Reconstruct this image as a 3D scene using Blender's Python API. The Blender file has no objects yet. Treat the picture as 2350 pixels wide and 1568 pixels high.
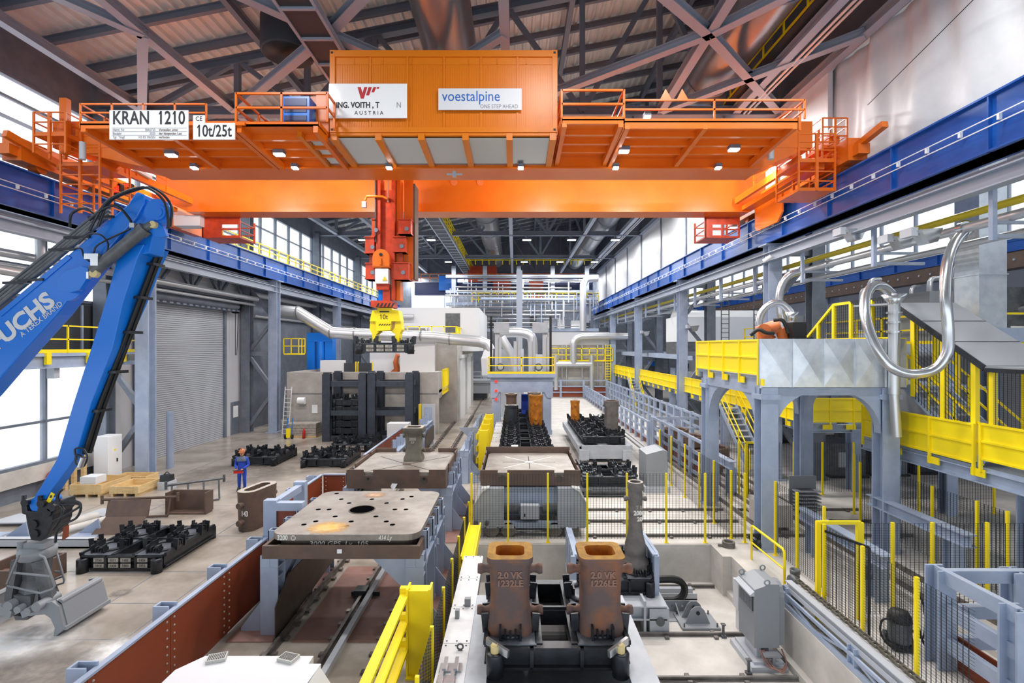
import bpy, math, random
from mathutils import Vector, Matrix
random.seed(7)
PI = math.pi
S = bpy.context.scene
COL = S.collection
# ---------------------------------------------------------------- camera, sky, exposure
FPX, VX, VY, EYE = 1150.0, 1181.0, 796.0, 6.2          # focal length and vanishing point for a 2350 x 1568 frame, eye height
cd = bpy.data.cameras.new('camera'); cam = bpy.data.objects.new('camera', cd); COL.objects.link(cam)
cd.sensor_width = 36.0; cd.lens = 36.0 * FPX / 2350.0
cd.shift_x = -(VX - 1175) / 2350.0; cd.shift_y = (VY - 784) / 2350.0
cd.clip_start = 0.1; cd.clip_end = 400
cam.location = (0, 0, EYE); cam.rotation_euler = (PI / 2, 0, 0)
S.camera = cam
S.view_settings.view_transform = 'Standard'; S.view_settings.look = 'None'
S.view_settings.gamma = 1.0; S.view_settings.use_curve_mapping = False
S.view_settings.exposure = 0.0
wd = bpy.data.worlds.new('sky'); S.world = wd; wd.use_nodes = True
bg = wd.node_tree.nodes['Background']; bg.inputs[0].default_value = (0.86, 0.93, 1.0, 1); bg.inputs[1].default_value = 2.2
S.cycles.use_denoising = True
S.cycles.max_bounces = 9; S.cycles.diffuse_bounces = 6; S.cycles.glossy_bounces = 3; S.cycles.transparent_max_bounces = 12
S.cycles.sample_clamp_indirect = 6.0
# high bay lamps: x, y, watts; their housings are built with the roof
BAYS = [(x, y, 640 if y > 12 else 380) for y in (11.0, 23.7, 36.4, 49.2, 62.0, 74.8) for x in (-14.9, -8.2, 1.2, 5.6, 9.9)]  # the rightmost lamp of each row is added to light the curtain
AISLE_BAYS = [(17.5, y, 420) for y in (14, 23.7, 36.4, 49.2, 62.0)]

def W(px, py, Y):                       # a pixel of the frame at depth Y
    return Vector(((px - VX) * Y / FPX, Y, EYE - (py - VY) * Y / FPX))
def G(px, py, z=0.0):                   # a pixel on the level z
    Y = FPX * (EYE - z) / (py - VY)
    return Vector(((px - VX) * Y / FPX, Y, z))

# ---------------------------------------------------------------- materials
def lin(c):
    if isinstance(c, str):
        c = [int(c[i:i + 2], 16) / 255 for i in (0, 2, 4)]
    return tuple((x / 12.92 if x <= .04045 else ((x + .055) / 1.055) ** 2.4) for x in c) + (1,)
def mat(name, c, rough=.5, metal=0., c2=None, scale=3., lo=.4, hi=.65, bump=0., bscale=40., detail=4, stretch=None, spec=.5):
    m = bpy.data.materials.new(name); m.use_nodes = True
    nt = m.node_tree; b = nt.nodes['Principled BSDF']
    b.inputs['Base Color'].default_value = lin(c); b.inputs['Roughness'].default_value = rough; b.inputs['Metallic'].default_value = metal
    b.inputs['Specular IOR Level'].default_value = spec
    if c2 or bump:
        g = nt.nodes.new('ShaderNodeNewGeometry')
        src = g.outputs['Position']
        if stretch:
            mp = nt.nodes.new('ShaderNodeMapping'); mp.inputs['Scale'].default_value = stretch
            nt.links.new(src, mp.inputs['Vector']); src = mp.outputs[0]
    if c2:
        n = nt.nodes.new('ShaderNodeTexNoise'); n.inputs['Scale'].default_value = scale; n.inputs['Detail'].default_value = detail
        n.inputs['Roughness'].default_value = .62
        nt.links.new(src, n.inputs['Vector'])
        r = nt.nodes.new('ShaderNodeValToRGB')
        r.color_ramp.elements[0].position = lo; r.color_ramp.elements[0].color = lin(c)
        r.color_ramp.elements[1].position = hi; r.color_ramp.elements[1].color = lin(c2)
        nt.links.new(n.outputs['Fac'], r.inputs[0]); nt.links.new(r.outputs[0], b.inputs['Base Color'])
    if bump:
        n2 = nt.nodes.new('ShaderNodeTexNoise'); n2.inputs['Scale'].default_value = bscale; n2.inputs['Detail'].default_value = 3
        nt.links.new(src, n2.inputs['Vector'])
        bp = nt.nodes.new('ShaderNodeBump'); bp.inputs['Strength'].default_value = bump; bp.inputs['Distance'].default_value = .02
        nt.links.new(n2.outputs['Fac'], bp.inputs['Height']); nt.links.new(bp.outputs[0], b.inputs['Normal'])
    return m
def glow(name, c, s):
    m = bpy.data.materials.new(name); m.use_nodes = True
    b = m.node_tree.nodes['Principled BSDF']
    b.inputs['Base Color'].default_value = lin(c); b.inputs['Emission Color'].default_value = lin(c); b.inputs['Emission Strength'].default_value = s
    return m
def glass(name, c, clear=.85):
    m = bpy.data.materials.new(name); m.use_nodes = True; nt = m.node_tree
    b = nt.nodes['Principled BSDF']; b.inputs['Base Color'].default_value = lin(c); b.inputs['Roughness'].default_value = .08
    t = nt.nodes.new('ShaderNodeBsdfTransparent'); x = nt.nodes.new('ShaderNodeMixShader'); x.inputs[0].default_value = clear
    nt.links.new(b.outputs[0], x.inputs[1]); nt.links.new(t.outputs[0], x.inputs[2]); nt.links.new(x.outputs[0], nt.nodes['Material Output'].inputs[0])
    return m
M = {}
def dm(k, *a, **kw): M[k] = mat(k, *a, **kw)
dm('concrete', '8d8479', .22, 0, 'b0a79d', .55, .35, .62, .05, 30)
dm('concrete_light', 'bcb8b2', .55, 0, 'd1cdc8', 1.2, .35, .65, .06, 30)
dm('concrete_wall', 'a39f9a', .75, 0, 'b8b4af', 1.4, .35, .7, .06, 25)
dm('steel_blue', '98a6be', .42, .05, 'a6b3c9', 1.5)
dm('steel_dark', '6d7582', .45, .15, '7b8390', 1.5)
dm('steel_roof', '727b8a', .5, .1)
dm('steel_lilac', '9ca5b4', .4, .1)
dm('deck', 'dedbd6', .55, .05, 'e8e6e2', .5)
dm('cladding', 'c9cbd0', .5, .1)
dm('white', 'e6e8ea', .4)
dm('offwhite', 'd6d8dc', .45)
dm('curtain', 'c9ccd1', .45, 0, 'd7d9dd', .6)
dm('blue_girder', '174d9c', .3, .05, '2059ac', .8)
dm('navy', '1b2c5e', .35, .1)
dm('orange', 'e06a10', .33, 0, 'e5741a', .7)
dm('orange_box', 'd8760c', .36)
dm('orange_red', 'c8421c', .4, 0, 'a63618', 3)
dm('yellow', 'f7dd12', .38)
dm('yellow_pipe', 'd9c22c', .4)
dm('machine_blue', '0f74da', .28)
dm('sign_white', 'eef0f2', .12)
dm('ink', '14181e', .6)
dm('logo_blue', '1f5fb4', .5)
dm('logo_red', 'b01522', .5)
dm('logo_grey', '8a8e94', .5)
dm('black', '23262b', .34, .3, '32353b', 5)
dm('black_blue', '343a45', .45, .2, '3d444f', 4)
dm('rubber', '141516', .55)
dm('charcoal', '55585c', .45, .3, '6a6d70', 4)
dm('rust', '5a4a48', .7, .1, '7d5138', 2.4, .42, .66, .2, 40)
dm('rust_top', 'a37a2a', .8, .0, '8a6428', 6, .4, .6, .2, 40)
dm('rust_bright', 'c07a18', .8, 0, '9c5a1c', 3.5, .4, .62, .2, 40)
dm('brown_iron', '6a5548', .7, .15, '594b44', 3, .35, .65, .2, 40)
dm('grey_iron', '66625f', .65, .2, '7d7976', 3, .35, .65, .2, 40)
dm('worn_steel', '5d626a', .4, .4, '747a83', 3)
dm('rust_letter', '806051', .7)
dm('olive_iron', '5c574c', .7, .15, '6f6a60', 3, .35, .65, .2, 40)
dm('red_oxide', '8a3f22', .5, .05, '7c3a22', .8, .35, .7)
dm('red_plate', '8f6a60', .6, .1, '9b786e', 1.2)
dm('plate_top', '9d968e', .38, .35, '7f7770', 1.6, .35, .65, .12, 30)
dm('plate_side', '4f4740', .5, .3, '5c5046', 3)
dm('tray', '5e4d45', .6, .15, '6b574b', 2)
dm('orange_stain', 'd99a3c', .6)
dm('galv', 'd0d6dc', .3, .6, 'bcc4cd', 2.5)
dm('chrome', 'c6c9cc', .22, .85)
dm('alu', 'c3c6c9', .3, .7)
dm('silver_pipe', 'c9cbce', .3, .6)
dm('grey_duct', '8f9196', .3, .6)
dm('grey_paint', '8b9096', .45)
dm('grey_light', 'b4b9c1', .45)
dm('car_grey', 'a6adb6', .45, .1, 'b4bac2', 2)
dm('conveyor', 'd3d5d8', .45, 0, 'e0e1e4', 3)
dm('rail', '6b6460', .4, .6, '8a837d', 4)
dm('wood', 'd8bd8c', .7, 0, 'c7a772', 2.5, stretch=(1, 1, 6))
dm('overalls', '2148b4', .8, 0, '1a3a98', 6)
dm('overalls_grey', '5b6577', .8)
dm('skin', 'c98e70', .6)
dm('helmet', 'b06a3c', .4)
dm('red', 'c02420', .4)
dm('green', '2f6b34', .6)
dm('tan', 'd8c48c', .5)
dm('plastic_grey', 'b9b9b4', .5)
dm('robot_orange', 'c4662c', .45, 0, 'b05a28', 3)
dm('chalk', 'f0efe8', .8)
dm('mesh_wire', '23262b', .5, .3)
dm('hole', '08080a', 1.0, spec=0)
dm('grate', '45494f', .6, .4)
dm('stone', '9b958c', .8, 0, 'b3ada4', 6)
M['pane'] = glass('pane', 'dfe8f2', .8)
M['lamp'] = glow('lamp', 'ffffff', 14)
M['lamp_red'] = glow('lamp_red', 'ff1c10', 5)
M['signal_red'] = glow('signal_red', 'ff2a1a', 1.2)

# ---------------------------------------------------------------- mesh builder
class MB:
    def __init__(s): s.v = []; s.f = []; s.m = []; s.s = []
    def add(s, vs, fs, m=0, sm=False):
        o = len(s.v); s.v += [tuple(v) for v in vs]
        for f in fs: s.f.append([i + o for i in f]); s.m.append(m); s.s.append(sm)
        return s
    def box(s, x0, x1, y0, y1, z0, z1, m=0):
        return s.add([(x0, y0, z0), (x1, y0, z0), (x1, y1, z0), (x0, y1, z0), (x0, y0, z1), (x1, y0, z1), (x1, y1, z1), (x0, y1, z1)],
                     [(0, 3, 2, 1), (4, 5, 6, 7), (0, 1, 5, 4), (1, 2, 6, 5), (2, 3, 7, 6), (3, 0, 4, 7)], m)
    def cb(s, c, sx, sy, sz, m=0):
        return s.box(c[0] - sx / 2, c[0] + sx / 2, c[1] - sy / 2, c[1] + sy / 2, c[2] - sz / 2, c[2] + sz / 2, m)
    def fr(s, p, q, up):
        d = (q - p).normalized(); u = Vector(up)
        if abs(d.dot(u)) > .999: u = Vector((0, 1, 0)) if abs(d.y) < .9 else Vector((1, 0, 0))
        a = d.cross(u).normalized(); return a, a.cross(d).normalized()
    def bar(s, p, q, w, h=None, m=0, up=(0, 0, 1), oa=0, ob=0):
        p = Vector(p); q = Vector(q); h = w if h is None else h
        a, b = s.fr(p, q, up); p = p + a * oa + b * ob; q = q + a * oa + b * ob
        c = [(-w / 2, -h / 2), (w / 2, -h / 2), (w / 2, h / 2), (-w / 2, h / 2)]
        return s.add([p + a * x + b * y for x, y in c] + [q + a * x + b * y for x, y in c],
                     [(0, 3, 2, 1), (4, 5, 6, 7), (0, 1, 5, 4), (1, 2, 6, 5), (2, 3, 7, 6), (3, 0, 4, 7)][::1], m)
    def ib(s, p, q, w, h, m=0, up=(0, 0, 1), t=.03):
        s.bar(p, q, w, t, m, up, 0, h / 2 - t / 2); s.bar(p, q, w, t, m, up, 0, -h / 2 + t / 2); return s.bar(p, q, t, h - 2 * t, m, up)
    def tube(s, pts, r, n=8, m=0, closed=False, sm=True, caps=True):
        pts = [Vector(p) for p in pts]; k = len(pts); rs = r if isinstance(r, (list, tuple)) else [r] * k
        vs = []; ref = None
        for i in range(k):
            if closed: d = pts[(i + 1) % k] - pts[i - 1]
            else: d = pts[min(i + 1, k - 1)] - pts[max(i - 1, 0)]
            d.normalize()
            if ref is None:
                ref = Vector((0, 0, 1)) if abs(d.z) < .9 else Vector((1, 0, 0))
            a = d.cross(ref)
            if a.length < 1e-4: a = d.cross(Vector((0, 1, 0)))
            a.normalize(); b = a.cross(d).normalized(); ref = b
            for j in range(n):
                t = 2 * PI * j / n; vs.append(pts[i] + a * (rs[i] * math.cos(t)) + b * (rs[i] * math.sin(t)))
        fs = []
        for i in range(k if closed else k - 1):
            i2 = (i + 1) % k
            for j in range(n):
                j2 = (j + 1) % n; fs.append((i * n + j, i2 * n + j, i2 * n + j2, i * n + j2))
        s.add(vs, fs, m, sm)
        if caps and not closed:
            s.add(vs[:n], [tuple(range(n))], m); s.add(vs[-n:], [tuple(range(n - 1, -1, -1))], m)
        return s
    def lathe(s, prof, c=(0, 0, 0), n=20, m=0, axis='z', sm=True, sq=None):
        c = Vector(c); vs = []
        for (r, z) in prof:
            for j in range(n):
                t = 2 * PI * j / n; x, y = r * math.cos(t), r * math.sin(t)
                vs.append(c + (Vector((x, y, z)) if axis == 'z' else Vector((z, x, y)) if axis == 'x' else Vector((y, z, x))))
        fs = []
        for i in range(len(prof) - 1):
            for j in range(n):
                j2 = (j + 1) % n; fs.append((i * n + j, i * n + j2, (i + 1) * n + j2, (i + 1) * n + j))
        return s.add(vs, fs, m, sm)
    def prism(s, poly, plane, a, b, m=0):
        def P(u, v, w): return (u, v, w) if plane == 'xy' else (u, w, v) if plane == 'xz' else (w, u, v)
        n = len(poly)
        ar = sum(poly[i][0] * poly[(i + 1) % n][1] - poly[(i + 1) % n][0] * poly[i][1] for i in range(n))
        if ar < 0: poly = poly[::-1]
        vs = [P(u, v, a) for u, v in poly] + [P(u, v, b) for u, v in poly]
        fs = [tuple(range(n - 1, -1, -1)), tuple(range(n, 2 * n))] + [(i, (i + 1) % n, n + (i + 1) % n, n + i) for i in range(n)]
        if plane == 'xz': fs = [f[::-1] for f in fs]
        return s.add(vs, fs, m)
    def loft(s, rings, m=0, sm=False, caps=True):
        n = len(rings[0]); vs = [v for r in rings for v in r]; fs = []
        for i in range(len(rings) - 1):
            for j in range(n):
                j2 = (j + 1) % n; fs.append((i * n + j, i * n + j2, (i + 1) * n + j2, (i + 1) * n + j))
        s.add(vs, fs, m, sm)
        if caps: s.add(rings[0], [tuple(range(n - 1, -1, -1))], m); s.add(rings[-1], [tuple(range(n))], m)
        return s
    def ball(s, c, rx, ry=None, rz=None, n=10, m=0):
        ry = rx if ry is None else ry; rz = rx if rz is None else rz; vs = []; k = max(4, n // 2)
        for i in range(k + 1):
            a = PI * i / k
            for j in range(n):
                t = 2 * PI * j / n; vs.append((c[0] + rx * math.sin(a) * math.cos(t), c[1] + ry * math.sin(a) * math.sin(t), c[2] + rz * math.cos(a)))
        fs = [(i * n + j, (i + 1) * n + j, (i + 1) * n + (j + 1) % n, i * n + (j + 1) % n) for i in range(k) for j in range(n)]
        return s.add(vs, fs, m, True)
    def quad(s, a, b, c, d, m=0): return s.add([a, b, c, d], [(0, 1, 2, 3)], m)
    def move(s, d):
        s.v = [(x + d[0], y + d[1], z + d[2]) for x, y, z in s.v]; return s
    def xf(s, mtx):
        s.v = [tuple(mtx @ Vector(v)) for v in s.v]; return s
    def join(s, o):
        k = len(s.v); s.v += o.v; s.f += [[i + k for i in f] for f in o.f]; s.m += o.m; s.s += o.s; return s

def mesh_obj(name, mb, mats, parent=None, off=None, bev=0, sharp=False):
    me = bpy.data.meshes.new(name)
    vs = mb.v if off is None else [(x - off[0], y - off[1], z - off[2]) for x, y, z in mb.v]
    me.from_pydata(vs, [], mb.f)
    if not isinstance(mats, (list, tuple)): mats = [mats]
    for k in mats: me.materials.append(M[k] if isinstance(k, str) else k)
    me.polygons.foreach_set('material_index', mb.m); me.polygons.foreach_set('use_smooth', mb.s)
    me.update()
    o = bpy.data.objects.new(name, me); COL.objects.link(o)
    if parent is not None: o.parent = parent
    if bev:
        b = o.modifiers.new('bevel', 'BEVEL'); b.width = bev; b.segments = 2; b.limit_method = 'ANGLE'; b.angle_limit = .7
    return o
OFF = {}
def thing(name, label, cat, loc=(0, 0, 0), rz=0, group=None, world=False):
    o = bpy.data.objects.new(name, None); COL.objects.link(o); o.empty_display_size = .2
    o.location = loc; o.rotation_euler = (0, 0, rz); o['label'] = label; o['category'] = cat
    if group: o['group'] = group
    OFF[o.name] = tuple(loc) if world else None
    return o
def part(t, name, mb, mats, label=None, bev=0, up=None):
    root = t
    while root.parent: root = root.parent
    o = mesh_obj(name, mb, mats, t, None, bev)
    off = OFF.get(root.name)
    if off:                              # built in world coordinates: shift into the thing's frame
        me = o.data
        for v in me.vertices: v.co -= Vector(off)
    if label: o['label'] = label
    return o
def single(name, label, cat, mb, mats, group=None, bev=0, loc=None):
    """a thing that is one mesh; its origin at the middle of its base"""
    if loc is None:
        xs = [v[0] for v in mb.v]; ys = [v[1] for v in mb.v]; zs = [v[2] for v in mb.v]
        loc = ((min(xs) + max(xs)) / 2, (min(ys) + max(ys)) / 2, min(zs))
    o = mesh_obj(name, mb, mats, None, loc, bev); o.location = loc
    o['label'] = label; o['category'] = cat
    if group: o['group'] = group
    return o
def struct(name, mb, mats, label=None, bev=0, cat=None):
    o = mesh_obj(name, mb, mats, None, None, bev); o['kind'] = 'structure'
    if label: o['label'] = label
    if cat: o['category'] = cat
    return o
def spart(parent, name, mb, mats): return mesh_obj(name, mb, mats, parent)
def dup(root, loc, rz, label, group=None):
    r = root.copy(); COL.objects.link(r); r.location = loc; r.rotation_euler = (0, 0, rz); r['label'] = label
    if group: r['group'] = group
    for ch in list(root.children):
        c = ch.copy(); COL.objects.link(c); c.parent = r
        for g in list(ch.children):
            d = g.copy(); COL.objects.link(d); d.parent = c
    return r
FONT = bpy.data.fonts.load('<builtin>') if False else None
def text_mb(txt, size, sx=1.0, depth=.004, align='CENTER', mtx=None, bold=0., space=1.0, shear=0.):
    cu = bpy.data.curves.new('tmp', 'FONT'); cu.body = txt; cu.size = size; cu.extrude = depth; cu.align_x = align; cu.align_y = 'CENTER'
    cu.offset = bold; cu.space_character = space; cu.resolution_u = 3; cu.shear = shear
    ob = bpy.data.objects.new('tmp', cu); COL.objects.link(ob)
    dg = bpy.context.evaluated_depsgraph_get(); dg.update()
    me = bpy.data.meshes.new_from_object(ob.evaluated_get(dg))
    mb = MB(); mb.add([(v.co.x * sx, v.co.y, v.co.z) for v in me.vertices], [tuple(p.vertices) for p in me.polygons])
    bpy.data.meshes.remove(me)
    if '1' in txt:                       # the builtin face has a bare stroke for 1: give it its flag
        def xmax(t):
            cu.body = t; cu.align_x = 'LEFT'; dg = bpy.context.evaluated_depsgraph_get(); dg.update()
            m2 = bpy.data.meshes.new_from_object(ob.evaluated_get(dg)); r = max((v.co.x for v in m2.vertices), default=0), max((v.co.y for v in m2.vertices), default=0); bpy.data.meshes.remove(m2); return r
        w0 = xmax(txt)[0]; o = 0 if align == 'LEFT' else -w0 / 2 if align == 'CENTER' else -w0
        for i, ch in enumerate(txt):
            if ch == '1':
                xr = xmax(txt[:i + 1])[0]; yt = xmax('1')[1]; yt = max(v[1] for v in mb.v) if yt == 0 else max(v[1] for v in mb.v); xl = xr - .085 * size
                mb.prism([((o + xl + .01 * size) * sx, yt), ((o + xl - .13 * size) * sx, yt - .13 * size), ((o + xl - .13 * size) * sx, yt - .22 * size), ((o + xl + .01 * size) * sx, yt - .1 * size)], 'xy', -depth, depth)
    bpy.data.objects.remove(ob); bpy.data.curves.remove(cu)
    if mtx is not None: mb.xf(mtx)
    return mb
def frame_mtx(o, xdir, updir):          # local x -> xdir, local y -> updir, local z towards the reader
    x = Vector(xdir).normalized(); u = Vector(updir).normalized(); n = x.cross(u).normalized(); u = n.cross(x)
    m = Matrix((x, u, n)).transposed().to_4x4(); m.translation = Vector(o); return m
FACE = ((1, 0, 0), (0, 0, 1))
def railing(mb, pts, h=1.1, step=1.5, r=.02, mids=(.5,), toe=0, m=0, square=False, posts=True):
    pts = [Vector(p) for p in pts]; up = Vector((0, 0, 1))
    for q, (a, b) in enumerate(zip(pts, pts[1:])):
        L = (b - a).length; n = max(1, round(L / step))
        for k in mids + (1.0,):
            mb.bar(a + up * h * k, b + up * h * k, r * 2, r * 2, m)
        if toe: mb.bar(a + up * toe / 2, b + up * toe / 2, .01, toe, m)
        if posts:
            for i in range(1 if q else 0, n + 1):
                p = a + (b - a) * (i / n); mb.bar(p, p + up * (h + r * .9), r * 2, r * 2, m)
    return mb
def arc(c, r, a0, a1, n, plane='xz'):
    out = []
    for i in range(n + 1):
        t = a0 + (a1 - a0) * i / n; u, v = r * math.cos(t), r * math.sin(t)
        out.append((c[0] + u, c[1] + v))
    return out
def bez(pts, n=8):                      # smooth curve through points
    P = [Vector(p) for p in pts]; P = [P[0] * 2 - P[1]] + P + [P[-1] * 2 - P[-2]]; out = []
    for i in range(1, len(P) - 2):
        for k in range(n):
            t = k / n; a, b, c, d = P[i - 1], P[i], P[i + 1], P[i + 2]
            out.append(.5 * ((2 * b) + (c - a) * t + (2 * a - 5 * b + 4 * c - d) * t * t + (3 * b - a - 3 * c + d) * t ** 3))
    out.append(P[-2]); return out
ORD = ['first', 'second', 'third', 'fourth', 'fifth', 'sixth', 'seventh', 'eighth', 'ninth', 'tenth', 'eleventh', 'twelfth']
# ================================================================ the hall: floor, pit, walls, columns, girders, roof
ROWS = [11.0, 23.7, 36.4, 49.2, 62.0, 74.8]
XL, XR = -19.9, 26.0
CH = 17.3                                   # level of the truss bottom chords
def roofz(x): return 19.0 + .2 * (x + 18)
fl = MB()
fl.box(-20.2, -1.5, -6, 76, -.3, 0); fl.box(-1.5, 26.2, 16.0, 76, -.3, 0, 2); fl.box(6.7, 26.2, -6, 16.0, -.3, 0, 2)
for x in (-9.8, -8.25, -13.8, -16.2): fl.box(x - .012, x + .012, 4, 60, 0, .003, 1)
for y in (7.6, 10.6, 12.1, 13.8, 16.4, 19.6, 23.2, 27, 31): fl.box(-19.9, -7.5, y - .01, y + .01, 0, .003, 1)
for y in (21, 25, 30, 36): fl.box(4.5, 12, y - .01, y + .01, 0, .003, 1)
struct('floor', fl, ['concrete', 'steel_dark', 'concrete_light'], 'polished tan grey concrete floor of the hall')
pf = MB().box(-1.2, 6.4, 4, 15.7, -1.46, -1.16)
struct('floor_pit', pf, 'concrete_light', 'pale concrete bottom of the sunken track pit')
pw = MB(); pw.box(-1.5, 6.7, 15.7, 16.0, -1.16, 0); pw.box(6.15, 6.4, 14.8, 15.7, -1.16, 0)
struct('wall_pit_back', pw, 'concrete_light', 'concrete ledge wall across the back of the pit')
pw = MB(); pw.box(6.4, 6.7, 4, 15.7, -1.16, 0); pw.box(6.25, 6.4, 4, 14.8, -1.16, -1.0)
struct('wall_pit_right', pw, 'concrete_light', 'concrete side wall of the pit below the chain conveyor')
struct('wall_pit_left', MB().box(-1.5, -1.2, 4, 15.7, -1.16, 0), 'concrete_wall', 'concrete side wall of the pit under the covered conveyor')

def window(name, x, y0, y1, z0, z1, ny, zs, label, t=.12):
    f = MB()
    f.box(x - t, x + t, y0, y1, z0 - .12, z0); f.box(x - t, x + t, y0, y1, z1, z1 + .12)
    for i in range(ny + 1):
        y = y0 + (y1 - y0) * i / ny; f.box(x - t, x + t, y - .045, y + .045, z0, z1)
    for z in zs: f.box(x - t * .6, x + t * .6, y0, y1, z - .05, z + .05)
    o = struct(name, f, 'steel_dark', label)
    p = spart(o, 'window_pane', MB().box(x - .01, x + .01, y0, y1, z0, z1), 'pane')
    return o
wl = MB()
wl.box(XL - .2, XL, -6, 24.4, 0, .65, 2); wl.box(XL - .2, XL + .25, -6, 24.4, .65, 1.3, 1)
wl.box(XL - .2, XL, -6, 24.4, 5.4, 8.2, 2); wl.box(XL - .2, XL, -6, 24.4, 10.9, 12.6, 2)
wl.box(XL - .2, XL, 24.4, 26.3, 0, 12.6); wl.box(XL - .2, XL, 26.3, 34.2, 8.7, 12.6); wl.box(XL - .2, XL, 34.2, 38, 0, 12.6)
wl.box(XL - .2, XL, 38, 76, 0, 12.6, 3)
wl.box(XL - .2, XL, -6, 76, 16.9, 19.2, 2)
for i in range(24): wl.box(XL, XL + .03, 24.4, 36.2, 8.8 + i * .16, 8.82 + i * .16, 0)
struct('wall_left', wl, ['cladding', 'concrete_light', 'steel_dark', 'steel_dark'], 'left side wall of pale and dark cladding')
window('window_1', XL, 3, 24.2, 1.42, 5.28, 7, (3.05,), 'large glazed window behind the blue loader arm')
window('window_2', XL, 3, 24.2, 8.32, 10.78, 7, (9.5,), 'upper window band over the yellow railed platform')
for k, (y0, y1) in enumerate(((-4, 23.5), (24, 36.2), (36.7, 49), (49.5, 62), (62.5, 75))):
    window('window_%d' % (k + 3), XL, y0, y1, 12.72, 16.78, 5, (14.1, 15.5) if k else (13.6, 14.4, 15.2, 16.0), '%s bay of bright clerestory glazing above the left girder' % ORD[k])
g = MB(); g.box(XL - .1, XL - .02, 26.3, 34.2, 0, 8.7, 2)  # dark backing colours the shade lines into the gaps between the slats
for i in range(72): g.bar((XL - .01, 26.3, .06 + i * .12), (XL - .01, 34.2, .06 + i * .12), .05, .095, 0)
g.box(XL - .02, XL + .14, 26.1, 26.35, 0, 8.8, 2); g.box(XL - .02, XL + .14, 34.15, 34.4, 0, 8.8, 2)
d = struct('door_1', g, ['grey_light', 'grey_light', 'steel_dark'], 'large grey slatted roller shutter door in the left wall')
h = MB().tube([(XL + .5, 25.6, 9.0), (XL + .5, 34.8, 9.0)], .33, 14)
for i in range(16): h.box(XL + .1, XL + .86, 26 + i * .56, 26.3 + i * .56, 8.62, 8.7)
spart(d, 'shutter_drum', h, 'steel_dark')
spart(d, 'chain_hoist', MB().tube([(XL + .5, 34.8, 9.0), (XL + .5, 35.1, 9.0)], .5, 16).bar((XL + .4, 35.0, 8.6), (XL + .4, 35.0, 5.6), .03).bar((XL + .6, 35.0, 8.6), (XL + .5, 35.0, 5.6), .03), 'black')
g = MB(); g.box(XL, XL + .08, 35.1, 36.1, 0, 2.3); g.box(XL + .08, XL + .1, 35.3, 35.9, 1.2, 2.0, 1)
struct('door_2', g, ['steel_dark', 'sign_white'], 'small grey personnel door beside the roller shutter')

wr = MB(); wr.box(12.5, 12.7, 20, 76, 12.4, 17.4)
for y in ROWS[1:]:
    wr.box(12.38, 12.5, y - .12, y + .12, 12.4, 17.4, 1); wr.box(12.42, 12.5, y + 6.2, y + 6.4, 12.4, 17.4, 1)
struct('wall_right', wr, ['curtain', 'steel_dark'], 'white panelled upper wall above the right girder')
wu = MB().box(12.75, 12.95, -6, 76, 17.5, 26)
struct('wall_right_upper', wu, 'steel_roof', 'dark wall strip between the white curtain and the roof')
cu = MB(); n, mz = 260, 14; vs = []
for i in range(n + 1):
    y = 2.0 + (23.3 - 2.0) * i / n
    for j in range(mz + 1):
        z = 12.2 + 5.2 * j / mz; a = (1 - j / mz) ** .3
        w = .11 * math.sin(y * 3.1 + .6 * math.sin(y * .9) + .35 * z) + .09 * math.sin(y * 1.3 + z * 1.1) + .05 * math.sin(y * 7.3 - z * .8) * (j / mz)
        w += .3 * math.exp(-((y - 18.5 - .25 * (17 - z)) / .5) ** 2) * (j / mz) + .22 * math.exp(-((y - 13.5 + .3 * (17 - z)) / .6) ** 2)
        vs.append((12.85 + w * .8, y, z))
fs = [(i * (mz + 1) + j, i * (mz + 1) + j + 1, (i + 1) * (mz + 1) + j + 1, (i + 1) * (mz + 1) + j) for i in range(n) for j in range(mz)]
cu.add(vs, [f[::-1] for f in fs], 0, True)
cu2 = single('dust_curtain', 'creased white sheet curtain hung above the right blue girder', 'curtain', cu, 'curtain')
cl = MB().tube([(12.12, 2, 17.9), (12.12, 14, 15.2), (12.12, 17.2, 14.5)], .012, 5)
single('guy_cable', 'thin dark cable slanting across the white curtain', 'cable', cl, 'black')
wa = MB(); wa.box(XR, XR + .2, -6, 76, 0, 11.9); wa.box(XR, XR + .2, -6, 76, 15.6, 17.5)
struct('wall_right_aisle', wa, 'cladding', 'outer wall of the side aisle')
window('window_9', XR, -4, 75, 12.0, 15.5, 26, (13.7,), 'long bright window band of the side aisle')
wb = MB(); wb.box(-20.2, 26.2, 76, 76.3, 0, 26)
struct('wall_back', wb, 'steel_dark', 'far end wall of the hall')
window_far = MB().box(-15.5, -9.5, 75.7, 76.0, 11.2, 15.6)
o = struct('window_10', MB().box(-15.7, -9.3, 75.9, 76.0, 11, 15.8), 'steel_blue', 'bright opening in the far end wall')
spart(o, 'lit_pane', window_far, glow('daylight_pane', 'f4f8ff', 1.6))

wf = MB(); wf.box(-20.2, 26.2, -6.3, -6, 7.5, 26)  # added out of view: stops high sky light, lets low light in beneath
struct('wall_light_block', wf, 'cladding', 'unseen upper wall added behind the camera to keep light off the crane')
b = MB(); b.bar((-19.6, 24.4, 11.2), (-19.6, 36.2, 11.2), .2, .3); b.bar((-19.6, 24.4, 9.6), (-19.6, 36.2, 9.6), .2, .25)
for k in range(4): y = 24.6 + k * 2.9; b.bar((-19.6, y, 9.6), (-19.6, y + 1.45, 11.2), .16); b.bar((-19.6, y + 1.45, 11.2), (-19.6, y + 2.9, 9.6), .16); b.bar((-19.6, y, 9.6), (-19.6, y, 11.2), .18)
struct('beam', b, 'steel_dark', 'dark lattice truss on the wall above the roller shutter')
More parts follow.
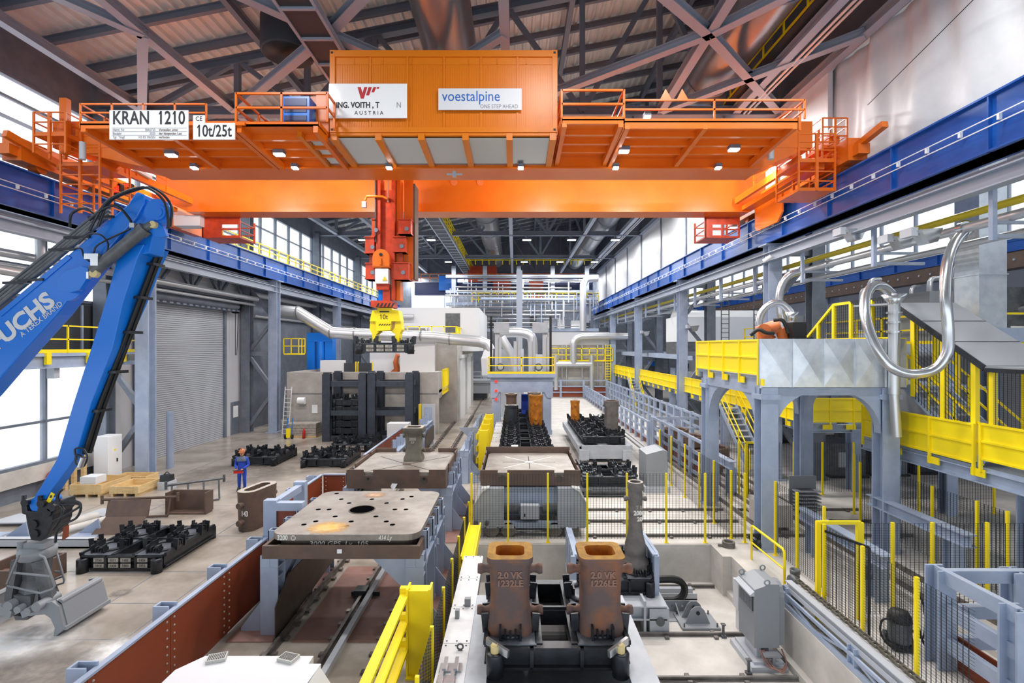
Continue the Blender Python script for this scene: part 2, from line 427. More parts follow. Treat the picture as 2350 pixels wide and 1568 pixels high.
# columns: an outer and an inner one laced together at every row
def column_pair(name, xa, xb, y, label, ztop=10.95):
    a = MB(); a.ib((xa, y, 0), (xa, y, ztop), .62, .55, 0, (0, 1, 0), .05); a.cb((xa, y, .03), .9, .9, .06)
    a.cb((xa, y, ztop), 1.0, .8, .06)
    o = struct(name, a, 'steel_blue', label)
    b = MB(); b.ib((xb, y, 0), (xb, y, CH), .6, .6, 0, (0, 1, 0), .05)
    spart(o, 'rear_post', b, 'steel_dark')
    c = MB(); zs = [0.3, 3.0, 5.7, 8.2, 10.6]
    for i in range(4):
        p, q = ((xa, y, zs[i]), (xb, y, zs[i + 1])) if i % 2 else ((xb, y, zs[i]), (xa, y, zs[i + 1]))
        c.bar(p, q, .22, .22)
    c.bar((xa, y, 5.7), (xb, y, 5.7), .2, .3); c.bar((xa, y, 10.6), (xb, y, 10.6), .2, .3)
    spart(o, 'lacing', c, 'steel_dark')
    return o
for i, y in enumerate(ROWS):
    if i == 0: continue
    column_pair('column', -17.45, -19.4, y, '%s laced column from the front along the left wall' % ORD[i - 1])
    column_pair('column', 12.1, 14.1, y - .2, '%s laced column from the front along the right aisle' % ORD[i - 1])
for i, y in enumerate(ROWS[:-1]):
    c = MB(); c.ib((24.4, y + 2, 0), (24.4, y + 2, 10.0), .6, .5, 0, (0, 1, 0), .05)
    struct('column', c, 'steel_blue', '%s column from the front along the outer side aisle' % ORD[i])

# crane runway girders
def runway(name, x0, x1, y0, y1, z0, z1, face, label, rail=True, m='blue_girder'):
    g = MB(); g.box(x0 + .12, x1 - .12, y0, y1, z0, z1 - .04)
    g.box(x0, x1, y0, y1, z0, z0 + .05); g.box(x0, x1, y0, y1, z1 - .05, z1)
    y = y0 + .8
    while y < y1:
        g.box(x0 + .02, x1 - .02, y - .02, y + .02, z0, z1 - .03); y += 3.17
    o = struct(name, g, m, label)
    if rail: spart(o, 'crane_rail', MB().box((x0 + x1) / 2 - .05, (x0 + x1) / 2 + .05, y0, y1, z1, z1 + .12), 'rail')
    xf = x1 if face > 0 else x0
    b = MB(); b.bar((xf + .07 * face, y0, z0 + .78), (xf + .07 * face, y1, z0 + .78), .025, .025); b.bar((xf + .02 * face, y0, z0 + .6), (xf + .02 * face, y1, z0 + .6), .015, .03)
    y = y0 + .5
    while y < y1:
        b.box(min(xf, xf + .08 * face), max(xf, xf + .08 * face), y - .03, y + .03, z0 + .64, z0 + .79); y += 1.05
    spart(o, 'conduit', b, 'white')
    return o
runway('crane_girder', -17.95, -17.1, 2, 75, 10.98, 12.4, 1, 'deep blue crane runway girder along the left wall')
runway('crane_girder', 11.6, 12.45, 2, 75, 10.98, 12.4, -1, 'deep blue crane runway girder along the right side')
runway('crane_girder', 23.7, 24.6, 2, 75, 10.75, 11.5, -1, 'blue runway girder in the side aisle')
b = MB(); b.box(23.75, 24.5, 2, 75, 9.95, 10.74); y = 3
while y < 74: b.box(23.70, 23.75, y - .05, y + .05, 10.3, 10.4, 1); y += .8
struct('beam', b, ['tray', 'galv'], 'brown bolted beam under the side aisle girder')
for x, s in ((-17.35, 'left wall'), (11.85, 'right aisle')):
    b = MB(); b.ib((x, 2, 10.35), (x, 75, 10.35), .35, .42, 0, (0, 0, 1), .04)
    b.bar((x + (.5 if x > 0 else -.5), 2, 10.75), (x + (.5 if x > 0 else -.5), 75, 10.75), .5, .08, 0)
    struct('beam', b, 'steel_lilac', 'long grey edge beam under the blue girder of the ' + s)

# roof deck, purlins, trusses and bracing
rd = MB(); x = -20.2; pts = []
while x < 13: pts += [(x, 0), (x + .1, 0), (x + .16, .14), (x + .38, .14)]; x += .46
vs = [(px_, y, roofz(px_) + dz + .5) for px_, dz in pts for y in (-6, 76.3)]
rd.add(vs, [(2 * i, 2 * i + 1, 2 * i + 3, 2 * i + 2) for i in range(len(pts) - 1)])
rd.box(12.4, 26.3, -6, 76.3, 17.5, 17.6)
struct('ceiling', rd, 'deck', 'corrugated metal roof deck')
pu = MB(); y = -4.5
while y < 76:
    pu.ib((-20, y, roofz(-20) + .28), (13, y, roofz(13) + .28), .2, .34, 0, (0, 0, 1), .03); y += 2.12
o = struct('roof_purlins', pu, 'steel_roof', 'row of dark purlins under the roof deck')
NX = [-17.5, -13.1, -6.6, -.35, 6.85, 12.3]
def truss(i, y):
    t = MB(); t.ib((-19.6, y, CH), (12.6, y, CH), .4, .42, 0, (0, 0, 1), .04)
    tp = lambda x: roofz(x) - .25
    t.ib((-19.6, y, tp(-19.6)), (12.6, y, tp(12.6)), .4, .42, 0, (0, 0, 1), .04)
    o = struct('roof_truss', t, 'steel_roof', '%s roof truss counted from the front' % ORD[i])
    w = MB(); xs = [-17.5, -13.1, -9.8, -6.6, -3.4, -.35, 3.2, 6.85, 9.6, 12.3]
    for x in xs: w.bar((x, y, CH), (x, y, tp(x)), .24, .24)
    for a, b in zip(xs, xs[1:]):
        k = xs.index(a)
        if k % 2: w.bar((a, y, tp(a)), (b, y, CH), .22, .22)
        else: w.bar((a, y, CH), (b, y, tp(b)), .22, .22)
    spart(o, 'web_members', w, 'steel_roof')
    return o
for i, y in enumerate(ROWS): truss(i, y)
for k, x in enumerate((-17.4, -13.1, -6.6, -.35, 6.85, 10.4, 12.35)):
    b = MB(); b.ib((x, -5, CH + .02), (x, 75.5, CH + .02), .34, .36, 0, (0, 0, 1), .035)
    struct('beam', b, 'steel_lilac', '%s lengthwise beam of the roof counted from the left' % ORD[k])
for k, x in enumerate((-11.6, -9.6, -4.0, 2.8, 9.2)):
    b = MB(); b.ib((x, -5, roofz(x) - .1), (x, 75.5, roofz(x) - .1), .26, .42, 0, (0, 0, 1), .03)
    struct('beam', b, 'steel_roof', '%s high lengthwise roof beam under the deck counted from the left' % ORD[k])
for r in range(1):
    y0, y1 = ROWS[r], ROWS[r + 1]; ym = (y0 + y1) / 2 + .3; b = MB()
    for a, c in ((-17.4, -13.1), (-13.1, -6.6), (-.35, -6.6), (-.35, 6.85), (12.35, 6.85)):
        if c == -13.1 or (a == -.35) or a == 12.35 or a == -13.1:
            p0, pm = (a, c)
            b.ib((p0, y0 + .2, CH - .05), (pm, ym, CH - .05), .34, .3, 0, (0, 0, 1), .03); b.ib((pm, ym, CH - .05), (p0, y1 - .3, CH - .05), .34, .3, 0, (0, 0, 1), .03)
    b.ib((6.85, y1 - .3, CH - .05), (12.35, ym, CH - .05), .34, .3, 0, (0, 0, 1), .03)
    b.ib((-.35, ym, CH - .05), (-6.6, y1, CH - .05), .3, .3, 0, (0, 0, 1), .03)
    struct('beam', b, 'steel_lilac', 'flat wind bracing in the %s roof bay from the front' % ORD[r])

# lamps under the trusses
def bay_lamp(x, y, z, w, label, grp):
    t = thing('high_bay_lamp', label, 'lamp', (x, y, z), 0, grp)
    part(t, 'housing', MB().box(-.45, .45, -.22, .22, .0, .16).box(-.04, .04, -.04, .04, .16, .5), 'steel_dark')
    part(t, 'diffuser', MB().box(-.4, .4, -.18, .18, -.03, .0), 'lamp')
    l = bpy.data.lights.new('lamp_light', 'AREA'); l.shape = 'RECTANGLE'; l.size = 1.6; l.size_y = .9; l.energy = w; l.color = (1, .98, .96)
    lo = bpy.data.objects.new('lamp_light', l); COL.objects.link(lo); lo.parent = t; lo.location = (0, 0, -.08)
rows_y = sorted(set(b[1] for b in BAYS))
for x, y, w in BAYS:
    k = sorted(set(b[0] for b in BAYS)).index(x)
    bay_lamp(x, y, CH - .62, w, '%s bright high bay lamp from the left under the %s roof truss' % (ORD[k], ORD[rows_y.index(y)]), 'high bay lamps under the roof trusses')
for k, (x, y, w) in enumerate(AISLE_BAYS):
    bay_lamp(x, y, 17.0, w, '%s lamp from the front over the side aisle' % ORD[k], 'lamps over the side aisle')
# ================================================================ the overhead crane
def sign(parent, name, c, w, h, items, label=None, t=.03, board='sign_white'):
    """a flat board facing the camera side with its lettering raised on it; items: (text, dx, dz, size, sx, material, align, bold)"""
    mb = MB().box(c[0] - w / 2, c[0] + w / 2, c[1], c[1] + t, c[2] - h / 2, c[2] + h / 2); mats = [board]
    for it in items:
        if it[0] == 'poly':
            k = it[2]
            if k not in mats: mats.append(k)
            mb.prism([(c[0] + x, c[2] + z) for x, z in it[1]], 'xz', c[1] - .006, c[1] + .001, mats.index(k)); continue
        txt, dx, dz, sz, sx, k, al, bo = it
        if k not in mats: mats.append(k)
        tm = text_mb(txt, sz, sx, .003, al, frame_mtx((c[0] + dx, c[1] - .003, c[2] + dz), *FACE), bo)
        mb.add(tm.v, tm.f, mats.index(k))
    return part(parent, name, mb, mats, label) if parent else (mb, mats)

CR = thing('overhead_crane', 'big orange overhead travelling crane with a container house on its walkway', 'crane', (-3, 21, 12.55), world=True)
g = MB(); g.box(-13.1, 8.83, 17.97, 19.1, 12.6, 14.3); g.box(-13.1, 8.83, 17.9, 19.16, 12.57, 12.62); g.box(-16.6, 10.7, 18.0, 19.05, 13.35, 14.3)
g.prism([(-16.6, 13.4), (-13.0, 12.6), (-13.0, 14), (-16.6, 14)], 'xz', 18.02, 19.03); g.prism([(10.7, 13.4), (8.8, 12.6), (8.8, 14), (10.7, 14)], 'xz', 18.02, 19.03)
part(CR, 'front_girder', g, 'orange')
g = MB(); g.box(-15.5, 11.1, 23.72, 24.7, 12.6, 14.6); g.box(-15.5, 11.1, 23.66, 24.76, 12.57, 12.62)
for px in (1042, 1102): g.tube([W(px, 418, 23.66), W(px, 418, 23.72)], .16, 14)
g.prism([(-15.5, 12.6), (-17, 13.3), (-17, 14.6), (-15.5, 14.6)], 'xz', 23.75, 24.65); g.prism([(11.1, 12.6), (11.9, 13.3), (11.9, 14.6), (11.1, 14.6)], 'xz', 23.75, 24.65)
part(CR, 'rear_girder', g, 'orange')
for x in (-17.95, 11.6):
    g = MB(); g.box(x + .05, x + .72, 17.5, 27.2, 12.72, 13.5); g.box(x + .2, x + .6, 17.2, 17.5, 12.85, 13.2)
    for y in (18.4, 20.2, 23.4, 25.6): g.tube([(x + .25, y, 12.78), (x + .6, y, 12.78)], .24, 14)
    part(CR, 'end_carriage', g, 'orange')
# stringers and service cages at both ends
g = MB()
g.bar((10.35, 18.2, 13.0), (10.35, 23.4, 13.0), .16, .28); g.bar((11.0, 18.2, 12.75), (11.0, 24, 12.75), .5, .2); g.prism([(21.3, 13.1), (21.3, 11.95), (21.7, 11.6), (23.5, 11.62), (23.7, 11.8), (23.7, 13.1)], 'yz', 11.36, 11.44); g.bar((12.05, 16.3, 13.45), (11.9, 18.6, 13.0), .22, .2)
part(CR, 'carriage_stringer', g, 'orange')
g = MB(); g.bar((-15.1, 18.2, 13.0), (-15.1, 23.4, 13.0), .16, .28); g.bar((-16.4, 18.2, 12.75), (-16.4, 24, 12.75), .5, .2)
g.bar((-17.3, 17.0, 13.45), (-17.0, 19, 12.95), .2, .24); g.box(-16.0, -15.75, 17.6, 17.8, 13.0, 14.95); g.box(-16.9, -16.5, 24, 26.5, 12.0, 12.9)
part(CR, 'carriage_stringer', g, 'orange')
def cage(x0, x1, y0, y1, z0, z1, z2, floor=True):
    g = MB()
    if floor: g.box(x0, x1, y0, y1, z0, z0 + .12)
    g.box(x0, x1, y0, y1, z1, z1 + .12)
    for x in (x0, (x0 + x1) / 2, x1):
        for y in (y0, y1):
            g.bar((x, y, z0), (x, y, z2), .06 if x != (x0 + x1) / 2 else .09)
    for za, zb in ((z0, z1), (z1 + .12, z2)):
        n = max(2, round((zb - za) / .32))
        for i in range(1, n + 1):
            z = za + (zb - za) * i / n
            g.bar((x0, y0, z), (x1, y0, z), .04); g.bar((x0, y0, z), (x0, y1, z), .04); g.bar((x1, y0, z), (x1, y1, z), .04)
    return g
part(CR, 'service_cage', cage(10.2, 11.5, 18.0, 19.5, 11.8, 12.85, 13.85), 'orange')
g = cage(11.3, 12.2, 18.4, 19.4, 12.9, 13.5, 14.6); g.box(11.6, 12.0, 18.5, 19.2, 13.0, 14.0, 0)
part(CR, 'service_cage', g, 'orange')
part(CR, 'service_cage', cage(-16.3, -14.9, 18.0, 19.4, 11.0, 12.72, 14.1, False), 'orange')
part(CR, 'service_cage', cage(-16.6, -15.5, 17.3, 17.9, 12.9, 13.5, 14.3, False), 'orange')
g = MB(); railing(g, [(-15.0, 18.2, 13.1), (-15.0, 21.6, 12.9)], .9, 1.7); railing(g, [(10.3, 18.2, 13.1), (10.3, 21.6, 12.9)], .9, 1.7)
part(CR, 'stringer_railing', g, 'orange')
part(CR, 'cable_duct', MB().bar((10.25, 18.3, 13.3), (10.25, 20.2, 13.2), .1, .1), 'white'); part(CR, 'cable_duct', MB().bar((-14.95, 18.3, 13.3), (-14.95, 20.6, 13.15), .12, .12), 'white')
part(CR, 'buffer', MB().tube([(-15.0, 17.4, 13.3), (-15.0, 17.4, 12.7)], .1, 10), 'grey_light'); part(CR, 'buffer', MB().tube([(8.95, 17.5, 13.35), (8.95, 17.5, 12.75)], .1, 10), 'grey_light')
part(CR, 'warning_board', MB().box(-16.48, -15.2, 24.2, 24.9, 12.05, 12.56), 'white')
# inspection baskets under the rear girder
for x0, x1 in ((-15.3, -13.5), (9.35, 11.0)):
    g = MB(); z0 = 11.55; g.box(x0, x1, 24.6, 26.0, z0, z0 + .08)
    for x in (x0, x1): g.bar((x, 24.6, z0), (x, 24.6, 12.6), .08); g.bar((x, 26, z0), (x, 26, 12.6), .08)
    for z in (z0 + .4, z0 + .8): g.bar((x0, 24.6, z), (x1, 24.6, z), .05); g.bar((x0, 26, z), (x1, 26, z), .05); g.bar((x0, 24.6, z), (x0, 26, z), .05); g.bar((x1, 24.6, z), (x1, 26, z), .05)
    xm = (x0 + x1) / 2; g.bar((xm, 24.6, z0), (xm, 24.6, 12.6), .07); g.box(x0, x0 + (.9 if x0 < 0 else .35), 24.56, 24.6, z0, 12.56); g.box(x0, x1, 24.57, 24.6, 12.2, 12.56)
    part(CR, 'inspection_basket', g, 'orange_red')
# walkways
def deck(x0, x1, z0, z1, brs, y0=15.1):
    g = MB(); g.box(x0, x1, y0, 17.96, z1 - .12, z1 - .07); g.box(x0, x1, y0, y0 + .06, z0, z1)
    for y in (15.8, 16.5, 17.2): g.bar((x0, y, z1 - .2), (x1, y, z1 - .2), .12, .16)
    for x in brs: g.bar((x, y0, z1 - .2), (x, 17.96, z1 - .35), .14, .24)
    for x in (x0, x1): g.box(x - .02, x + .02, y0, 17.96, z0, z1)
    return g
g = deck(3.3, 8.55, 12.78, 13.08, (3.4, 5.75, 8.45)); g.join(deck(1.42, 3.3, 12.92, 13.14, (1.5, 3.2)))
part(CR, 'walkway', g, 'orange')
g = MB(); railing(g, [(3.3, 15.12, 13.08), (8.75, 15.12, 13.08), (8.75, 16.6, 13.08)], .56, 2.5, .025)
railing(g, [(1.42, 17.8, 13.1), (1.42, 15.12, 13.1), (3.3, 15.12, 13.1), (3.3, 17.8, 13.1)], .84, 2.2, .03); railing(g, [(8.75, 17.8, 13.08), (9.1, 16, 13.1), (9.1, 17.8, 13.1)], .84, 2, .03)
for x in (4.55, 5.05): g.prism([(x - .18, 13.63), (x + .2, 13.63), (x + .0, 13.98)], 'xz', 15.1, 15.14)
part(CR, 'walkway_railing', g, 'orange')
g = deck(-13.1, -8.4, 12.78, 13.0, (-13, -10.6, -8.5)); g.join(deck(-8.4, -5.9, 12.86, 12.98, (-8.3, -6.0)))
part(CR, 'walkway', g, 'orange')
g = MB(); railing(g, [(-13.1, 17.8, 13.0), (-13.1, 15.12, 13.0), (-9.3, 15.12, 13.0)], .52, .9, .022)
railing(g, [(-8.4, 17.8, 12.98), (-8.4, 15.12, 12.98), (-5.65, 15.12, 12.98), (-5.65, 15.7, 12.98)], .86, 1.4, .03)
g.bar((-8.4, 17.6, 13.8), (-8.4, 16, 13.0), .04)
part(CR, 'walkway_railing', g, 'orange')
g = MB(); g.box(-7.2, -6.35, 15.5, 16.1, 12.98, 13.95); g.box(-7.12, -6.43, 15.48, 15.5, 13.45, 13.88, 1); g.box(-7.12, -6.43, 15.48, 15.5, 13.0, 13.35, 1)
part(CR, 'blue_cabinet', g, ['machine_blue', 'navy'], 'blue cabinet behind the railing')
g = MB(); g.box(-6.3, -5.9, 15.9, 16.4, 13.0, 14.3); g.box(-6.6, -6.35, 16.2, 16.5, 13.9, 14.3)
part(CR, 'junction_box', g, 'orange')
# electrical house: a container
X0, X1, YF, Z0, Z1 = -5.83, 1.35, 15.8, 12.97, 15.56
g = MB(); g.box(X0 + .06, X1 - .06, YF + .06, YF + 2.3, Z0 + .1, Z1 - .06)
for x in (X0, X1 - .16): g.box(x, x + .16, YF, YF + 2.36, Z0, Z1)
for x in (X0, X1): pass
g.box(X0 + .16, X1 - .16, YF + .004, YF + .1, Z1 - .2, Z1 - .004); g.box(X0 + .16, X1 - .16, YF + .004, YF + .1, Z0 + .004, Z0 + .16); g.box(X0 + .16, X1 - .16, YF + .1, YF + 2.36, Z1 - .08, Z1 - .004)
def cx(c): return W(700 + c * .2979, 300, YF).x
for c in (500, 787, 1070, 1355, 1637): g.box(cx(c) - .03, cx(c) + .03, YF + .03, YF + .1, Z0 + .1, Z1 - .15)
for c in (375, 595, 820, 1260, 1480, 1705): g.box(cx(c) - .012, cx(c) + .012, YF + .045, YF + .1, Z0 + .1, Z1 - .15)
x = X0 + .2
while x < X1 - .18: g.box(x, x + .035, YF + .05, YF + .1, Z0 + .16, Z1 - .45); x += .075
for z in (Z1 - .42,): g.box(X0 + .16, X1 - .16, YF + .045, YF + .1, z - .012, z + .012)
for x in (X0 + .07, X1 - .09):
    for z in (Z0 + .08, Z1 - .08): g.box(x - .035, x + .035, YF - .01, YF + .02, z - .03, z + .03, 1)
eh = part(CR, 'electrical_house', g, ['orange_box', 'ink'], 'container shaped orange electrical house')
vw = W(755, 231.5, YF - .05); w_ = 179 * YF / FPX
cxs = W(844.5, 231.5, YF - .05)
def V(px, py): return ((px - 844.5) * .01372, -(py - 231.5) * .01372)
def V2(pts): return [V(700 + x * .2979, 80 + y * .2979) for x, y in pts]
vp = [('poly', V2(q), 'logo_red') for q in ([(405, 403), (430, 403), (443, 450), (442, 492), (430, 492)], [(443, 450), (457, 403), (480, 403), (453, 492), (442, 492)], [(490, 403), (515, 403), (494, 467), (470, 467)], [(528, 403), (549, 403), (532, 443), (511, 443)], [(555, 403), (573, 403), (569, 415), (551, 415)])]
vp += [("ING. VOITH , T", -1.0, -.14, .255, .8, 'ink', 'LEFT', .007), ('N', .97, -.14, .255, .8, 'logo_grey', 'CENTER', 0), ('A U S T R I A', 0.03, -.385, .17, .95, 'ink', 'CENTER', 0)]  # letters washed out by glare are left blank, the last one greyed
sign(eh, 'sign_board', cxs, 179 * .01372, 79 * .01372, vp, 'white sign reading ING. VOITH AUSTRIA under a red emblem')
c2 = W(1101.5, 227.5, YF - .05)
sign(eh, 'sign_board', c2, 191 * .01372, 49 * .01372, [('voestalpine', -.28, .08, .47, .86, 'logo_blue', 'CENTER', .0), ('ONE STEP AHEAD', 1.2, -.235, .175, .85, 'logo_grey', 'RIGHT', 0)], 'pale sign reading voestalpine ONE STEP AHEAD', board='offwhite')
g = MB(); bx = [W(p, 300, YF).x for p in (765.5, 868, 966.6, 1068, 1169, 1269)]
for x in bx: g.bar((x, YF, 12.83), (x, 17.96, 12.72), .2, .22)
g.bar((bx[0] - .95, YF - .3, 12.8), (bx[0] - .95, 17.96, 12.7), .14, .2); g.bar((X0, YF + .1, 12.93), (X1, YF + .1, 12.93), .12, .1)
part(CR, 'house_bracket', g, 'orange_box')
for i, x in enumerate([bx[0] - .95] + bx[:-1]):
    x2 = bx[0] if i == 0 else bx[i]
    g = MB(); ys = [YF + .15 + k * .075 for k in range(29)]
    vs = [(xx, y, 12.86 - .05 * (k % 2) - (y - YF) * .045) for k, y in enumerate(ys) for xx in (x + .1, x2 - .1)]
    g.add(vs, [(2 * k, 2 * k + 1, 2 * k + 3, 2 * k + 2) for k in range(len(ys) - 1)])
    part(CR, 'floor_sheet', g, 'alu', 'silver corrugated sheet')
# name boards on the left walkway
cs = W(341.5, 286.5, 15.0); k = 15.0 / FPX
sign(CR, 'sign_board', cs, 181 * k, 67 * k, [('KRAN  1210', -.0, .19, .56, .74, 'ink', 'CENTER', .008), ('Herst. Nr.', -1.08, -.155, .11, .8, 'logo_grey', 'LEFT', 0), ('18A0720', .2, -.155, .11, .8, 'logo_grey', 'RIGHT', 0), ('Verweilen unter', .3, -.155, .11, .8, 'brown_iron', 'LEFT', 0),
     ('Baujahr', -1.08, -.265, .11, .8, 'logo_grey', 'LEFT', 0), ('2020', .2, -.265, .11, .8, 'logo_grey', 'RIGHT', 0), ('der h\u00e4ngenden Last', .3, -.265, .11, .8, 'brown_iron', 'LEFT', 0),
     ('Tgr. Tragf.', -1.08, -.375, .11, .8, 'logo_grey', 'LEFT', 0), ('H3 E5 10t/25t', .2, -.375, .11, .8, 'logo_grey', 'RIGHT', 0), ('verboten', .3, -.375, .11, .8, 'brown_iron', 'LEFT', 0),
     ('poly', [(-1.1, -.1), (1.14, -.1), (1.14, -.094), (-1.1, -.094)], 'logo_grey'), ('poly', [(-1.1, -.21), (1.14, -.21), (1.14, -.204), (-1.1, -.204)], 'logo_grey'), ('poly', [(-1.1, -.32), (1.14, -.32), (1.14, -.314), (-1.1, -.314)], 'logo_grey')],
     'white name board reading KRAN 1210')
c3 = W(491, 301, 15.0); sign(CR, 'sign_board', c3, 96 * k, 38 * k, [('10t/25t', 0, -.01, .5, .72, 'ink', 'CENTER', .006)], 'white board reading 10t/25t')
c4 = W(456.5, 273, 15.0); sign(CR, 'sign_board', c4, 27 * k, 17 * k, [('CE', 0, -.0, .19, .9, 'ink', 'CENTER', 0)], 'small white CE board')
g = MB(); 
for c in (cs, c3): g.box(c[0] - .9, c[0] + .9, 15.03, 15.1, 12.85, 12.95)
part(CR, 'sign_rail', g, 'orange')
# floodlights and red warning lamps on the crane
def crane_lamp(px, py, Y, w, r=.17, aim=(0, 0, 0), spot=True):
    p = W(px, py, Y)
    o = part(CR, 'floodlight', MB().box(p.x - r, p.x + r, Y - .12, Y + .12, p.z + .02, p.z + .14, 1).box(p.x - r * .9, p.x + r * .9, Y - .1, Y + .1, p.z - .03, p.z + .02), ['lamp', 'steel_dark'])
    l = bpy.data.lights.new('flood_light', 'SPOT'); l.energy = w; l.spot_size = 2.6; l.spot_blend = .6; l.shadow_soft_size = .2; l.color = (1, .97, .92)
    lo = bpy.data.objects.new('flood_light', l); COL.objects.link(lo); lo.location = (p.x, Y, p.z - .1); lo.rotation_euler = aim
    lo.parent = CR; lo.location = lo.location - Vector(CR.location)
for px, py in ((393, 357), (641, 355), (1432, 348), (1684, 344)): crane_lamp(px, py, 16.5, 900)
for px in (446, 677, 893, 1195, 1413, 1648): crane_lamp(px, 386, 17.72, 160, .1)
crane_lamp(1485, 270, 15.3, 40, .1)
for x in (-12, -7.5, 1.5, 6, 10):
    crane_lamp(VX + x * FPX / 19.4, 385, 19.6, 850, .12, (1.15, 0, 0))
p = W(268, 435, 20.5)
part(CR, 'warning_lamp', MB().cb(p, .45, .2, .42, 1).cb(p + Vector((0, -.11, -.02)), .32, .04, .26), ['lamp_red', 'black'], 'glowing red lamp')
p = W(285, 428, 21)
part(CR, 'warning_lamp', MB().cb(p, .7, .2, .2, 1).cb(p + Vector((0, -.11, 0)), .6, .04, .12), ['lamp_red', 'black'], 'long red lit display')
p = W(1043, 400, 17.85)
part(CR, 'pulley_bracket', MB().cb(p, .12, .1, .2).cb(p, .55, .06, .05), 'grey_light')

# ---------------------------------------------------------------- trolley mast with its grab
MY = 21.5; kk = MY / FPX
HM = thing('hoist_mast', 'red telescopic hoist mast with a yellow grab hanging from the orange crane', 'hoist', tuple(W(890, 700, MY)), world=True)
def PX(a, b, c, d, y0, y1, mb=None, m=0):      # box from pixel bounds at the mast's depth
    p, q = W(a, c, MY), W(b, d, MY); return (mb or MB()).box(p.x, q.x, MY + y0, MY + y1, q.z, p.z, m)
g = MB(); PX(868, 878, 412, 580, -.35, .3, g); PX(903, 910, 412, 690, -.35, .3, g); PX(878, 903, 440, 640, -.2, .3, g, 1); PX(866, 869, 412, 560, -.4, .35, g, 2); PX(894, 897, 412, 470, -.4, -.34, g, 3)
part(HM, 'outer_mast', g, ['orange_red', 'orange_red', 'black_blue', 'chrome'])
g = MB(); PX(911, 920, 412, 690, -.1, .45, g); PX(926, 947, 412, 640, .1, .9, g); PX(947, 951, 420, 640, .1, .9, g, 1); PX(920, 926, 600, 640, .1, .8, g)
part(HM, 'guide_column', g, ['orange', 'brown_iron'])
for i, (a, b, c, d) in enumerate(((844, 865, 548, 586), (845, 864, 607, 644), (908, 935, 547, 583), (908, 942, 606, 645), (919, 947, 508, 542), (859, 866, 508, 548))):
    g = MB(); PX(a, b, c, d, -.4, .3, g); PX(a - 1, b + 1, d - 3, d, -.45, .35, g); PX(a - 1, b + 1, c, c + 2, -.45, .35, g)
    p = W((a + b) / 2, (c + d) / 2, MY - .42); g.tube([p, p + Vector((0, .06, 0))], .09, 12, 1)
    if i in (0, 2): PX((a + b) / 2 - 4, (a + b) / 2 + 4, d, d + 22, -.2, .1, g)
    part(HM, 'roller_box', g, ['orange_red', 'steel_roof'])
c = W(883, 597, MY); r = 19 * kk
g = MB().prism([(c.x - r, c.z - r), (c.x + r, c.z - r)] + arc((c.x, c.z), r, 0, PI, 12), 'xz', MY - .62, MY - .5); g.box(c.x - r, c.x + r, MY - .6, MY, c.z - r - .05, c.z - r + .05)
g.tube([(c.x, MY - .66, c.z + .12), (c.x, MY - .6, c.z + .12)], .07, 10, 1); g.tube([(c.x, MY - .66, c.z - .05), (c.x, MY - .66, c.z - .3)], .05, 8)
part(HM, 'lifting_plate', g, ['orange', 'ink'])
g = MB(); PX(870, 899, 622, 655, -.62, -.1, g); c = W(883, 640, MY - .63); g.prism([(c.x - .11, c.z - .08), (c.x + .11, c.z - .08), (c.x, c.z + .11)], 'xz', c.y - .01, c.y, 1)
part(HM, 'control_box', g, ['white', 'yellow_pipe'], 'white box with a warning triangle')
g = MB(); PX(871, 899, 655, 668, -.5, .1, g); PX(872, 884, 668, 693, -.3, .1, g, 1); PX(884, 900, 668, 693, -.4, .1, g); PX(860, 906, 693, 707, -.6, .5, g)
for a in range(5):
    x0 = W(863 + a * 8.5, 700, MY - .6).x; z0, z1 = W(0, 705, MY - .6).z, W(0, 696, MY - .6).z; g.prism([(x0, z0), (x0 + .07, z0), (x0 + .15, z1), (x0 + .08, z1)], 'xz', MY - .612, MY - .6, 2)
part(HM, 'rotator', g, ['orange_red', 'machine_blue', 'ink'])
g = MB()
def PP(pts): return [(W(780 + x * .2742, 0, MY).x, W(0, 400 + y * .2742, MY).z) for x, y in pts]
g.prism(PP([(335, 1125), (450, 1125), (455, 1140), (505, 1145), (522, 1235), (268, 1235), (290, 1145), (330, 1140)]), 'xz', MY - .35, MY + .35)
g.prism(PP([(320, 1235), (450, 1235), (440, 1310), (330, 1315)]), 'xz', MY - .42, MY + .3)
part(HM, 'grab_body', g, 'yellow', 'yellow grab body marked 10t')
for poly in ([(268, 1235), (310, 1235), (318, 1290), (345, 1320), (318, 1340), (322, 1395), (290, 1400), (280, 1330), (262, 1300)], [(522, 1235), (478, 1235), (468, 1290), (440, 1320), (475, 1340), (462, 1395), (500, 1405), (512, 1335), (530, 1300)]):
    part(HM, 'grab_arm', MB().prism(PP(poly), 'xz', MY - .25, MY + .25), 'yellow')
c = PP([(385, 1200)])[0]; tm = text_mb('10t', .3, .9, .003, 'CENTER', frame_mtx((c[0], MY - .36, c[1]), *FACE))
for a in range(5):
    q = PP([(345 + a * 20, 1270), (355 + a * 20, 1270), (368 + a * 20, 1256), (358 + a * 20, 1256)]); tm.prism(q, 'xz', MY - .428, MY - .42)
c = PP([(390, 1155)])[0]; tm.box(c[0] - .2, c[0] + .2, MY - .36, MY - .35, c[1] - .025, c[1] + .025)
part(HM, 'grab_marking', tm, 'ink')
g = MB().tube([W(889, 456, MY - .5), W(878, 451, MY - .5), W(842, 451, MY - .5), W(838, 460, MY - .5)], .05, 8); p = W(836, 470, MY - .5); g.cb(p, .17, .15, .24, 1); g.bar(W(889, 456, MY - .5), W(889, 456, MY - .2), .08)
part(HM, 'camera_arm', g, ['orange_box', 'grey_light'])
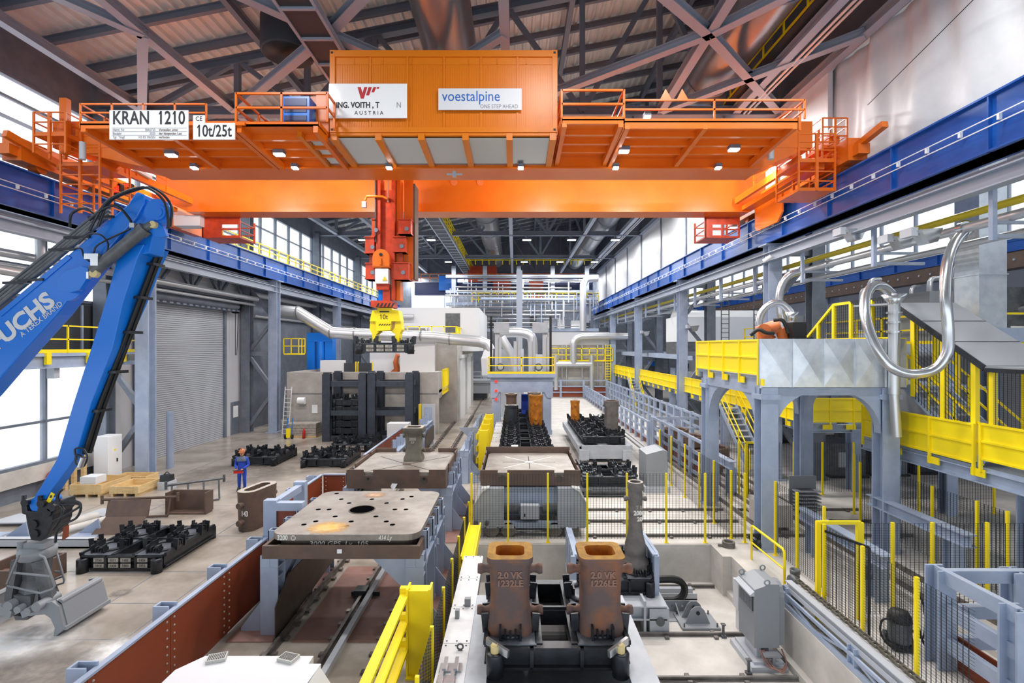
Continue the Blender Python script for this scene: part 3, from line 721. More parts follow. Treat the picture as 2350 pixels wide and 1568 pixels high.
# ================================================================ left side: loader, pallets, pit wall, plate stands
def Q(pts, Y): return [(W(x, y, Y).x, W(x, y, Y).z) for x, y in pts]
LY = 10.9
LD = thing('material_handler', 'blue material handler boom and stick with a grey clamshell grab on the floor', 'loader', tuple(G(75, 1450)), world=True)
boom = [(-290, 1190), (-33, 907), (59, 800), (130, 722), (192, 642), (272, 545), (314, 500), (330, 470), (330, 446), (312, 440), (292, 470), (250, 505), (156, 585), (0, 716), (-260, 935)]
g = MB().prism(Q(boom, LY), 'xz', LY, LY + .4)
b = part(LD, 'boom', g, 'machine_blue', bev=.03)
part(b, 'boom_seam', MB().prism(Q([(0, 716), (156, 585), (165, 592), (4, 727)], LY), 'xz', LY - .02, LY + .05), 'machine_blue')
st = [(562, 290, 330, 388), (590, 270, 316, 376), (699, 240, 281, 335), (800, 209, 258, 291), (930, 167, 208, 245), (1053, 131, 172, 193), (1120, 92, 122, 150), (1158, 68, 96, 126)]
rings = []
for y, a, c, d in st:
    A, C_ = W(a, y, LY), W(c, y, LY); Yd = C_.x * FPX / (d - VX)
    rings.append([A, C_, Vector((C_.x, Yd, C_.z)), Vector((A.x, Yd, A.z))])
rings[-1] = [v + Vector((0, 0, -.0)) for v in rings[-1]]
g = MB().loft(rings); p = W(85, 1157, LY + .1); g.tube([p + Vector((.12, -.12, .02)), p + Vector((.12, .3, .02))], .17, 14)
stick = part(LD, 'stick', g, 'machine_blue', bev=.012)
g = MB().prism(Q([(386, 530), (384, 490), (372, 470), (348, 466), (330, 500), (320, 545), (300, 600), (376, 590)], LY + .5), 'xz', LY + .06, LY + .5)
part(LD, 'stick_head', g, 'machine_blue', bev=.02)
def disc(mb, px, py, Y, r, t, m=0, n=20): p = W(px, py, Y); return mb.tube([p, p + Vector((0, t, 0))], r, n, m)
g = MB(); disc(g, 361, 487, LY - .06, .29, .1); disc(g, 361, 487, LY - .1, .17, .06); disc(g, 361, 487, LY - .12, .1, .06)
g.prism(Q([(338, 516), (346, 506), (362, 508), (386, 528), (392, 545), (380, 548), (366, 546), (350, 532)], LY), 'xz', LY - .14, LY - .04)
disc(g, 349, 515, LY - .22, .075, .1, 1)
part(LD, 'pivot_plate', g, ['machine_blue', 'tan'], bev=.01)
g = MB(); disc(g, 152, 655, LY - .05, .34, .1)
g.prism(Q([(151, 668), (152, 640), (165, 627), (205, 614), (220, 618), (222, 634), (200, 668), (178, 674)], LY), 'xz', LY - .2, LY - .08); disc(g, 213, 627, LY - .26, .09, .1, 1); g.cb(W(203, 632, LY - .24), .06, .06, .16, 2)
part(LD, 'cylinder_lug', g, ['machine_blue', 'tan', 'chrome'], bev=.01)
g = MB(); g.tube([W(216, 622, LY - .16), W(332, 525, LY - .16)], .125, 16); g.tube([W(322, 534, LY - .16), W(334, 524, LY - .16)], .145, 16); g.tube([W(332, 525, LY - .16), W(349, 515, LY - .16)], .08, 12)
part(LD, 'stick_cylinder', g, 'charcoal', 'dark grey hydraulic cylinder')
g = MB()
for i, (o, r) in enumerate(((6, .05), (15, .045), (24, .04), (34, .035))):
    g.tube([W(-120, 795 - o, LY + .15 + .1 * i), W(0, 706 - o * 1.1, LY + .15 + .1 * i), W(160, 575 - o, LY + .15 + .1 * i), W(252, 498 - o, LY + .15 + .1 * i)], r, 8)
part(LD, 'pipe_run', g, 'charcoal')
for a, c in ((10, 650), (45, 644), (115, 574), (150, 546), (205, 500)):
    part(LD, 'pipe_clamp', MB().bar(W(a, c, LY), W(a + 58, c - 2, LY), .1, .05), 'black')
hs = [[(205, 530), (232, 480), (262, 452), (330, 430), (375, 460), (386, 505), (385, 525)], [(225, 520), (250, 465), (300, 440), (352, 432), (392, 470), (391, 520)], [(160, 520), (165, 490), (195, 478), (218, 492)],
      [(205, 505), (240, 478), (270, 474), (295, 500), (305, 518)], [(180, 560), (205, 538), (232, 540), (248, 560), (242, 585), (225, 605)], [(190, 585), (205, 590), (215, 580), (228, 560), (300, 525)], [(160, 575), (185, 570), (193, 590), (205, 600)]]
for i, h in enumerate(hs):
    part(LD, 'hydraulic_hose', MB().tube(bez([W(x, y, LY - .22 + .06 * (i % 3)) for x, y in h], 6), .028 if i < 4 else .018, 7), 'black')
g = MB(); g.cb(W(216, 590, LY - .2), .3, .16, .12); g.cb(W(222, 600, LY - .22), .16, .14, .2); g.cb(W(306, 518, LY - .25), .1, .1, .1)
part(LD, 'valve_block', g, 'chrome')
g = MB(); pl = [Vector(((f - VX) * LY / FPX + .07, LY + d, W(0, y, LY).z)) for f, y, d in ((322, 565, .6), (312, 600, .55), (268, 750, .4), (206, 930, .32), (176, 1045, .25))]
for o in (0, .09): g.tube([p + Vector((0, -o * 1.5, 0)) for p in pl], .045, 8)
part(LD, 'hose_line', g, 'rubber')
for f, y, d in ((312, 600, .4), (288, 680, .33), (268, 762, .28), (238, 855, .22), (202, 945, .18)):
    p = Vector(((f - VX) * LY / FPX, LY + d, W(0, y, LY).z)); part(LD, 'hose_bracket', MB().box(p.x - .02, p.x + .16, p.y - .1, p.y + .28, p.z - .03, p.z + .03), 'black')
part(LD, 'hydraulic_hose', MB().tube(bez([W(x, y, LY - .06) for x, y in ((193, 1050), (176, 1045), (174, 1062), (190, 1072), (200, 1050), (190, 1030), (172, 1032), (176, 1055))], 5), .02, 6), 'black')
g = MB(); g.tube([W(192, 1050, LY - .12), W(184, 1072, LY - .12)], .055, 10)
part(LD, 'hose_coupling', g, 'chrome')
p = W(118, 1142, LY - .004); u = (W(122, 1133, LY) - W(112, 1152, LY)).normalized()
g = MB(); mtx = frame_mtx(p + Vector((0, -.012, 0)), (u.z, 0, -u.x), tuple(u)); g.box(-.045, .045, -.11, .11, 0, .012, 0); g.box(-.02, .02, .0, .06, .012, .015, 1); g.xf(mtx)
part(stick, 'warning_sticker', g, ['yellow', 'ink'])
# lettering on the boom
d = (W(110, 703, LY) - W(10, 783, LY)).normalized()
mt = frame_mtx(W(50, 739, LY - .008), d, (-d.z, 0, d.x))
part(b, 'lettering', text_mb('FUCHS', .5, 1.08, .004, 'CENTER', mt, .02), 'offwhite')
mt = frame_mtx(W(95, 733, LY - .008), d, (-d.z, 0, d.x))
part(b, 'lettering', text_mb('A TEREX BRAND', .16, .95, .004, 'CENTER', mt), 'offwhite')
# grab head
def S1(pts): return [(x * 260 / 1073, 1100 + y * 380 / 1568) for x, y in pts]
GY = LY - .05
g = MB().prism(Q(S1([(195, 235), (240, 205), (250, 230), (255, 300), (345, 310), (360, 240), (520, 215), (540, 290), (500, 340), (495, 420), (470, 480), (440, 545), (380, 590), (290, 580), (270, 510), (248, 400), (240, 340), (205, 330)]), GY), 'xz', GY, GY + .5)
for x, y in ((228, 225), (380, 235)): disc(g, *S1([(x, y)])[0], GY - .05, .08, .2); q = W(*S1([(x, y - 15)])[0], GY); g.tube([q, q + Vector((0, 0, .14))], .05, 8)
for x, y in ((480, 270), (440, 320), (310, 430), (320, 520)): disc(g, *S1([(x, y)])[0], GY - .04, .09, .2)
part(LD, 'grab_hanger', g, 'black', bev=.03)
g = MB(); c = W(*S1([(355, 690)])[0], GY + .25); g.lathe([(0, .16), (.3, .16), (.3, .1), (.34, .08), (.34, -.0), (.33, -.02), (.33, -.1), (.28, -.12), (0, -.12)], c, 28); g.box(c.x - .12, c.x + .32, c.y - .2, c.y + .1, c.z + .14, c.z + .26); g.tube([c + Vector((-.2, -.15, .1)), c + Vector((-.2, -.15, .3))], .08, 8)
part(LD, 'rotator_ring', g, 'grey_paint')
g = MB(); c2 = W(*S1([(330, 1000)])[0], GY + .3)
g.lathe([(.26, c.z - .1 - c2.z), (.24, .2), (.36, -.25), (.3, -.45)], (c.x, c.y, c2.z), 8, sm=False)
for sx in (-1, 1): g.bar((c.x + sx * .22, c.y - .2, c.z - .1), (c.x + sx * .42, c.y - .15, c2.z - .25), .16, .2)
g.prism(Q(S1([(170, 1080), (330, 1090), (330, 1180), (260, 1200), (200, 1190)]), GY), 'xz', GY - .1, GY + .5); g.prism(Q(S1([(170, 1270), (310, 1280), (300, 1310), (190, 1315)]), GY), 'xz', GY - .1, GY + .5)
g.prism(Q(S1([(190, 1180), (320, 1180), (290, 1300), (190, 1300)]), GY), 'xz', GY, GY + .5)
part(LD, 'grab_body', g, 'charcoal')
for pts, yy in (([(215, 710), (180, 715), (65, 990), (75, 1010), (380, 1080), (500, 1040), (520, 1010), (420, 740), (370, 720)], -.25), ([(500, 680), (535, 690), (610, 960), (600, 985), (545, 1000)], .5), ([(120, 885), (470, 920)], -.22), ([(520, 875), (590, 880)], .5), ([(520, 950), (600, 920)], .5)):
    part(LD, 'guard_hoop', MB().tube([W(x, y, GY + yy) for x, y in S1(pts)], .022, 7), 'grey_paint')
def shell(sgn, cx):
    def T(pts): return [(cx + sgn * (x * 260 / 1073 - 50), 1100 + y * 380 / 1568) for x, y in pts]
    g = MB(); side = [(240, 1230), (340, 1180), (540, 1135), (600, 1180), (655, 1390), (550, 1485), (565, 1380), (525, 1290), (470, 1255), (320, 1270), (260, 1290)]
    side2 = [(540, 1050), (735, 1030), (800, 1080), (855, 1240), (760, 1340), (700, 1330), (700, 1200)]
    A = Q(T(side), GY); g.prism(A, 'xz', GY - .12, GY - .02)
    # bucket skin between the near cheek and the far one
    B = Q(T([(540, 1135), (600, 1180), (655, 1390), (550, 1485)]), GY - .02); dy = 1.0
    r1 = [Vector((x, GY - .04, z)) for x, z in B]; r2 = [Vector((x, GY + dy, z)) for x, z in B]
    for i in range(3):
        a, b2, c3, d3 = r1[i], r1[i + 1], r2[i + 1], r2[i]; n = Vector((.03 * sgn, 0, .03))
        g.loft([[a, b2, c3, d3], [a - n, b2 - n, c3 - n, d3 - n]])
    g.prism(A[2:] if False else Q(T([(470, 1150), (540, 1135), (600, 1180), (655, 1390), (550, 1485), (565, 1380), (525, 1290)]), GY), 'xz', GY + dy - .02, GY + dy + .06)
    g.bar(r1[2] + Vector((0, -.08, 0)), r2[2] + Vector((0, .06, 0)), .06, .08)
    g.tube([r1[1] + Vector((-.05 * sgn, 0, .05)), r2[1] + Vector((-.05 * sgn, 0, .05))], .06, 8)
    return g
sh = shell(1, 50); part(LD, 'clamshell', sh, 'grey_paint', bev=.006)
sh = shell(-1, 48); part(LD, 'clamshell', sh, 'grey_paint', bev=.006)
for x, y in ((72, 1205), (160, 1240), (255, 1255), (340, 1215)):
    g = MB(); disc(g, *S1([(x, y)])[0], GY - .24, .1 if x in (72, 340) else .075, .5); part(LD, 'pivot_pin', g, 'grey_paint')
for h in ([(560, 190), (570, 215), (700, 205), (760, 230), (740, 270), (600, 350), (500, 400)], [(545, 200), (600, 240), (740, 235), (765, 285), (720, 370), (600, 430), (540, 500), (525, 600)], [(545, 150), (545, 220), (610, 300), (560, 390), (530, 450)], [(600, 90), (555, 140), (550, 220), (590, 280), (570, 380), (500, 480)]):
    part(LD, 'hydraulic_hose', MB().tube(bez([W(x, y, GY - .12) for x, y in S1(h)], 6), .025, 7), 'black')
g = MB().prism(Q(S1([(560, 470), (595, 455), (590, 570), (545, 600)]), GY), 'xz', GY + .1, GY + .16); part(LD, 'side_plate', g, 'red_oxide')

# ---------------------------------------------------------------- black casting pallets
def seat_mb(cx, cy, r=.42, tall=1.0, seed=0):
    g = MB(); z = .42; n = 16
    ring = [(cx + r * 1.05 * math.cos(2 * PI * i / n), cy + r * 1.05 * math.sin(2 * PI * i / n), z + .03) for i in range(n)]
    g.tube(ring, .055, 6, 0, True)
    for k in range(4):
        a = PI / 2 * k + .0; ca, sa = math.cos(a), math.sin(a); bx, by = cx + ca * r * .98, cy + sa * r * .98
        w, t = (.34, .07); h = (.24 + .08 * ((k + seed) % 2)) * tall
        ex, ey = -sa, ca
        for i in range(5):                        # a curved saddle made of upright ribs
            u = (i - 2) / 2;  hh = h * (.62 + .38 * u * u); p = Vector((bx + ex * u * w / 2 + ca * .05 * u * u, by + ey * u * w / 2 + sa * .05 * u * u, z))
            g.bar(p, p + Vector((ca * .03, sa * .03, hh)), .035, .13, 0, (ca, sa, 0))
        o = Vector((ca * -.05, sa * -.05, 0)); g.bar(Vector((bx - ex * w / 2, by - ey * w / 2, z + h * .3)) + o, Vector((bx + ex * w / 2, by + ey * w / 2, z + h * .3)) + o, .03, h * .62)
    return g
def pallet(label, loc, rz, m='black', plates=True, group='black casting pallets', tall=1.0):
    t = thing('casting_pallet', label, 'pallet', loc, rz, group)
    g = MB(); w = 1.12
    for s in (-1, 1):
        g.ib((s * w, -1.12, .27), (s * w, 1.12, .27), .16, .32, 0, (0, 0, 1), .04); g.ib((-w, s * 1.1, .24), (w, s * 1.1, .24), .2, .36, 0, (0, 0, 1), .04)
        g.ib((s * .3, -1.1, .3), (s * .3, 1.1, .3), .12, .28, 0, (0, 0, 1), .035)
        g.bar((s * (w + .06), -1.12, .46), (s * (w + .06), 1.12, .46), .07, .07)
        for x in (-.42, .4): g.box(x - .03, x + .03, s * 1.1 - .1, s * 1.1 + .1, .06, .42)
    g.bar((-w, 0, .3), (w, 0, .3), .14, .26); g.bar((-w, .0, .45), (w, .0, .45), .06, .06)
    for sx in (-1, 1):
        for sy in (-1, 1):
            for a in (-.36, .36): g.bar((sx * .3, sy * .56 + a, .39), (sx * 1.14, sy * .56 + a, .39), .22, .05)
            g.box(sx * .3 if sx > 0 else -.46, .46 if sx > 0 else -.3, sy * .56 - .5, sy * .56 + .5, .38, .42)
    part(t, 'frame', g, m)
    for sx in (-1, 1): part(t, 'deck_plate', MB().prism([(sx * .34, -1.14), (sx * 1.05, -1.14), (sx * 1.2, -.95), (sx * 1.2, 1.12), (sx * .34, 1.12)], 'xy', .425, .44), 'worn_steel')
    for sx in (-1, 1):
        for sy in (-1, 1):
            g = MB(); g.lathe([(.05, .38), (.13, .38), (.14, .36), (.14, .0), (.05, .0), (.05, .38)], (sx * 1.02, sy * 1.24, 0), 14); g.box(sx * 1.02 - .1, sx * 1.02 + .1, sy * 1.14 - .08, sy * 1.14 + .08, .04, .32)
            part(t, 'corner_socket', g, m)
            part(t, 'mold_seat', seat_mb(sx * .77, sy * .56, .37, tall, sx), m)
    if plates:
        for i, x in enumerate((-.6, -.2, .14, .6)):
            for j, z in enumerate((.32, .17)):
                nm = text_mb((('2150', '1571', '1451', '1434'), ('1018', '1438', '1460', '1515'))[j][i], .09, 1.0, .002, 'CENTER', frame_mtx((x, -1.217, z), *FACE)); nb = MB().box(x - .14, x + .14, -1.215, -1.2, z - .055, z + .055); nb.add(nm.v, nm.f, 1)
                part(t, 'number_plate', nb, ['stone', 'ink'])
    return t
PAL = pallet('black casting pallet with eight small number plates, on the floor by the grey clamshell grab', (-10.85, 15.0, 0), 0)
# the same pallet without number plates
P2 = pallet('black casting pallet on the floor right behind the worker in blue', (-13.55, 27.3, 0), 0, 'black', False)
P3 = dup(P2, (-9.8, 26.9, 0), 0, 'black casting pallet on the floor between the worker and the cross grooved plate')
P4 = dup(PAL, (-9.6, 30.7, 0), 0, 'black casting pallet on the floor directly in front of the tall dark rack')
PH = dup(PAL, tuple(W(884, 812, MY)), .25, 'black casting pallet with number plates held up by the yellow grab', 'black casting pallets')

# ---------------------------------------------------------------- red brown guard wall of the plate bay
def wall_seg(name, a, b_, z, th=.04, label='', n=None):
    a, b_ = Vector((*a, 0)), Vector((*b_, 0)); L = (b_ - a).length; d = (b_ - a) / L; nrm = Vector((d.y, -d.x, 0)); n = n or max(1, round(L / 2.1))
    t = thing(name, label, 'barrier', tuple((a + b_) / 2), world=True)
    for i in range(n):
        p, q = a + d * (L * i / n + .006), a + d * (L * (i + 1) / n - .006)
        g = MB().bar(p + Vector((0, 0, z / 2 + .02)), q + Vector((0, 0, z / 2 + .02)), th, z - .04)
        pn = part(t, 'panel', g, 'red_oxide')
        g = MB()
        for e in (p + d * .09, q - d * .09):
            for k in range(9):
                c = e + Vector((0, 0, .12 + k * (z - .24) / 8))
                for s in (-1, 1): g.ball(c + nrm * (th / 2) * s, .022, n=6)
        part(pn, 'bolt_row', g, 'stone')
    g = MB().bar(a + Vector((0, 0, z)), b_ + Vector((0, 0, z)), .1, .04, 0, (0, 0, 1), .0)
    part(t, 'top_rail', g, 'steel_blue')
    return t
tA = wall_seg('guard_wall', (-6.2, 5.5), (-6.2, 12.5), 1.42, label='long red brown bolted steel wall beside the rails in front', n=4)
tB = wall_seg('guard_wall', (-7.2, 15.2), (-7.2, 18.7), 1.42, label='red brown steel wall section behind the holed square plate', n=2)
tC = wall_seg('guard_wall', (-7.15, 18.75), (-6.3, 18.75), 1.42, label='red brown steel wall facing us left of the plate with the upright mold', n=1)
for t, pts in ((tA, [(-6.42, 7.4), (-6.42, 9.15), (-6.42, 10.75), (-6.42, 12.3)]), (tB, [(-7.42, 16.6), (-7.42, 18.2)])):
    for x, y in pts:
        part(t, 'support_post', MB().box(x - .12, x + .16, y - .1, y - .07, 0, 1.5).box(x - .12, x + .2, y + .07, y + .1, 0, 1.5).box(x - .12, x - .08, y - .07, y + .07, 0, 1.5), 'steel_blue')

# ---------------------------------------------------------------- track in the plate bay
def track_rail(x, y0, y1, label, z=0, m='rail', clips=True):
    t = thing('track_rail', label, 'rail', (x, (y0 + y1) / 2, z), world=True, group='rails of the plate bay')
    g = MB(); g.box(x - .07, x + .07, y0, y1, z, z + .025); g.box(x - .02, x + .02, y0, y1, z + .02, z + .1); g.box(x - .035, x + .035, y0, y1, z + .09, z + .13)
    part(t, 'rail_profile', g, m)
    if clips:
        g = MB(); y = y0 + .2
        while y < min(y1, 45):
            for s in (-1, 1): g.cb((x + s * .11, y, z + .03), .1, .12, .05)
            y += .55
        o = part(t, 'rail_clips', g, m); o['kind'] = 'stuff'
track_rail(-4.93, 6, 70, 'left one of the three floor rails running under the square plates')
track_rail(-3.76, 6, 70, 'middle floor rail with a grey top strip under the square plates')
track_rail(-2.75, 6, 20, 'floor rail next to the yellow guard rail post')
single('contact_strip', 'flat grey metal strip lying along the middle floor rail', 'strip', MB().box(-3.62, -3.5, 6, 13.9, .13, .16).box(-3.6, -3.52, 6, 13.9, 0, .13), 'grey_light')
single('rail_joint', 'dark rail joint clamp on the middle floor rail', 'clamp', MB().box(-3.95, -3.66, 12.3, 12.6, 0, .2).box(-4.05, -3.35, 12.42, 12.48, .02, .12), 'black')
single('floor_plate', 'broad red brown steel floor plate lying between the rails under the holed plate', 'floor plate', MB().box(-4.68, -2.86, 10.5, 14.1, .0, .02), 'red_plate')
single('floor_plate', 'red brown steel floor plate left of the rails at the foot of the grey stand', 'floor plate', MB().box(-6.05, -5.08, 10.5, 14.1, .0, .02), 'red_plate')
single('floor_plate', 'red brown steel floor plate at the right feet of the grey stand', 'floor plate', MB().box(-2.6, -1.5, 10.2, 14.1, .0, .02), 'red_plate')
single('floor_plate', 'red brown steel floor plate under the far plate stand', 'floor plate', MB().box(-2.6, -1.5, 15.8, 20.5, .0, .02), 'red_plate')

# ---------------------------------------------------------------- stands carrying the square plates
def stand(label, x0, x1, y0, y1, ztop, loc):
    t = thing('plate_stand', label, 'stand', loc, world=True)
    for sx, x in ((-1, x0 + .19), (1, x1 - .19)):
        for y in (y0 + .19, (y0 + y1) / 2, y1 - .19):
            g = MB(); g.ib((x, y, 0), (x, y, ztop), .38, .36, 0, (0, 1, 0), .03)
            g.box(x - .17, x + .17, y - .17, y + .17, ztop - .5, ztop - .47)
            e = x + sx * .19; g.prism([(e, 0), (e + sx * .5, 0), (e + sx * .5, .1), (e, .75)], 'xz', y - .012, y + .012)
            part(t, 'leg', g, 'steel_blue')
        g = MB(); g.ib((x, y0, ztop - .14), (x, y1, ztop - .14), .36, .28, 0, (0, 0, 1), .03)
        for a, c in ((y0 + .3, (y0 + y1) / 2), (y1 - .3, (y0 + y1) / 2)): g.bar((x, a, ztop - .9), (x, c, ztop - .25), .16, .16)
        part(t, 'side_beam', g, 'steel_blue')
        xi = x - sx * .22; g = MB()
        if sx < 0: g.prism([(y0 - .2, .02), (y0 - .2, .72), (y0 + .4, 1.15), (y1, 1.15), (y1, .3)], 'yz', xi, xi + .02)
        else: g.bar((x - .2, y0 + .1, ztop - .1), (x - .2, y0 + .1, ztop - .75), .02); g.prism([(x - .2, ztop - .02), (x - .2, ztop - .8), (x - 1.0, ztop - .02)], 'xz', y0 + .1, y0 + .13)
        part(t, 'skirt_plate' if sx < 0 else 'gusset', g, 'plate_side' if sx < 0 else 'steel_blue')
        for y in (y0 + .5, y0 + 1.25, y0 + 2.0, y0 + 2.75):
            xo = x + sx * .12; g = MB().box(xo - .1, xo + .1, y - .1, y - .08, ztop, ztop + .4).box(xo - .1, xo + .1, y + .08, y + .1, ztop, ztop + .4).box(xo + sx * .08 - .01, xo + sx * .08 + .01, y - .1, y + .1, ztop, ztop + .4)
            part(t, 'corner_stop', g, 'steel_blue')
    return t
t = thing('side_barrier', 'grey blue barrier frame at the left edge of the holed square plate', 'barrier', (-6, 13, 0), world=True)
for y in (12.6, 14.3): part(t, 'post', MB().box(-6.27, -5.95, y - .1, y + .1, 0, 2.36), 'steel_blue')
part(t, 'rail', MB().box(-5.95, -5.3, 12.5, 12.7, 2.1, 2.3).box(-6.2, -6.02, 12.7, 14.2, 2.1, 2.28), 'steel_blue')
part(t, 'panel', MB().box(-5.95, -5.5, 12.56, 12.6, .2, 2.1), 'red_oxide')
def rrect(wx, wy, r, cx=0, cy=0, n=5):
    out = []
    for (sx, sy, a0) in ((1, 1, 0), (-1, 1, PI / 2), (-1, -1, PI), (1, -1, 1.5 * PI)):
        for i in range(n + 1):
            a = a0 + PI / 2 * i / n; out.append((cx + sx * (wx / 2 - r) + r * math.cos(a), cy + sy * (wy / 2 - r) + r * math.sin(a)))
    return out
stand('grey blue steel stand under the holed square plate marked 3200', -5.45, -1.95, 10.72, 14.1, 1.72, (-3.7, 12.4, 0))
t = thing('plate_tray', 'shallow brown steel tray holding the holed square plate', 'tray', (-3.65, 12.3, 1.73), world=True)
g = MB()
for a in ((-5.32, -2.0, 10.55, 10.62), (-5.32, -2.0, 13.95, 14.02), (-5.32, -5.25, 10.62, 13.95), (-2.07, -2.0, 10.62, 13.95)): g.box(a[0], a[1], a[2], a[3], 1.73, 2.0)
g.box(-5.25, -2.07, 10.62, 13.95, 1.735, 1.76)
part(t, 'tray_frame', g, 'tray')
c = W(779, 1266, 10.54); part(t, 'label_sticker', MB().box(c.x - .05, c.x + .05, 10.535, 10.55, c.z - .04, c.z + .04), 'sign_white')
for x in (-5.0, -2.4):
    for y in (10.85, 13.6): part(t, 'spacer_block', MB().box(x - .18, x + .18, y - .12, y + .12, 1.76, 1.88), 'green')
PX0, PX1, PY0, PY1, PZ = -5.24, -2.04, 10.68, 13.88, 2.2
bm = MB().prism(rrect(3.2, 3.2, .3, -3.64, 12.28, 6), 'xy', 2.06, 2.2)
t = thing('holed_plate', 'worn square steel plate with a round centre hole and chalk 3200 on its edge', 'steel plate', (-3.64, 12.28, 1.94), world=True)
part(t, 'upper_plate', bm, 'plate_top', bev=.01)
part(t, 'lower_plate', MB().prism(rrect(3.0, 3.0, .3, -3.64, 12.28, 6), 'xy', 1.88, 2.06), 'plate_side')
def plate_hole(px, py, rx, ry):
    c = G(px, py, PZ); k = c.y / FPX; return MB().prism([(c.x + rx * k * math.cos(2 * PI * i / 20), c.y + ry * math.sin(2 * PI * i / 20)) for i in range(20)], 'xy', PZ, PZ + .004)
hp = [(825, 251), (857, 291), (1090, 267), (1070, 291), (912, 318), (1172, 318), (1345, 273), (1283, 290), (698, 362), (773, 362), (1230, 362), (1307, 362), (815, 411), (1098, 411), (680, 445), (598, 467), (926, 446), (893, 477), (1170, 446), (1213, 468)]
for x, y in hp:
    c = G(500 + x * .3303, 1050 + y * .3303, PZ); part(t, 'bolt_hole', MB().prism([(c.x + .06 * math.cos(2 * PI * i / 14), c.y + .06 * math.sin(2 * PI * i / 14)) for i in range(14)], 'xy', PZ - .05, PZ + .003), 'hole')
c = G(831, 1170, PZ); g = MB(); R = .29
g.add([(c.x + R * math.cos(2 * PI * i / 28), c.y + R * math.sin(2 * PI * i / 28), PZ + .003) for i in range(28)], [tuple(range(28))], 1)
g.lathe([(R * 1.01, .0), (R * 1.01, .012), (R * 1.1, .008), (R * 1.1, 0)], (c.x, c.y, PZ), 28)
part(t, 'centre_hole', g, ['plate_side', 'hole'])
def stain(px, py, rx, ry, k, z=PZ, seed=1):
    rnd = random.Random(seed); c = G(px, py, z)
    return MB().add([(c.x + rx * (1 + .25 * rnd.uniform(-1, 1)) * math.cos(2 * PI * i / 26), c.y + ry * (1 + .25 * rnd.uniform(-1, 1)) * math.sin(2 * PI * i / 26), z + k) for i in range(26)], [tuple(range(26))])
def soft(name, c, c2, fade=.55):
    """a sprayed patch with a ragged, thinning edge, on a thin disc of its own"""
    m = mat(name, c, .6, 0, c2, 5); nt = m.node_tree; b = nt.nodes['Principled BSDF']
    co = nt.nodes.new('ShaderNodeTexCoord'); gr = nt.nodes.new('ShaderNodeVectorMath'); gr.operation = 'DISTANCE'; gr.inputs[1].default_value = (.5, .5, .5)
    mp = nt.nodes.new('ShaderNodeMapping'); mp.inputs['Scale'].default_value = (1, 1, 0); mp.inputs['Location'].default_value = (0, 0, .5)
    nt.links.new(co.outputs['Generated'], mp.inputs[0]); nt.links.new(mp.outputs[0], gr.inputs[0])
    nz = nt.nodes.new('ShaderNodeTexNoise'); nz.inputs['Scale'].default_value = 9
    ad = nt.nodes.new('ShaderNodeMath'); ad.operation = 'MULTIPLY_ADD'; ad.inputs[1].default_value = .3; nt.links.new(nz.outputs['Fac'], ad.inputs[0]); nt.links.new(gr.outputs['Value'], ad.inputs[2])
    r = nt.nodes.new('ShaderNodeMapRange'); r.inputs[1].default_value = .62; r.inputs[2].default_value = .3; nt.links.new(ad.outputs[0], r.inputs[0]); nt.links.new(r.outputs[0], b.inputs['Alpha'])
    M[name] = m
soft('rust_spray', 'e3a844', 'd9b880'); soft('rust_patch', 'a9805c', 'b39a80'); soft('dust', 'e8e9ea', 'd9d6d2'); soft('dark_stain', '77706a', '8f877f')
part(t, 'rust_stain', stain(752, 1211, .55, .42, .005), 'rust_spray'); part(t, 'rust_stain', stain(862, 1137, .35, .3, .005, seed=3), 'rust_patch')
g = text_mb('3200', .14, .8, .003, 'LEFT', frame_mtx((W(636, 1235, 10.674).x, 10.674, 2.125), *FACE), .004)
c = W(673, 1234, 10.674)
for a in ((-.05, -.05, .05, -.035), (-.05, .035, .05, .05), (-.05, -.05, -.035, .05), (.035, -.05, .05, .05)): g.box(c.x + a[0], c.x + a[2], 10.67, 10.676, 2.125 + a[1], 2.125 + a[3])
part(t, 'chalk_marks', g, 'chalk')
g = text_mb('414 Ly', .15, .7, .003, 'LEFT', frame_mtx((W(868, 1235, 10.67).x, 10.674, 2.125), *FACE), .0, 1, .2); part(t, 'chalk_marks', g, 'chalk')
g = text_mb('3000 GPS  Ly  105', .135, 1.25, .003, 'LEFT', frame_mtx((W(706, 1246, 10.7).x, 10.774, 1.962), *FACE), .0, 1, .15); part(t, 'chalk_marks', g, 'chalk')

stand('grey blue steel stand under the cross grooved plate', -5.75, -2.1, 16.75, 20.0, 1.48, (-3.9, 18.4, 0))
t = thing('plate_tray', 'brown tray with notched walls around the cross grooved plate', 'tray', (-3.93, 18.3, 1.5), world=True)
def notched(x0, x1, y, z0, z1, zn, xs, w=.16, th=.05, axis='x'):
    cuts = [x0]; 
    for x in xs: cuts += [x - w, x + w]
    cuts += [x1]; g = MB()
    for i in range(0, len(cuts), 2): g.box(cuts[i], cuts[i + 1], y, y + th, z0, z1) if axis == 'x' else g.box(y, y + th, cuts[i], cuts[i + 1], z0, z1)
    for x in xs: g.box(x - w, x + w, y, y + th, z0, zn) if axis == 'x' else g.box(y, y + th, x - w, x + w, z0, zn)
    return g
Y0, Y1, TX0, TX1 = 16.6, 19.95, -5.57, -2.28
g = notched(TX0, TX1, Y0, 1.5, 2.12, 1.92, (-4.85, -3.0)); g.join(notched(TX0, TX1, Y1, 1.5, 2.16, 1.8, (-4.55, -3.2))); g.join(notched(Y0 + .05, Y1, TX0, 1.5, 2.12, 1.7, (17.3, 19.2), axis='y')); g.join(notched(Y0 + .05, Y1, TX1 - .05, 1.5, 2.12, 1.7, (17.3, 19.2), axis='y')); g.box(TX0 + .05, TX1 - .05, Y0 + .05, Y1, 1.505, 1.53)
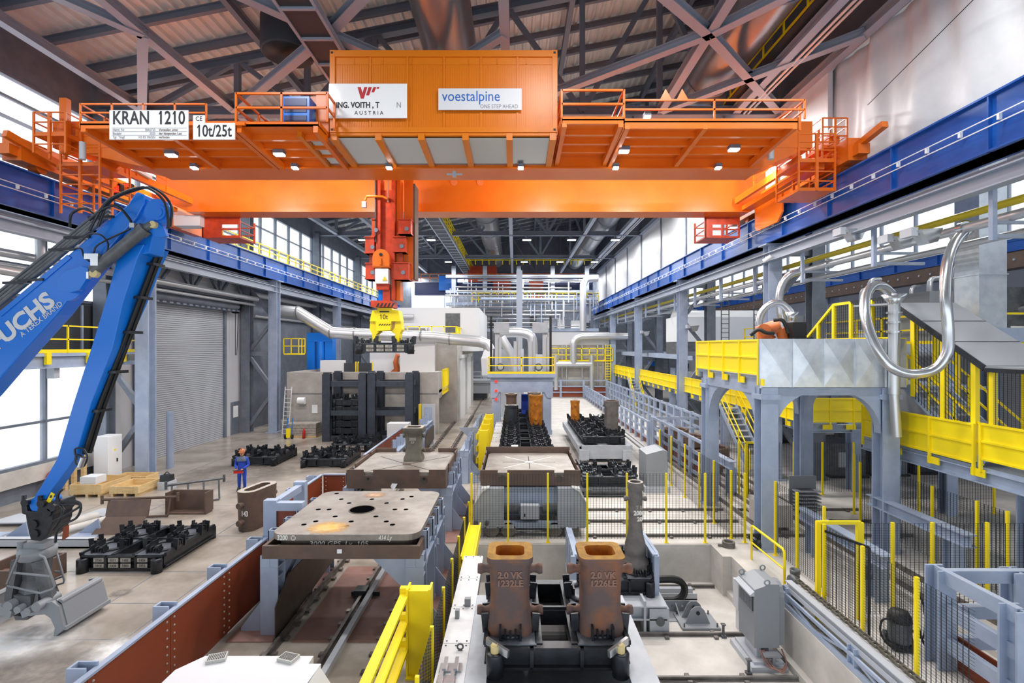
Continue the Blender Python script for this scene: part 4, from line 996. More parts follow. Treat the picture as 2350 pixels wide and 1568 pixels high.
for x in (-4.85, -3.0): g.tube([(x, Y0 - .005, 1.76), (x, Y0 + .02, 1.76)], .13, 16, 1); g.tube([(x, Y0 - .01, 1.82), (x, Y0 + .02, 1.82)], .045, 10, 2)
part(t, 'tray_wall', g, ['tray', 'plate_side', 'rubber'])
c = W(903, 1117, Y0 - .03); part(t, 'paper_sheet', MB().add([c + Vector((-.1, 0, .0)), c + Vector((-.04, -.05, .12)), c + Vector((.14, -.03, .1)), c + Vector((.02, -.08, -.12))], [(0, 1, 2, 3)]).add([c + Vector((-.1, .004, .0)), c + Vector((-.04, -.046, .12)), c + Vector((.14, -.026, .1)), c + Vector((.02, -.076, -.12))], [(3, 2, 1, 0)]), 'sign_white')
t = thing('grooved_plate', 'square steel plate with diagonal grooves carrying the upright olive mold', 'steel plate', (-3.92, 18.28, 1.53), world=True)
part(t, 'plate_body', MB().prism(rrect(3.1, 3.2, .25, -3.92, 18.28, 5), 'xy', 1.53, 2.02), 'plate_top')
cg = G(934, 1066, 2.02)
for e in ((-1.3, -1.2), (1.3, -1.15), (-1.25, 1.25), (1.35, 1.3)):
    part(t, 'groove', MB().bar((cg.x + e[0] * .12, cg.y + e[1] * .12, 2.021), (cg.x + e[0], cg.y + e[1], 2.021), .035, .006), 'rubber')
part(t, 'hub', MB().box(cg.x - .14, cg.x + .14, cg.y - .12, cg.y + .12, 2.0, 2.03), 'plate_side')

# ---------------------------------------------------------------- ingot molds
def ring(wx, wy, r, z, n=5): return [Vector((x, y, z)) for x, y in rrect(wx, wy, min(r, wx / 2 - .01, wy / 2 - .01), 0, 0, n)]
def mold(label, loc, rz, prof, hole, mats, trn=(), txt=(), group='cast iron ingot molds', depth=.6, wall=True):
    """prof: (width, depth, corner radius, height) rings; hole: width, depth, radius of the mouth; trn: (side, height, radius, length) trunnions"""
    t = thing('ingot_mold', label, 'ingot mold', loc, rz, group); g = MB(); z1 = prof[-1][3]
    g.loft([ring(*p) for p in prof[:-1]], 0, True, False); g.loft([ring(*p) for p in prof[-2:]], 0, False, False)
    bt = ring(*prof[0]); g.add(bt, [tuple(range(len(bt) - 1, -1, -1))])
    a, b2, c3 = ring(*prof[-1]), ring(hole[0], hole[1], hole[2], z1), ring(hole[0] * .94, hole[1] * .94, hole[2], z1 - depth)
    g.loft([a, b2], 1, False, False); g.loft([b2, c3], 2, True, False); g.add(c3, [tuple(range(len(c3)))], 2)
    part(t, 'mold_body', g, [mats[0], mats[1], mats[2]])
    for sd, h, r, L in trn:
        k = [p for p in prof if p[3] <= h][-1]; d = {'l': Vector((-1, 0, 0)), 'r': Vector((1, 0, 0)), 'f': Vector((0, -1, 0)), 'b': Vector((0, 1, 0))}[sd[0]]
        o = (k[0] if sd[0] in 'lr' else k[1]) / 2 - .03; p = d * o + Vector((0, 0, h))
        g = MB().tube([p, p + d * (L * .35), p + d * (L * .55), p + d * (L * .8), p + d * L, p + d * (L + .06)], [r * 1.35, r * 1.0, r * .85, r * 1.0, r * 1.25, r * 1.1], 14)
        part(t, 'trunnion', g, mats[0])
    for s, dx, h, sz, sx, dep, k in txt:
        q = [p for p in prof if p[3] <= h][-1]; q2 = [p for p in prof if p[3] > h][0]; f = (h - q[3]) / (q2[3] - q[3]); yy = -(q[1] + (q2[1] - q[1]) * f) / 2
        part(t, 'lettering', text_mb(s, sz, sx, dep, 'CENTER', frame_mtx((dx, yy - .002, h), *FACE), .006), k)
    return t
mold('flat oval brown ingot mold with chalk number on the floor near the worker', (-8.95, 17.45, 0), -.2, [(.62, 1.45, .3, 0), (.62, 1.46, .3, .05), (.68, 1.52, .32, 1.3), (.68, 1.52, .32, 1.33)], (.36, 1.1, .17), ('brown_iron', 'stone', 'brown_iron'), (('f', .92, .085, .16), ('f', .34, .085, .16), ('b', .9, .085, .16)), (('143', .1, .62, .24, .75, .003, 'chalk'),))
mold('dark olive ingot mold standing alone on the cross grooved plate', (-3.72, 18.55, 2.02), 0, [(.68, .66, .1, 0), (.68, .66, .1, .1), (.56, .54, .1, .26), (.58, .56, .12, .9), (.58, .56, .12, .98), (.74, .7, .08, 1.02), (.74, .7, .08, 1.2), (.72, .68, .08, 1.22)], (.5, .44, .1), ('olive_iron', 'stone', 'olive_iron'), (('l', .36, .06, .1), ('r', .36, .06, .1), ('l', .88, .06, .1), ('r', .88, .06, .1)), (('3800', 0, .8, .14, .9, .012, 'stone'), ('KF', 0, .68, .12, .9, .012, 'stone')))

# ---------------------------------------------------------------- yellow guard rails
def guard(label, x, yp, y0, zs=(1.5, 1.0, .5), h=1.6, w=.36, np=1):
    t = thing('guard_rail', label, 'guard rail', (x, (yp + y0) / 2, 0), world=True, group='yellow impact guard rails')
    ys = [yp + (y0 - yp) * i / np for i in range(np)]
    for y in ys:
        g = MB().box(x - .02, x + w, y - .12, y + .12, .02, h).box(x - .06, x - .02, y - .16, y + .16, .02, h + .04).box(x + w, x + w + .04, y - .16, y + .16, .02, h + .04).box(x - .05, x + w + .05, y - .25, y + .22, 0, .03)
        part(t, 'post', g, 'yellow')
    s = 1 if y0 > yp else -1
    for z in zs:
        g = MB().bar((x - .1, yp, z), (x - .1, y0, z), .16, .06).bar((x - .15, yp, z - .06), (x - .15, y0, z - .06), .05, .16); g.box(x - .2, x, yp - .06, yp + .06, z - .16, z + .12)
        part(t, 'rail', g, 'yellow')
guard('yellow guard rail with three bars by the front square plate', -1.98, 9.55, 6.0)
guard('yellow guard rail beside the rails behind the cross grooved plate', -1.75, 25.2, 33.0, (1.7, 1.1, .5), 2.0, .4, 4)
single('guard_beam', 'yellow flat beam at the far end of the covered conveyor', 'guard beam', MB().box(-1.38, -1.05, 12.9, 15.4, .62, .72).box(-1.4, -1.36, 12.9, 15.4, .5, .8).box(-1.07, -1.03, 12.9, 15.4, .5, .8).box(-1.3, -1.1, 13.3, 13.5, 0, .62).box(-1.3, -1.1, 14.9, 15.1, 0, .62), 'yellow')

# ---------------------------------------------------------------- white machine cover in front
t = thing('machine_cover', 'white machine cover with two vents at the bottom edge of the picture', 'machine', (-4.3, 7, 0), world=True)
g = MB().prism([(-5.25, 4.5), (-5.25, 7.75), (-5.0, 8.1), (-3.25, 8.1), (-3.25, 7.9), (-3.05, 7.9), (-3.3, 4.5)], 'xy', .3, 1.2); g.prism([(-3.06, 1.2), (-2.6, .5), (-2.6, .3), (-3.06, .3)], 'xz', 4.5, 7.85); g.box(-5.2, -2.7, 4.6, 7.8, 0, .3, 1)
part(t, 'housing', g, ['offwhite', 'black'])
for px, rz in ((498, .3), (662, -.3)):
    c = G(px, 1514, 1.2); g = MB().box(-.14, .14, -.1, .1, 0, .05)
    for i in range(10): g.box(-.12 + i * .025, -.108 + i * .025, -.08, .08, .05, .054, 1)
    g.xf(Matrix.Translation(c) @ Matrix.Rotation(rz, 4, 'Z')); part(t, 'vent_cap', g, ['plastic_grey', 'ink'])

# ---------------------------------------------------------------- things along the left wall
t = thing('control_cabinet', 'tall pale grey control cabinet beside the column and the wooden crates', 'cabinet', (-18.58, 22.9, 0), world=True)
part(t, 'cabinet_body', MB().box(-18.9, -18.25, 22.5, 23.3, .06, 2.15).box(-18.88, -18.27, 22.52, 23.28, 0, .06, 1), ['white', 'black'], bev=.01)
part(t, 'cabinet_door', MB().box(-18.25, -18.235, 22.53, 23.27, .1, 2.12), 'white')
part(t, 'handle', MB().box(-18.235, -18.2, 22.95, 23.0, .95, 1.1), 'black')
part(t, 'notice', MB().box(-18.235, -18.23, 22.72, 22.98, 1.3, 1.6).box(-18.23, -18.228, 22.8, 22.9, 1.45, 1.55, 1), ['sign_white', 'yellow'])
def crate(label, x0, x1, y0, y1, h, z=.12):
    t = thing('wooden_crate', label, 'crate', ((x0 + x1) / 2, (y0 + y1) / 2, 0), world=True, group='open wooden crates')
    g = MB(); w = .04
    for a in ((x0, x1, y0, y0 + w), (x0, x1, y1 - w, y1), (x0, x0 + w, y0 + w, y1 - w), (x1 - w, x1, y0 + w, y1 - w)): g.box(*a, z, z + h)
    g.box(x0 + w, x1 - w, y0 + w, y1 - w, z + .002, z + .03)
    part(t, 'crate_sides', g, 'wood')
    for x in (x0 + .25, x1 - .3): part(t, 'batten', MB().box(x, x + .08, y0 - .03, y0, z, z + h), 'wood')
    for x in (x0 + .06, (x0 + x1) / 2, x1 - .14): part(t, 'skid', MB().box(x, x + .1, y0, y1, 0, z), 'wood')
crate('wooden crate with a white carton in it, nearest the tall grey cabinet', -18.3, -17.0, 20.6, 22.2, .4)
crate('wooden crate right of the one holding the carton', -16.75, -15.55, 20.7, 22.0, .3)
crate('wooden crate behind the other two by the column foot', -17.9, -16.4, 22.3, 23.1, .3)
single('carton', 'white cardboard box lying across the wooden crate', 'box', MB().box(-18.0, -17.35, 20.75, 21.3, .5, .8), 'offwhite')
single('carton', 'pale grey box under the black bag', 'box', MB().box(-15.4, -14.9, 21.6, 22.1, 0, .36), 'grey_light')
single('tool_bag', 'black tool bag on the pale grey box', 'bag', MB().prism([(21.65, .36), (22.05, .36), (22.0, .62), (21.7, .62)], 'yz', -15.35, -14.95).tube(bez([(-15.3, 21.85, .6), (-15.15, 21.85, .74), (-15.0, 21.85, .6)], 5), .02, 6), 'black')
for i, x in enumerate((-19.5, -19.3, -19.05)):
    single('timber', '%s of three upright timbers against the concrete sill' % ('left', 'middle', 'right')[i] + '', 'timber', MB().box(x, x + .14, 21.6 + i * .2, 21.75 + i * .2, 0, 1.35 + .1 * i), 'wood')
single('fire_hose', 'red hose roll against the concrete sill behind the timbers', 'hose', MB().tube([(-19.5, 21.2 + .28 * math.cos(a / 3), .6 + .35 * math.sin(a / 3)) for a in range(19)], .07, 8).bar((-19.5, 21.2, 0), (-19.5, 21.2, .9), .1), 'red')
# steel frames and scrap on the floor
def rack(label, a, b_, h, lean, m):
    t = thing('steel_rack', label, 'rack', tuple((Vector((*a, 0)) + Vector((*b_, 0))) / 2), world=True)
    a, b_ = Vector((*a, .06)), Vector((*b_, .06)); d = b_ - a; n = Vector((-d.y, d.x, 0)).normalized()
    part(t, 'bar', MB().tube([a, b_], .04, 8), m); up = Vector((0, 0, h)) + n * lean
    part(t, 'bar', MB().tube([a - d * .12 + up, b_ + d * .12 + up], .05, 8).tube([a - d * .12 + up - Vector((0, 0, .15)), a - d * .12 + up + Vector((0, 0, .15))], .05, 8).tube([b_ + d * .12 + up - Vector((0, 0, .15)), b_ + d * .12 + up + Vector((0, 0, .15))], .05, 8), m)
    for i in range(4): p = a + d * (i / 3); part(t, 'strut', MB().tube([p, p + up], .035, 8), m)
rack('dark steel frame with four struts lying behind the black pallet', (-14.6, 17.9), (-12.6, 18.2), .62, .2, 'brown_iron')
rack('grey steel frame leaning by the wooden crates', (-13.2, 19.3), (-11.9, 20.2), .75, .3, 'charcoal')
single('bent_plate', 'bent brown steel plate leaning behind the black pallet', 'steel plate', MB().add([(-13.9, 16.4, .0), (-12.5, 16.55, .0), (-12.5, 17.0, .45), (-13.8, 16.9, .45), (-13.8, 17.1, .95), (-12.5, 17.2, .95), (-13.9, 16.44, .0), (-12.5, 16.59, .0), (-12.5, 17.04, .45), (-13.8, 16.94, .45), (-13.8, 17.14, .95), (-12.5, 17.24, .95)], [(0, 1, 2, 3), (3, 2, 5, 4), (9, 8, 7, 6), (10, 11, 8, 9), (4, 5, 11, 10), (0, 6, 7, 1), (1, 7, 8, 2), (2, 8, 11, 5), (0, 3, 9, 6), (3, 4, 10, 9)]), 'tray')
single('steel_box', 'open brown steel trough between the two steel frames', 'trough', MB().box(-12.9, -11.4, 18.9, 18.96, .05, .8).box(-12.84, -11.46, 18.5, 18.9, 0, .05).box(-12.9, -12.84, 18.5, 18.9, 0, .8).box(-11.46, -11.4, 18.5, 18.9, 0, .8), 'tray')
for i in range(2):
    single('pipe_length', ('thick', 'thin')[i] + ' beige pipe lying on the floor near the grab', 'pipe', MB().tube([(-15.6 + i * .75, 16.3, .16), (-14.9 + i * .8, 17.9, .16)], .15 - .03 * i, 14), 'concrete_light')
single('steel_beam', 'pale steel channel beam on the floor behind the grab', 'beam', MB().box(-17.2, -13.0, 15.4, 15.6, 0, .05).box(-17.2, -13.0, 15.4, 15.43, 0, .28).box(-17.2, -13.0, 15.4, 15.6, .26, .29), 'grey_light')
for i, (x, y) in enumerate(((-17.6, 16.2), (-16.6, 16.3), (-14.5, 16.6))):
    single('gusset_bracket', '%s pale triangular steel bracket on the floor by the window sill' % ('left', 'middle', 'right')[i], 'bracket', MB().prism([(x, 0), (x + .8, 0), (x + .7, .5)], 'xz', y, y + .04).box(x, x + .85, y - .3, y + .5, 0, .03), 'steel_blue')
single('sheet_panel', 'pale flat steel panel on the floor behind the bent brown plate', 'panel', MB().prism([(-15.6, 17.9), (-14.1, 18.0), (-14.2, 18.9), (-15.5, 18.8)], 'xy', .1, .14).box(-15.2, -14.5, 18.1, 18.6, 0, .1), 'grey_light')
single('sheet_panel', 'pale flat steel panel on the floor left of the beige pipes', 'panel', MB().prism([(-18.2, 17.2), (-16.3, 17.3), (-16.4, 18.4), (-18.0, 18.2)], 'xy', .1, .14).box(-17.6, -16.8, 17.5, 18.0, 0, .1), 'grey_light')
t = thing('parts_bin', 'rusty brown bin with scrap at the left edge beside the grab', 'bin', (-12.9, 13.2, 0), world=True)
part(t, 'bin_wall', MB().box(-13.6, -12.3, 12.6, 12.66, 0, .55).box(-13.6, -12.3, 13.7, 13.76, 0, .55).box(-13.6, -13.54, 12.66, 13.7, 0, .55).box(-12.36, -12.3, 12.66, 13.7, 0, .55).box(-13.54, -12.36, 12.66, 13.7, 0, .05), 'tray')
part(t, 'scrap', MB().box(-13.3, -12.6, 12.9, 13.1, .06, .4).bar((-13.2, 13.5, .1), (-12.5, 12.8, .5), .12), 'rust')
single('dust_patch', 'white dusty patch on the floor under the grab', 'dust', MB().add([(-10.6 + 2.0 * math.cos(i / 3.5), 10.3 + 1.6 * math.sin(i / 3.5), .004) for i in range(22)], [tuple(range(22))]), 'dust')
single('dust_patch', 'pale dusty patch on the floor beside the guard wall', 'dust', MB().add([(-8.2 + .8 * math.cos(i / 3.5), 10.1 + .8 * math.sin(i / 3.5), .004) for i in range(22)], [tuple(range(22))]), 'dust')
for i, (x, y, rx, ry) in enumerate(((-13.6, 24.3, 3.0, 3.0), (-10.3, 28.3, 3, 2.2), (-9.2, 9.2, 1.6, 1.4), (-9.9, 12.6, .3, .25))):
    single('floor_stain', ('large dark floor stain near the roller shutter', 'wide dark floor stain before the dark racks', 'brown floor stain in front of the grab', 'small dark oil spot beside the black pallet')[i], 'stain', MB().add([(x + rx * math.cos(k / 3.5), y + ry * math.sin(k / 3.5), .005) for k in range(22)], [tuple(range(22))]), 'dark_stain')
t = thing('bollard_pipe', 'grey steel post standing on the floor before the roller shutter', 'post', (-17.6, 25.6, 0), world=True)
g = MB().tube([(-17.6, 25.6, 0), (-17.6, 25.6, 2.9)], .17, 16); part(t, 'post_tube', g, 'steel_blue')
# platform with yellow railing along the upper left window
t = thing('wall_platform', 'grey platform along the left wall above the large window', 'platform', (-19, 14, 5.4), world=True)
part(t, 'platform_deck', MB().box(-19.85, -18.3, 4, 24.3, 5.85, 5.95).ib((-18.4, 4, 5.6), (-18.4, 24.3, 5.6), .3, .5), 'steel_blue')
part(t, 'railing', railing(MB(), [(-18.3, 4, 5.95), (-18.3, 24.2, 5.95)], 1.1, 1.9, .03, (.5,), .14), 'yellow')
for i in range(11): part(t, 'railing_bracket', MB().box(-18.32, -18.2, 4.3 + i * 1.9, 4.5 + i * 1.9, 5.5, 5.95), 'yellow')
t = thing('louvre_screen', 'dark mesh louvre screen above the left platform', 'screen', (-19.7, 14, 6), world=True)
g = MB().box(XL + .02, XL + .06, 4, 24.2, 6.1, 8.1); 
for i in range(10): g.box(XL + .06, XL + .12, 4 + i * 2.1, 4.1 + i * 2.1, 6.1, 8.1, 1)
part(t, 'mesh_panel', g, ['grate', 'steel_blue'])
single('wall_lamp', 'small grey floodlight hanging under the left platform', 'lamp', MB().cb((-18.6, 20.2, 5.15), .3, .25, .45).bar((-18.6, 20.2, 5.35), (-18.6, 20.2, 5.62), .05), 'grey_light')
for i, (z, r, m) in enumerate(((11.6, .1, 'silver_pipe'), (9.6, .16, 'silver_pipe'), (9.2, .09, 'silver_pipe'))):
    single('wall_pipe', '%s silver pipe along the left wall behind the loader' % ('upper', 'thick middle', 'thin lower')[i], 'pipe', MB().tube([(-18.3 - i * .2, 4, z), (-18.3 - i * .2, 36, z)], r, 10), m)
single('wall_pipe', 'bent silver pipe with an elbow on the upper left wall', 'pipe', MB().tube(bez([(-18.0, 17.0, 8.9), (-18.0, 18.6, 8.9), (-18.0, 19.0, 9.3), (-18.0, 19.0, 10.6)], 5), .16, 10), 'silver_pipe')
# worker
def skin_body(parent, name, joints, bones, m, sub=2):
    me = bpy.data.meshes.new(name); me.from_pydata([j[:3] for j in joints], bones, []); o = bpy.data.objects.new(name, me); COL.objects.link(o); o.parent = parent
    me.materials.append(M[m]); sk = o.modifiers.new('skin', 'SKIN'); sk.use_smooth_shade = True; sb = o.modifiers.new('sub', 'SUBSURF'); sb.levels = sub; sb.render_levels = sub
    for i, j in enumerate(joints):
        v = me.skin_vertices[0].data[i]; v.radius = (j[3], j[4] if len(j) > 4 else j[3]); v.use_root = (i == 0)
    return o
PS = thing('person', 'worker in blue overalls and brown helmet holding a crane remote control', 'person', (-11.75, 21.6, 0), .12)
J = [(0, 0, .93, .15, .11), (0, .01, 1.12, .155, .11), (0, .01, 1.32, .175, .115), (0, 0, 1.43, .09, .08), (0, -.01, 1.5, .05, .055),
     (.1, 0, .86, .1), (.11, -.015, .48, .075), (.115, .01, .1, .06), (-.1, 0, .86, .1), (-.11, -.015, .48, .075), (-.115, .01, .1, .06),
     (.2, 0, 1.38, .075), (.27, .01, 1.1, .06), (.13, -.24, .98, .048), (-.2, 0, 1.38, .075), (-.27, .01, 1.1, .06), (-.13, -.24, .98, .048)]
B = [(0, 1), (1, 2), (2, 3), (3, 4), (0, 5), (5, 6), (6, 7), (0, 8), (8, 9), (9, 10), (2, 11), (11, 12), (12, 13), (2, 14), (14, 15), (15, 16)]
skin_body(PS, 'overalls', J, B, 'overalls')
g = MB().ball((0, -.01, 1.61), .082, .1, .125, 14); g.prism([(-.03, 1.62), (-.04, 1.585), (-.005, 1.585)], 'yz', -.015, .015); g.move((0, 0, 0))
g.ball((0, -.105, 1.6), .016, .022, .025, 8); g.box(-.03, .03, -.105, -.095, 1.548, 1.556, 1)
for s in (-1, 1): g.ball((s * .033, -.095, 1.625), .011, .009, .009, 8, 1); g.ball((s * .084, .0, 1.61), .014, .025, .035, 8)
part(PS, 'head', g, ['skin', 'ink'])
g = MB().lathe([(.125, 0), (.12, .05), (.1, .1), (.05, .135), (0, .145)], (0, 0, 1.66), 18); g.prism(rrect(.2, .12, .05, 0, -.13, 4), 'xy', 1.655, 1.668); g.box(-.015, .015, -.1, .1, 1.79, 1.812)
part(PS, 'helmet', g, 'helmet')
g = MB().loft([ring(.4, .25, .1, 1.28), ring(.43, .27, .11, 1.36), ring(.3, .22, .09, 1.44), ring(.16, .16, .07, 1.49)], 0, True)
part(PS, 'shoulder_yoke', g, 'overalls_grey')
for s in (-1, 1):
    o = part(PS, 'boot', MB().loft([ring(.1, .28, .045, 0), ring(.1, .27, .045, .05), ring(.09, .2, .04, .1), ring(.09, .1, .04, .16)], 0, True).move((s * .115, -.04, 0)), 'black')
    hj = [(s * .135, -.24, .975, .034, .026), (s * .12, -.3, .965, .038, .024)]; hb = [(0, 1)]
    for k in range(4):
        b0 = len(hj); y = -.3 - .0; hj += [(s * (.14 - .022 * k), -.325, .975 - .004 * k, .01), (s * (.125 - .022 * k), -.36, .955, .0095), (s * (.115 - .02 * k), -.35, .93, .008)]; hb += [(1, b0), (b0, b0 + 1), (b0 + 1, b0 + 2)]
    b0 = len(hj); hj += [(s * .1, -.27, .99, .011), (s * .075, -.3, .995, .0095)]; hb += [(0, b0), (b0, b0 + 1)]
    skin_body(PS, 'hand', hj, hb, 'skin', 1)
t = thing('remote_control', 'red crane remote control box held by the worker', 'remote control', (-11.75, 21.6, 0), .12)
g = MB().box(-.17, .17, -.44, -.3, .84, .95); g.box(-.15, .15, -.43, -.31, .95, .965, 1)
for x in (-.08, .08): g.tube([(x, -.37, .96), (x, -.37, 1.01)], .012, 8, 1)
part(t, 'box', g, ['red', 'black'], bev=.01)
part(t, 'frame_bar', MB().tube([(-.19, -.3, .93), (-.19, -.46, .97), (.19, -.46, .97), (.19, -.3, .93)], .012, 8), 'black')
# ================================================================ centre: pit, mold cars, fences, transfer car, casting lines
def pit_car(label, x0, x1, y0, y1, z0, z1, zf, m='car_grey', wheels=True, cat='mold car', name='mold_car'):
    t = thing(name, label, cat, ((x0 + x1) / 2, (y0 + y1) / 2, zf), world=True)
    g = MB()
    for x in (x0 + .15, x1 - .15): g.ib((x, y0, (z0 + z1) / 2), (x, y1, (z0 + z1) / 2), .3, z1 - z0, 0, (0, 0, 1), .04)
    for k in range(4): y = y0 + .12 + (y1 - y0 - .24) * k / 3; g.ib((x0 + .2, y, (z0 + z1) / 2), (x1 - .2, y, (z0 + z1) / 2), .24, z1 - z0 - .02, 0, (0, 0, 1), .035)
    g.box(x0, x0 + .45, y0 - .01, y1 + .01, z1 + .002, z1 + .03); g.box(x1 - .45, x1, y0 - .01, y1 + .01, z1 + .002, z1 + .03); g.box(x0 + .45, x1 - .45, y0 + .1, y0 + .5, z1 + .002, z1 + .025); g.box(x0 + .45, x1 - .45, y1 - .5, y1 - .1, z1 + .002, z1 + .025)
    part(t, 'chassis', g, m)
    if wheels:
        for x in (x0 + .2, x1 - .2):
            for y in (y0 + .5, y1 - .5):
                r = min(.28, (z0 - zf) / 2 + .12); zc = zf + r
                part(t, 'wheel', MB().lathe([(.05, -.09), (r, -.09), (r, .05), (r * 1.15, .05), (r * 1.15, .09), (.05, .09)], (x, y, zc), 20, axis='x'), 'charcoal')
                part(t, 'axle_box', MB().box(x - .16, x + .16, y - .2, y + .2, zc, z0 + .1), m)
    return t
VK = [(.76, .76, .2, 0), (.77, .77, .22, .04), (.75, .75, .22, .2), (.68, .68, .2, .38), (.67, .67, .19, .7), (.7, .7, .17, 1.12), (.73, .73, .15, 1.2), (.78, .77, .13, 1.25), (.79, .78, .14, 1.31), (.78, .77, .14, 1.34)]
CARA = pit_car('pale grey mold car carrying two rusty ingot molds in the foreground', -.9, 2.3, 6.2, 10.7, .4, .86, -1.16)
g = MB()
for x in (-.5, .1): pass
part(CARA, 'cradle', MB().box(-.35, .1, 7.55, 7.6, .86, 1.0).prism([(-.35, 1.0), (-.28, 1.0), (-.12, .9), (.04, 1.0), (.1, 1.0), (.1, .8), (-.35, .8)], 'xz', 7.5, 7.55), 'grey_paint')
part(CARA, 'cradle', MB().prism([(1.3, 1.0), (1.37, 1.0), (1.53, .9), (1.69, 1.0), (1.75, 1.0), (1.75, .8), (1.3, .8)], 'xz', 7.5, 7.55), 'grey_paint')
part(CARA, 'pedestal', MB().box(-.8, 2.2, 6.4, 10.5, -1.16, .2), 'car_grey')
part(CARA, 'well_shade_sheet', MB().box(-.4, 1.85, 8.2, 10.5, .895, .905), 'rubber')  # black sheet added to stand in for the shade inside the open car
PA = dup(P2, (.7, 9.36, .87), 0, 'black casting pallet on the foreground mold car under the two rusty molds')
for sx in (-1, 1):
    g = MB().tube([(.7 + sx * 1.02, 8.12, 1.2), (.7 + sx * 1.02, 8.12, 1.36)], .07, 12).lathe([(0, .03), (.05, .03), (.05, 0)], (.7 + sx * 1.02, 8.12, 1.36), 12)
    g.bar((.7 + sx * .8, 7.98, 1.3), (.7 + sx * 1.16, 8.26, 1.36), .05, .12, 1)
    single('locking_pin', 'brass locking pin at the %s front corner of the foreground pallet' % ('left' if sx < 0 else 'right'), 'pin', g, ['tan', 'chrome'])
TR = (('l', 1.02, .075, .2), ('r', 1.02, .075, .2), ('l', .3, .07, .17), ('r', .3, .07, .17))
mold('rusty ingot mold marked 1232LE on the left of the foreground car', (-.08, 8.79, 1.29), 0, VK, (.5, .44, .1), ('rust', 'rust_top', 'rust_bright'), TR, (('2.0 VK', 0, 1.06, .15, 1.0, .016, 'rust_letter'), ('1232LE', 0, .92, .15, 1.0, .016, 'rust_letter')))
mold('rusty ingot mold marked 1226LE on the right of the foreground car', (1.49, 8.79, 1.29), 0, VK, (.5, .44, .1), ('rust', 'rust_top', 'rust_bright'), TR, (('2.0 VK', 0, 1.06, .15, 1.0, .016, 'rust_letter'), ('1226LE', 0, .92, .15, 1.0, .016, 'rust_letter')))
# covered conveyor
def cover(label, x0, x1, y0, y1, z, zb, step=1.35):
    t = thing('covered_conveyor', label, 'conveyor', ((x0 + x1) / 2, (y0 + y1) / 2, zb), world=True); y = y0; n = max(1, round((y1 - y0) / step))
    for i in range(n):
        a, b_ = y0 + (y1 - y0) * i / n, y0 + (y1 - y0) * (i + 1) / n
        g = MB().box(x0, x1, a + .006, b_ - .006, z - .05, z)
        for x in (x0 + .06, x1 - .06, (x0 + x1) / 2):
            for yy in (a + .07, b_ - .07): g.lathe([(.016, 0), (.016, .008), (0, .008)], (x, yy, z), 8, 1)
        part(t, 'cover_plate', g, ['conveyor', 'charcoal'])
    g = MB().box(x0 + .04, x1 - .04, y0, y1, z - .5, z - .05)
    k = y0 + .4
    while k < y1: g.box(x0 + .1, x1 - .1, k - .06, k + .06, zb, z - .45); k += 2.4
    part(t, 'trough', g, 'charcoal')
    return t
cv = cover('pale covered conveyor strip in front, left of the rusty molds', -1.28, -.8, 5.2, 12.7, .9, -1.16)
g = MB().box(-.18, .18, -.1, .1, 0, .03).box(-.12, -.06, -.16, .16, .03, .1).box(.06, .12, -.16, .16, .03, .1); g.move((-1.05, 8.25, .9)); part(cv, 'cover_bracket', g, 'chrome')
g = MB().box(-.15, .15, -.1, .1, 0, .03).box(-.12, -.06, -.16, .16, .03, .08).box(.06, .12, -.16, .16, .03, .08); g.move((-1.08, 7.95, .9)); part(cv, 'cover_bracket', g, 'chrome')
part(cv, 'sensor_block', MB().box(-1.02, -.9, 10.2, 10.3, .9, 1.06), 'grey_paint'); part(cv, 'sensor_block', MB().box(-1.16, -1.08, 9.75, 9.85, .9, 1.06), 'grey_paint')
part(cv, 'lifting_eye', MB().tube([(-.95 + .05 * math.cos(a / 12 * 2 * PI), 8.75, .96 + .05 * math.sin(a / 12 * 2 * PI)) for a in range(12)], .016, 6, 0, True), 'charcoal')
cover('pale covered conveyor strip far back, left of the casting line', -1.3, -.8, 22.5, 36, .9, 0)

# second car with the tall mold
CB = pit_car('grey white transfer car in the pit carrying the tall slim mold', 1.55, 3.95, 13.05, 15.5, -.95, -.52, -1.16)
for x, s in ((1.62, 1), (3.86, -1)):
    g = MB().prism([(13.5, .55), (13.62, .62), (15.5, .62), (15.5, -.4), (13.5, -.4)], 'yz', x - .04, x + .04).box(min(x, x + s * .14), max(x, x + s * .14), 13.5, 15.5, .55, .6); g.box(x - .1, x + .02, 13.46, 13.54, -.5, .56)
    for k in range(4): g.box(x - .06, x + .06, 13.8 + k * .5, 13.86 + k * .5, -.4, .55)
    part(CB, 'side_guard', g, 'steel_lilac' if False else 'steel_blue')
part(CB, 'drive_box', MB().box(3.45, 3.95, 12.8, 13.1, -1.1, -.5).tube([(3.72, 12.76, -.82), (3.72, 12.8, -.82)], .11, 16, 1).box(3.3, 3.36, 12.78, 13.2, -1.1, -.3), ['car_grey', 'charcoal'])
part(CB, 'side_beam', MB().ib((1.6, 12.95, -.62), (3.9, 12.95, -.62), .3, .36, 0, (0, 0, 1), .035), 'car_grey')
PB = dup(P2, (2.74, 14.42, -.5), 0, 'black casting pallet in the pit under the tall slim mold')
PB.scale = (.88, .8, 1)
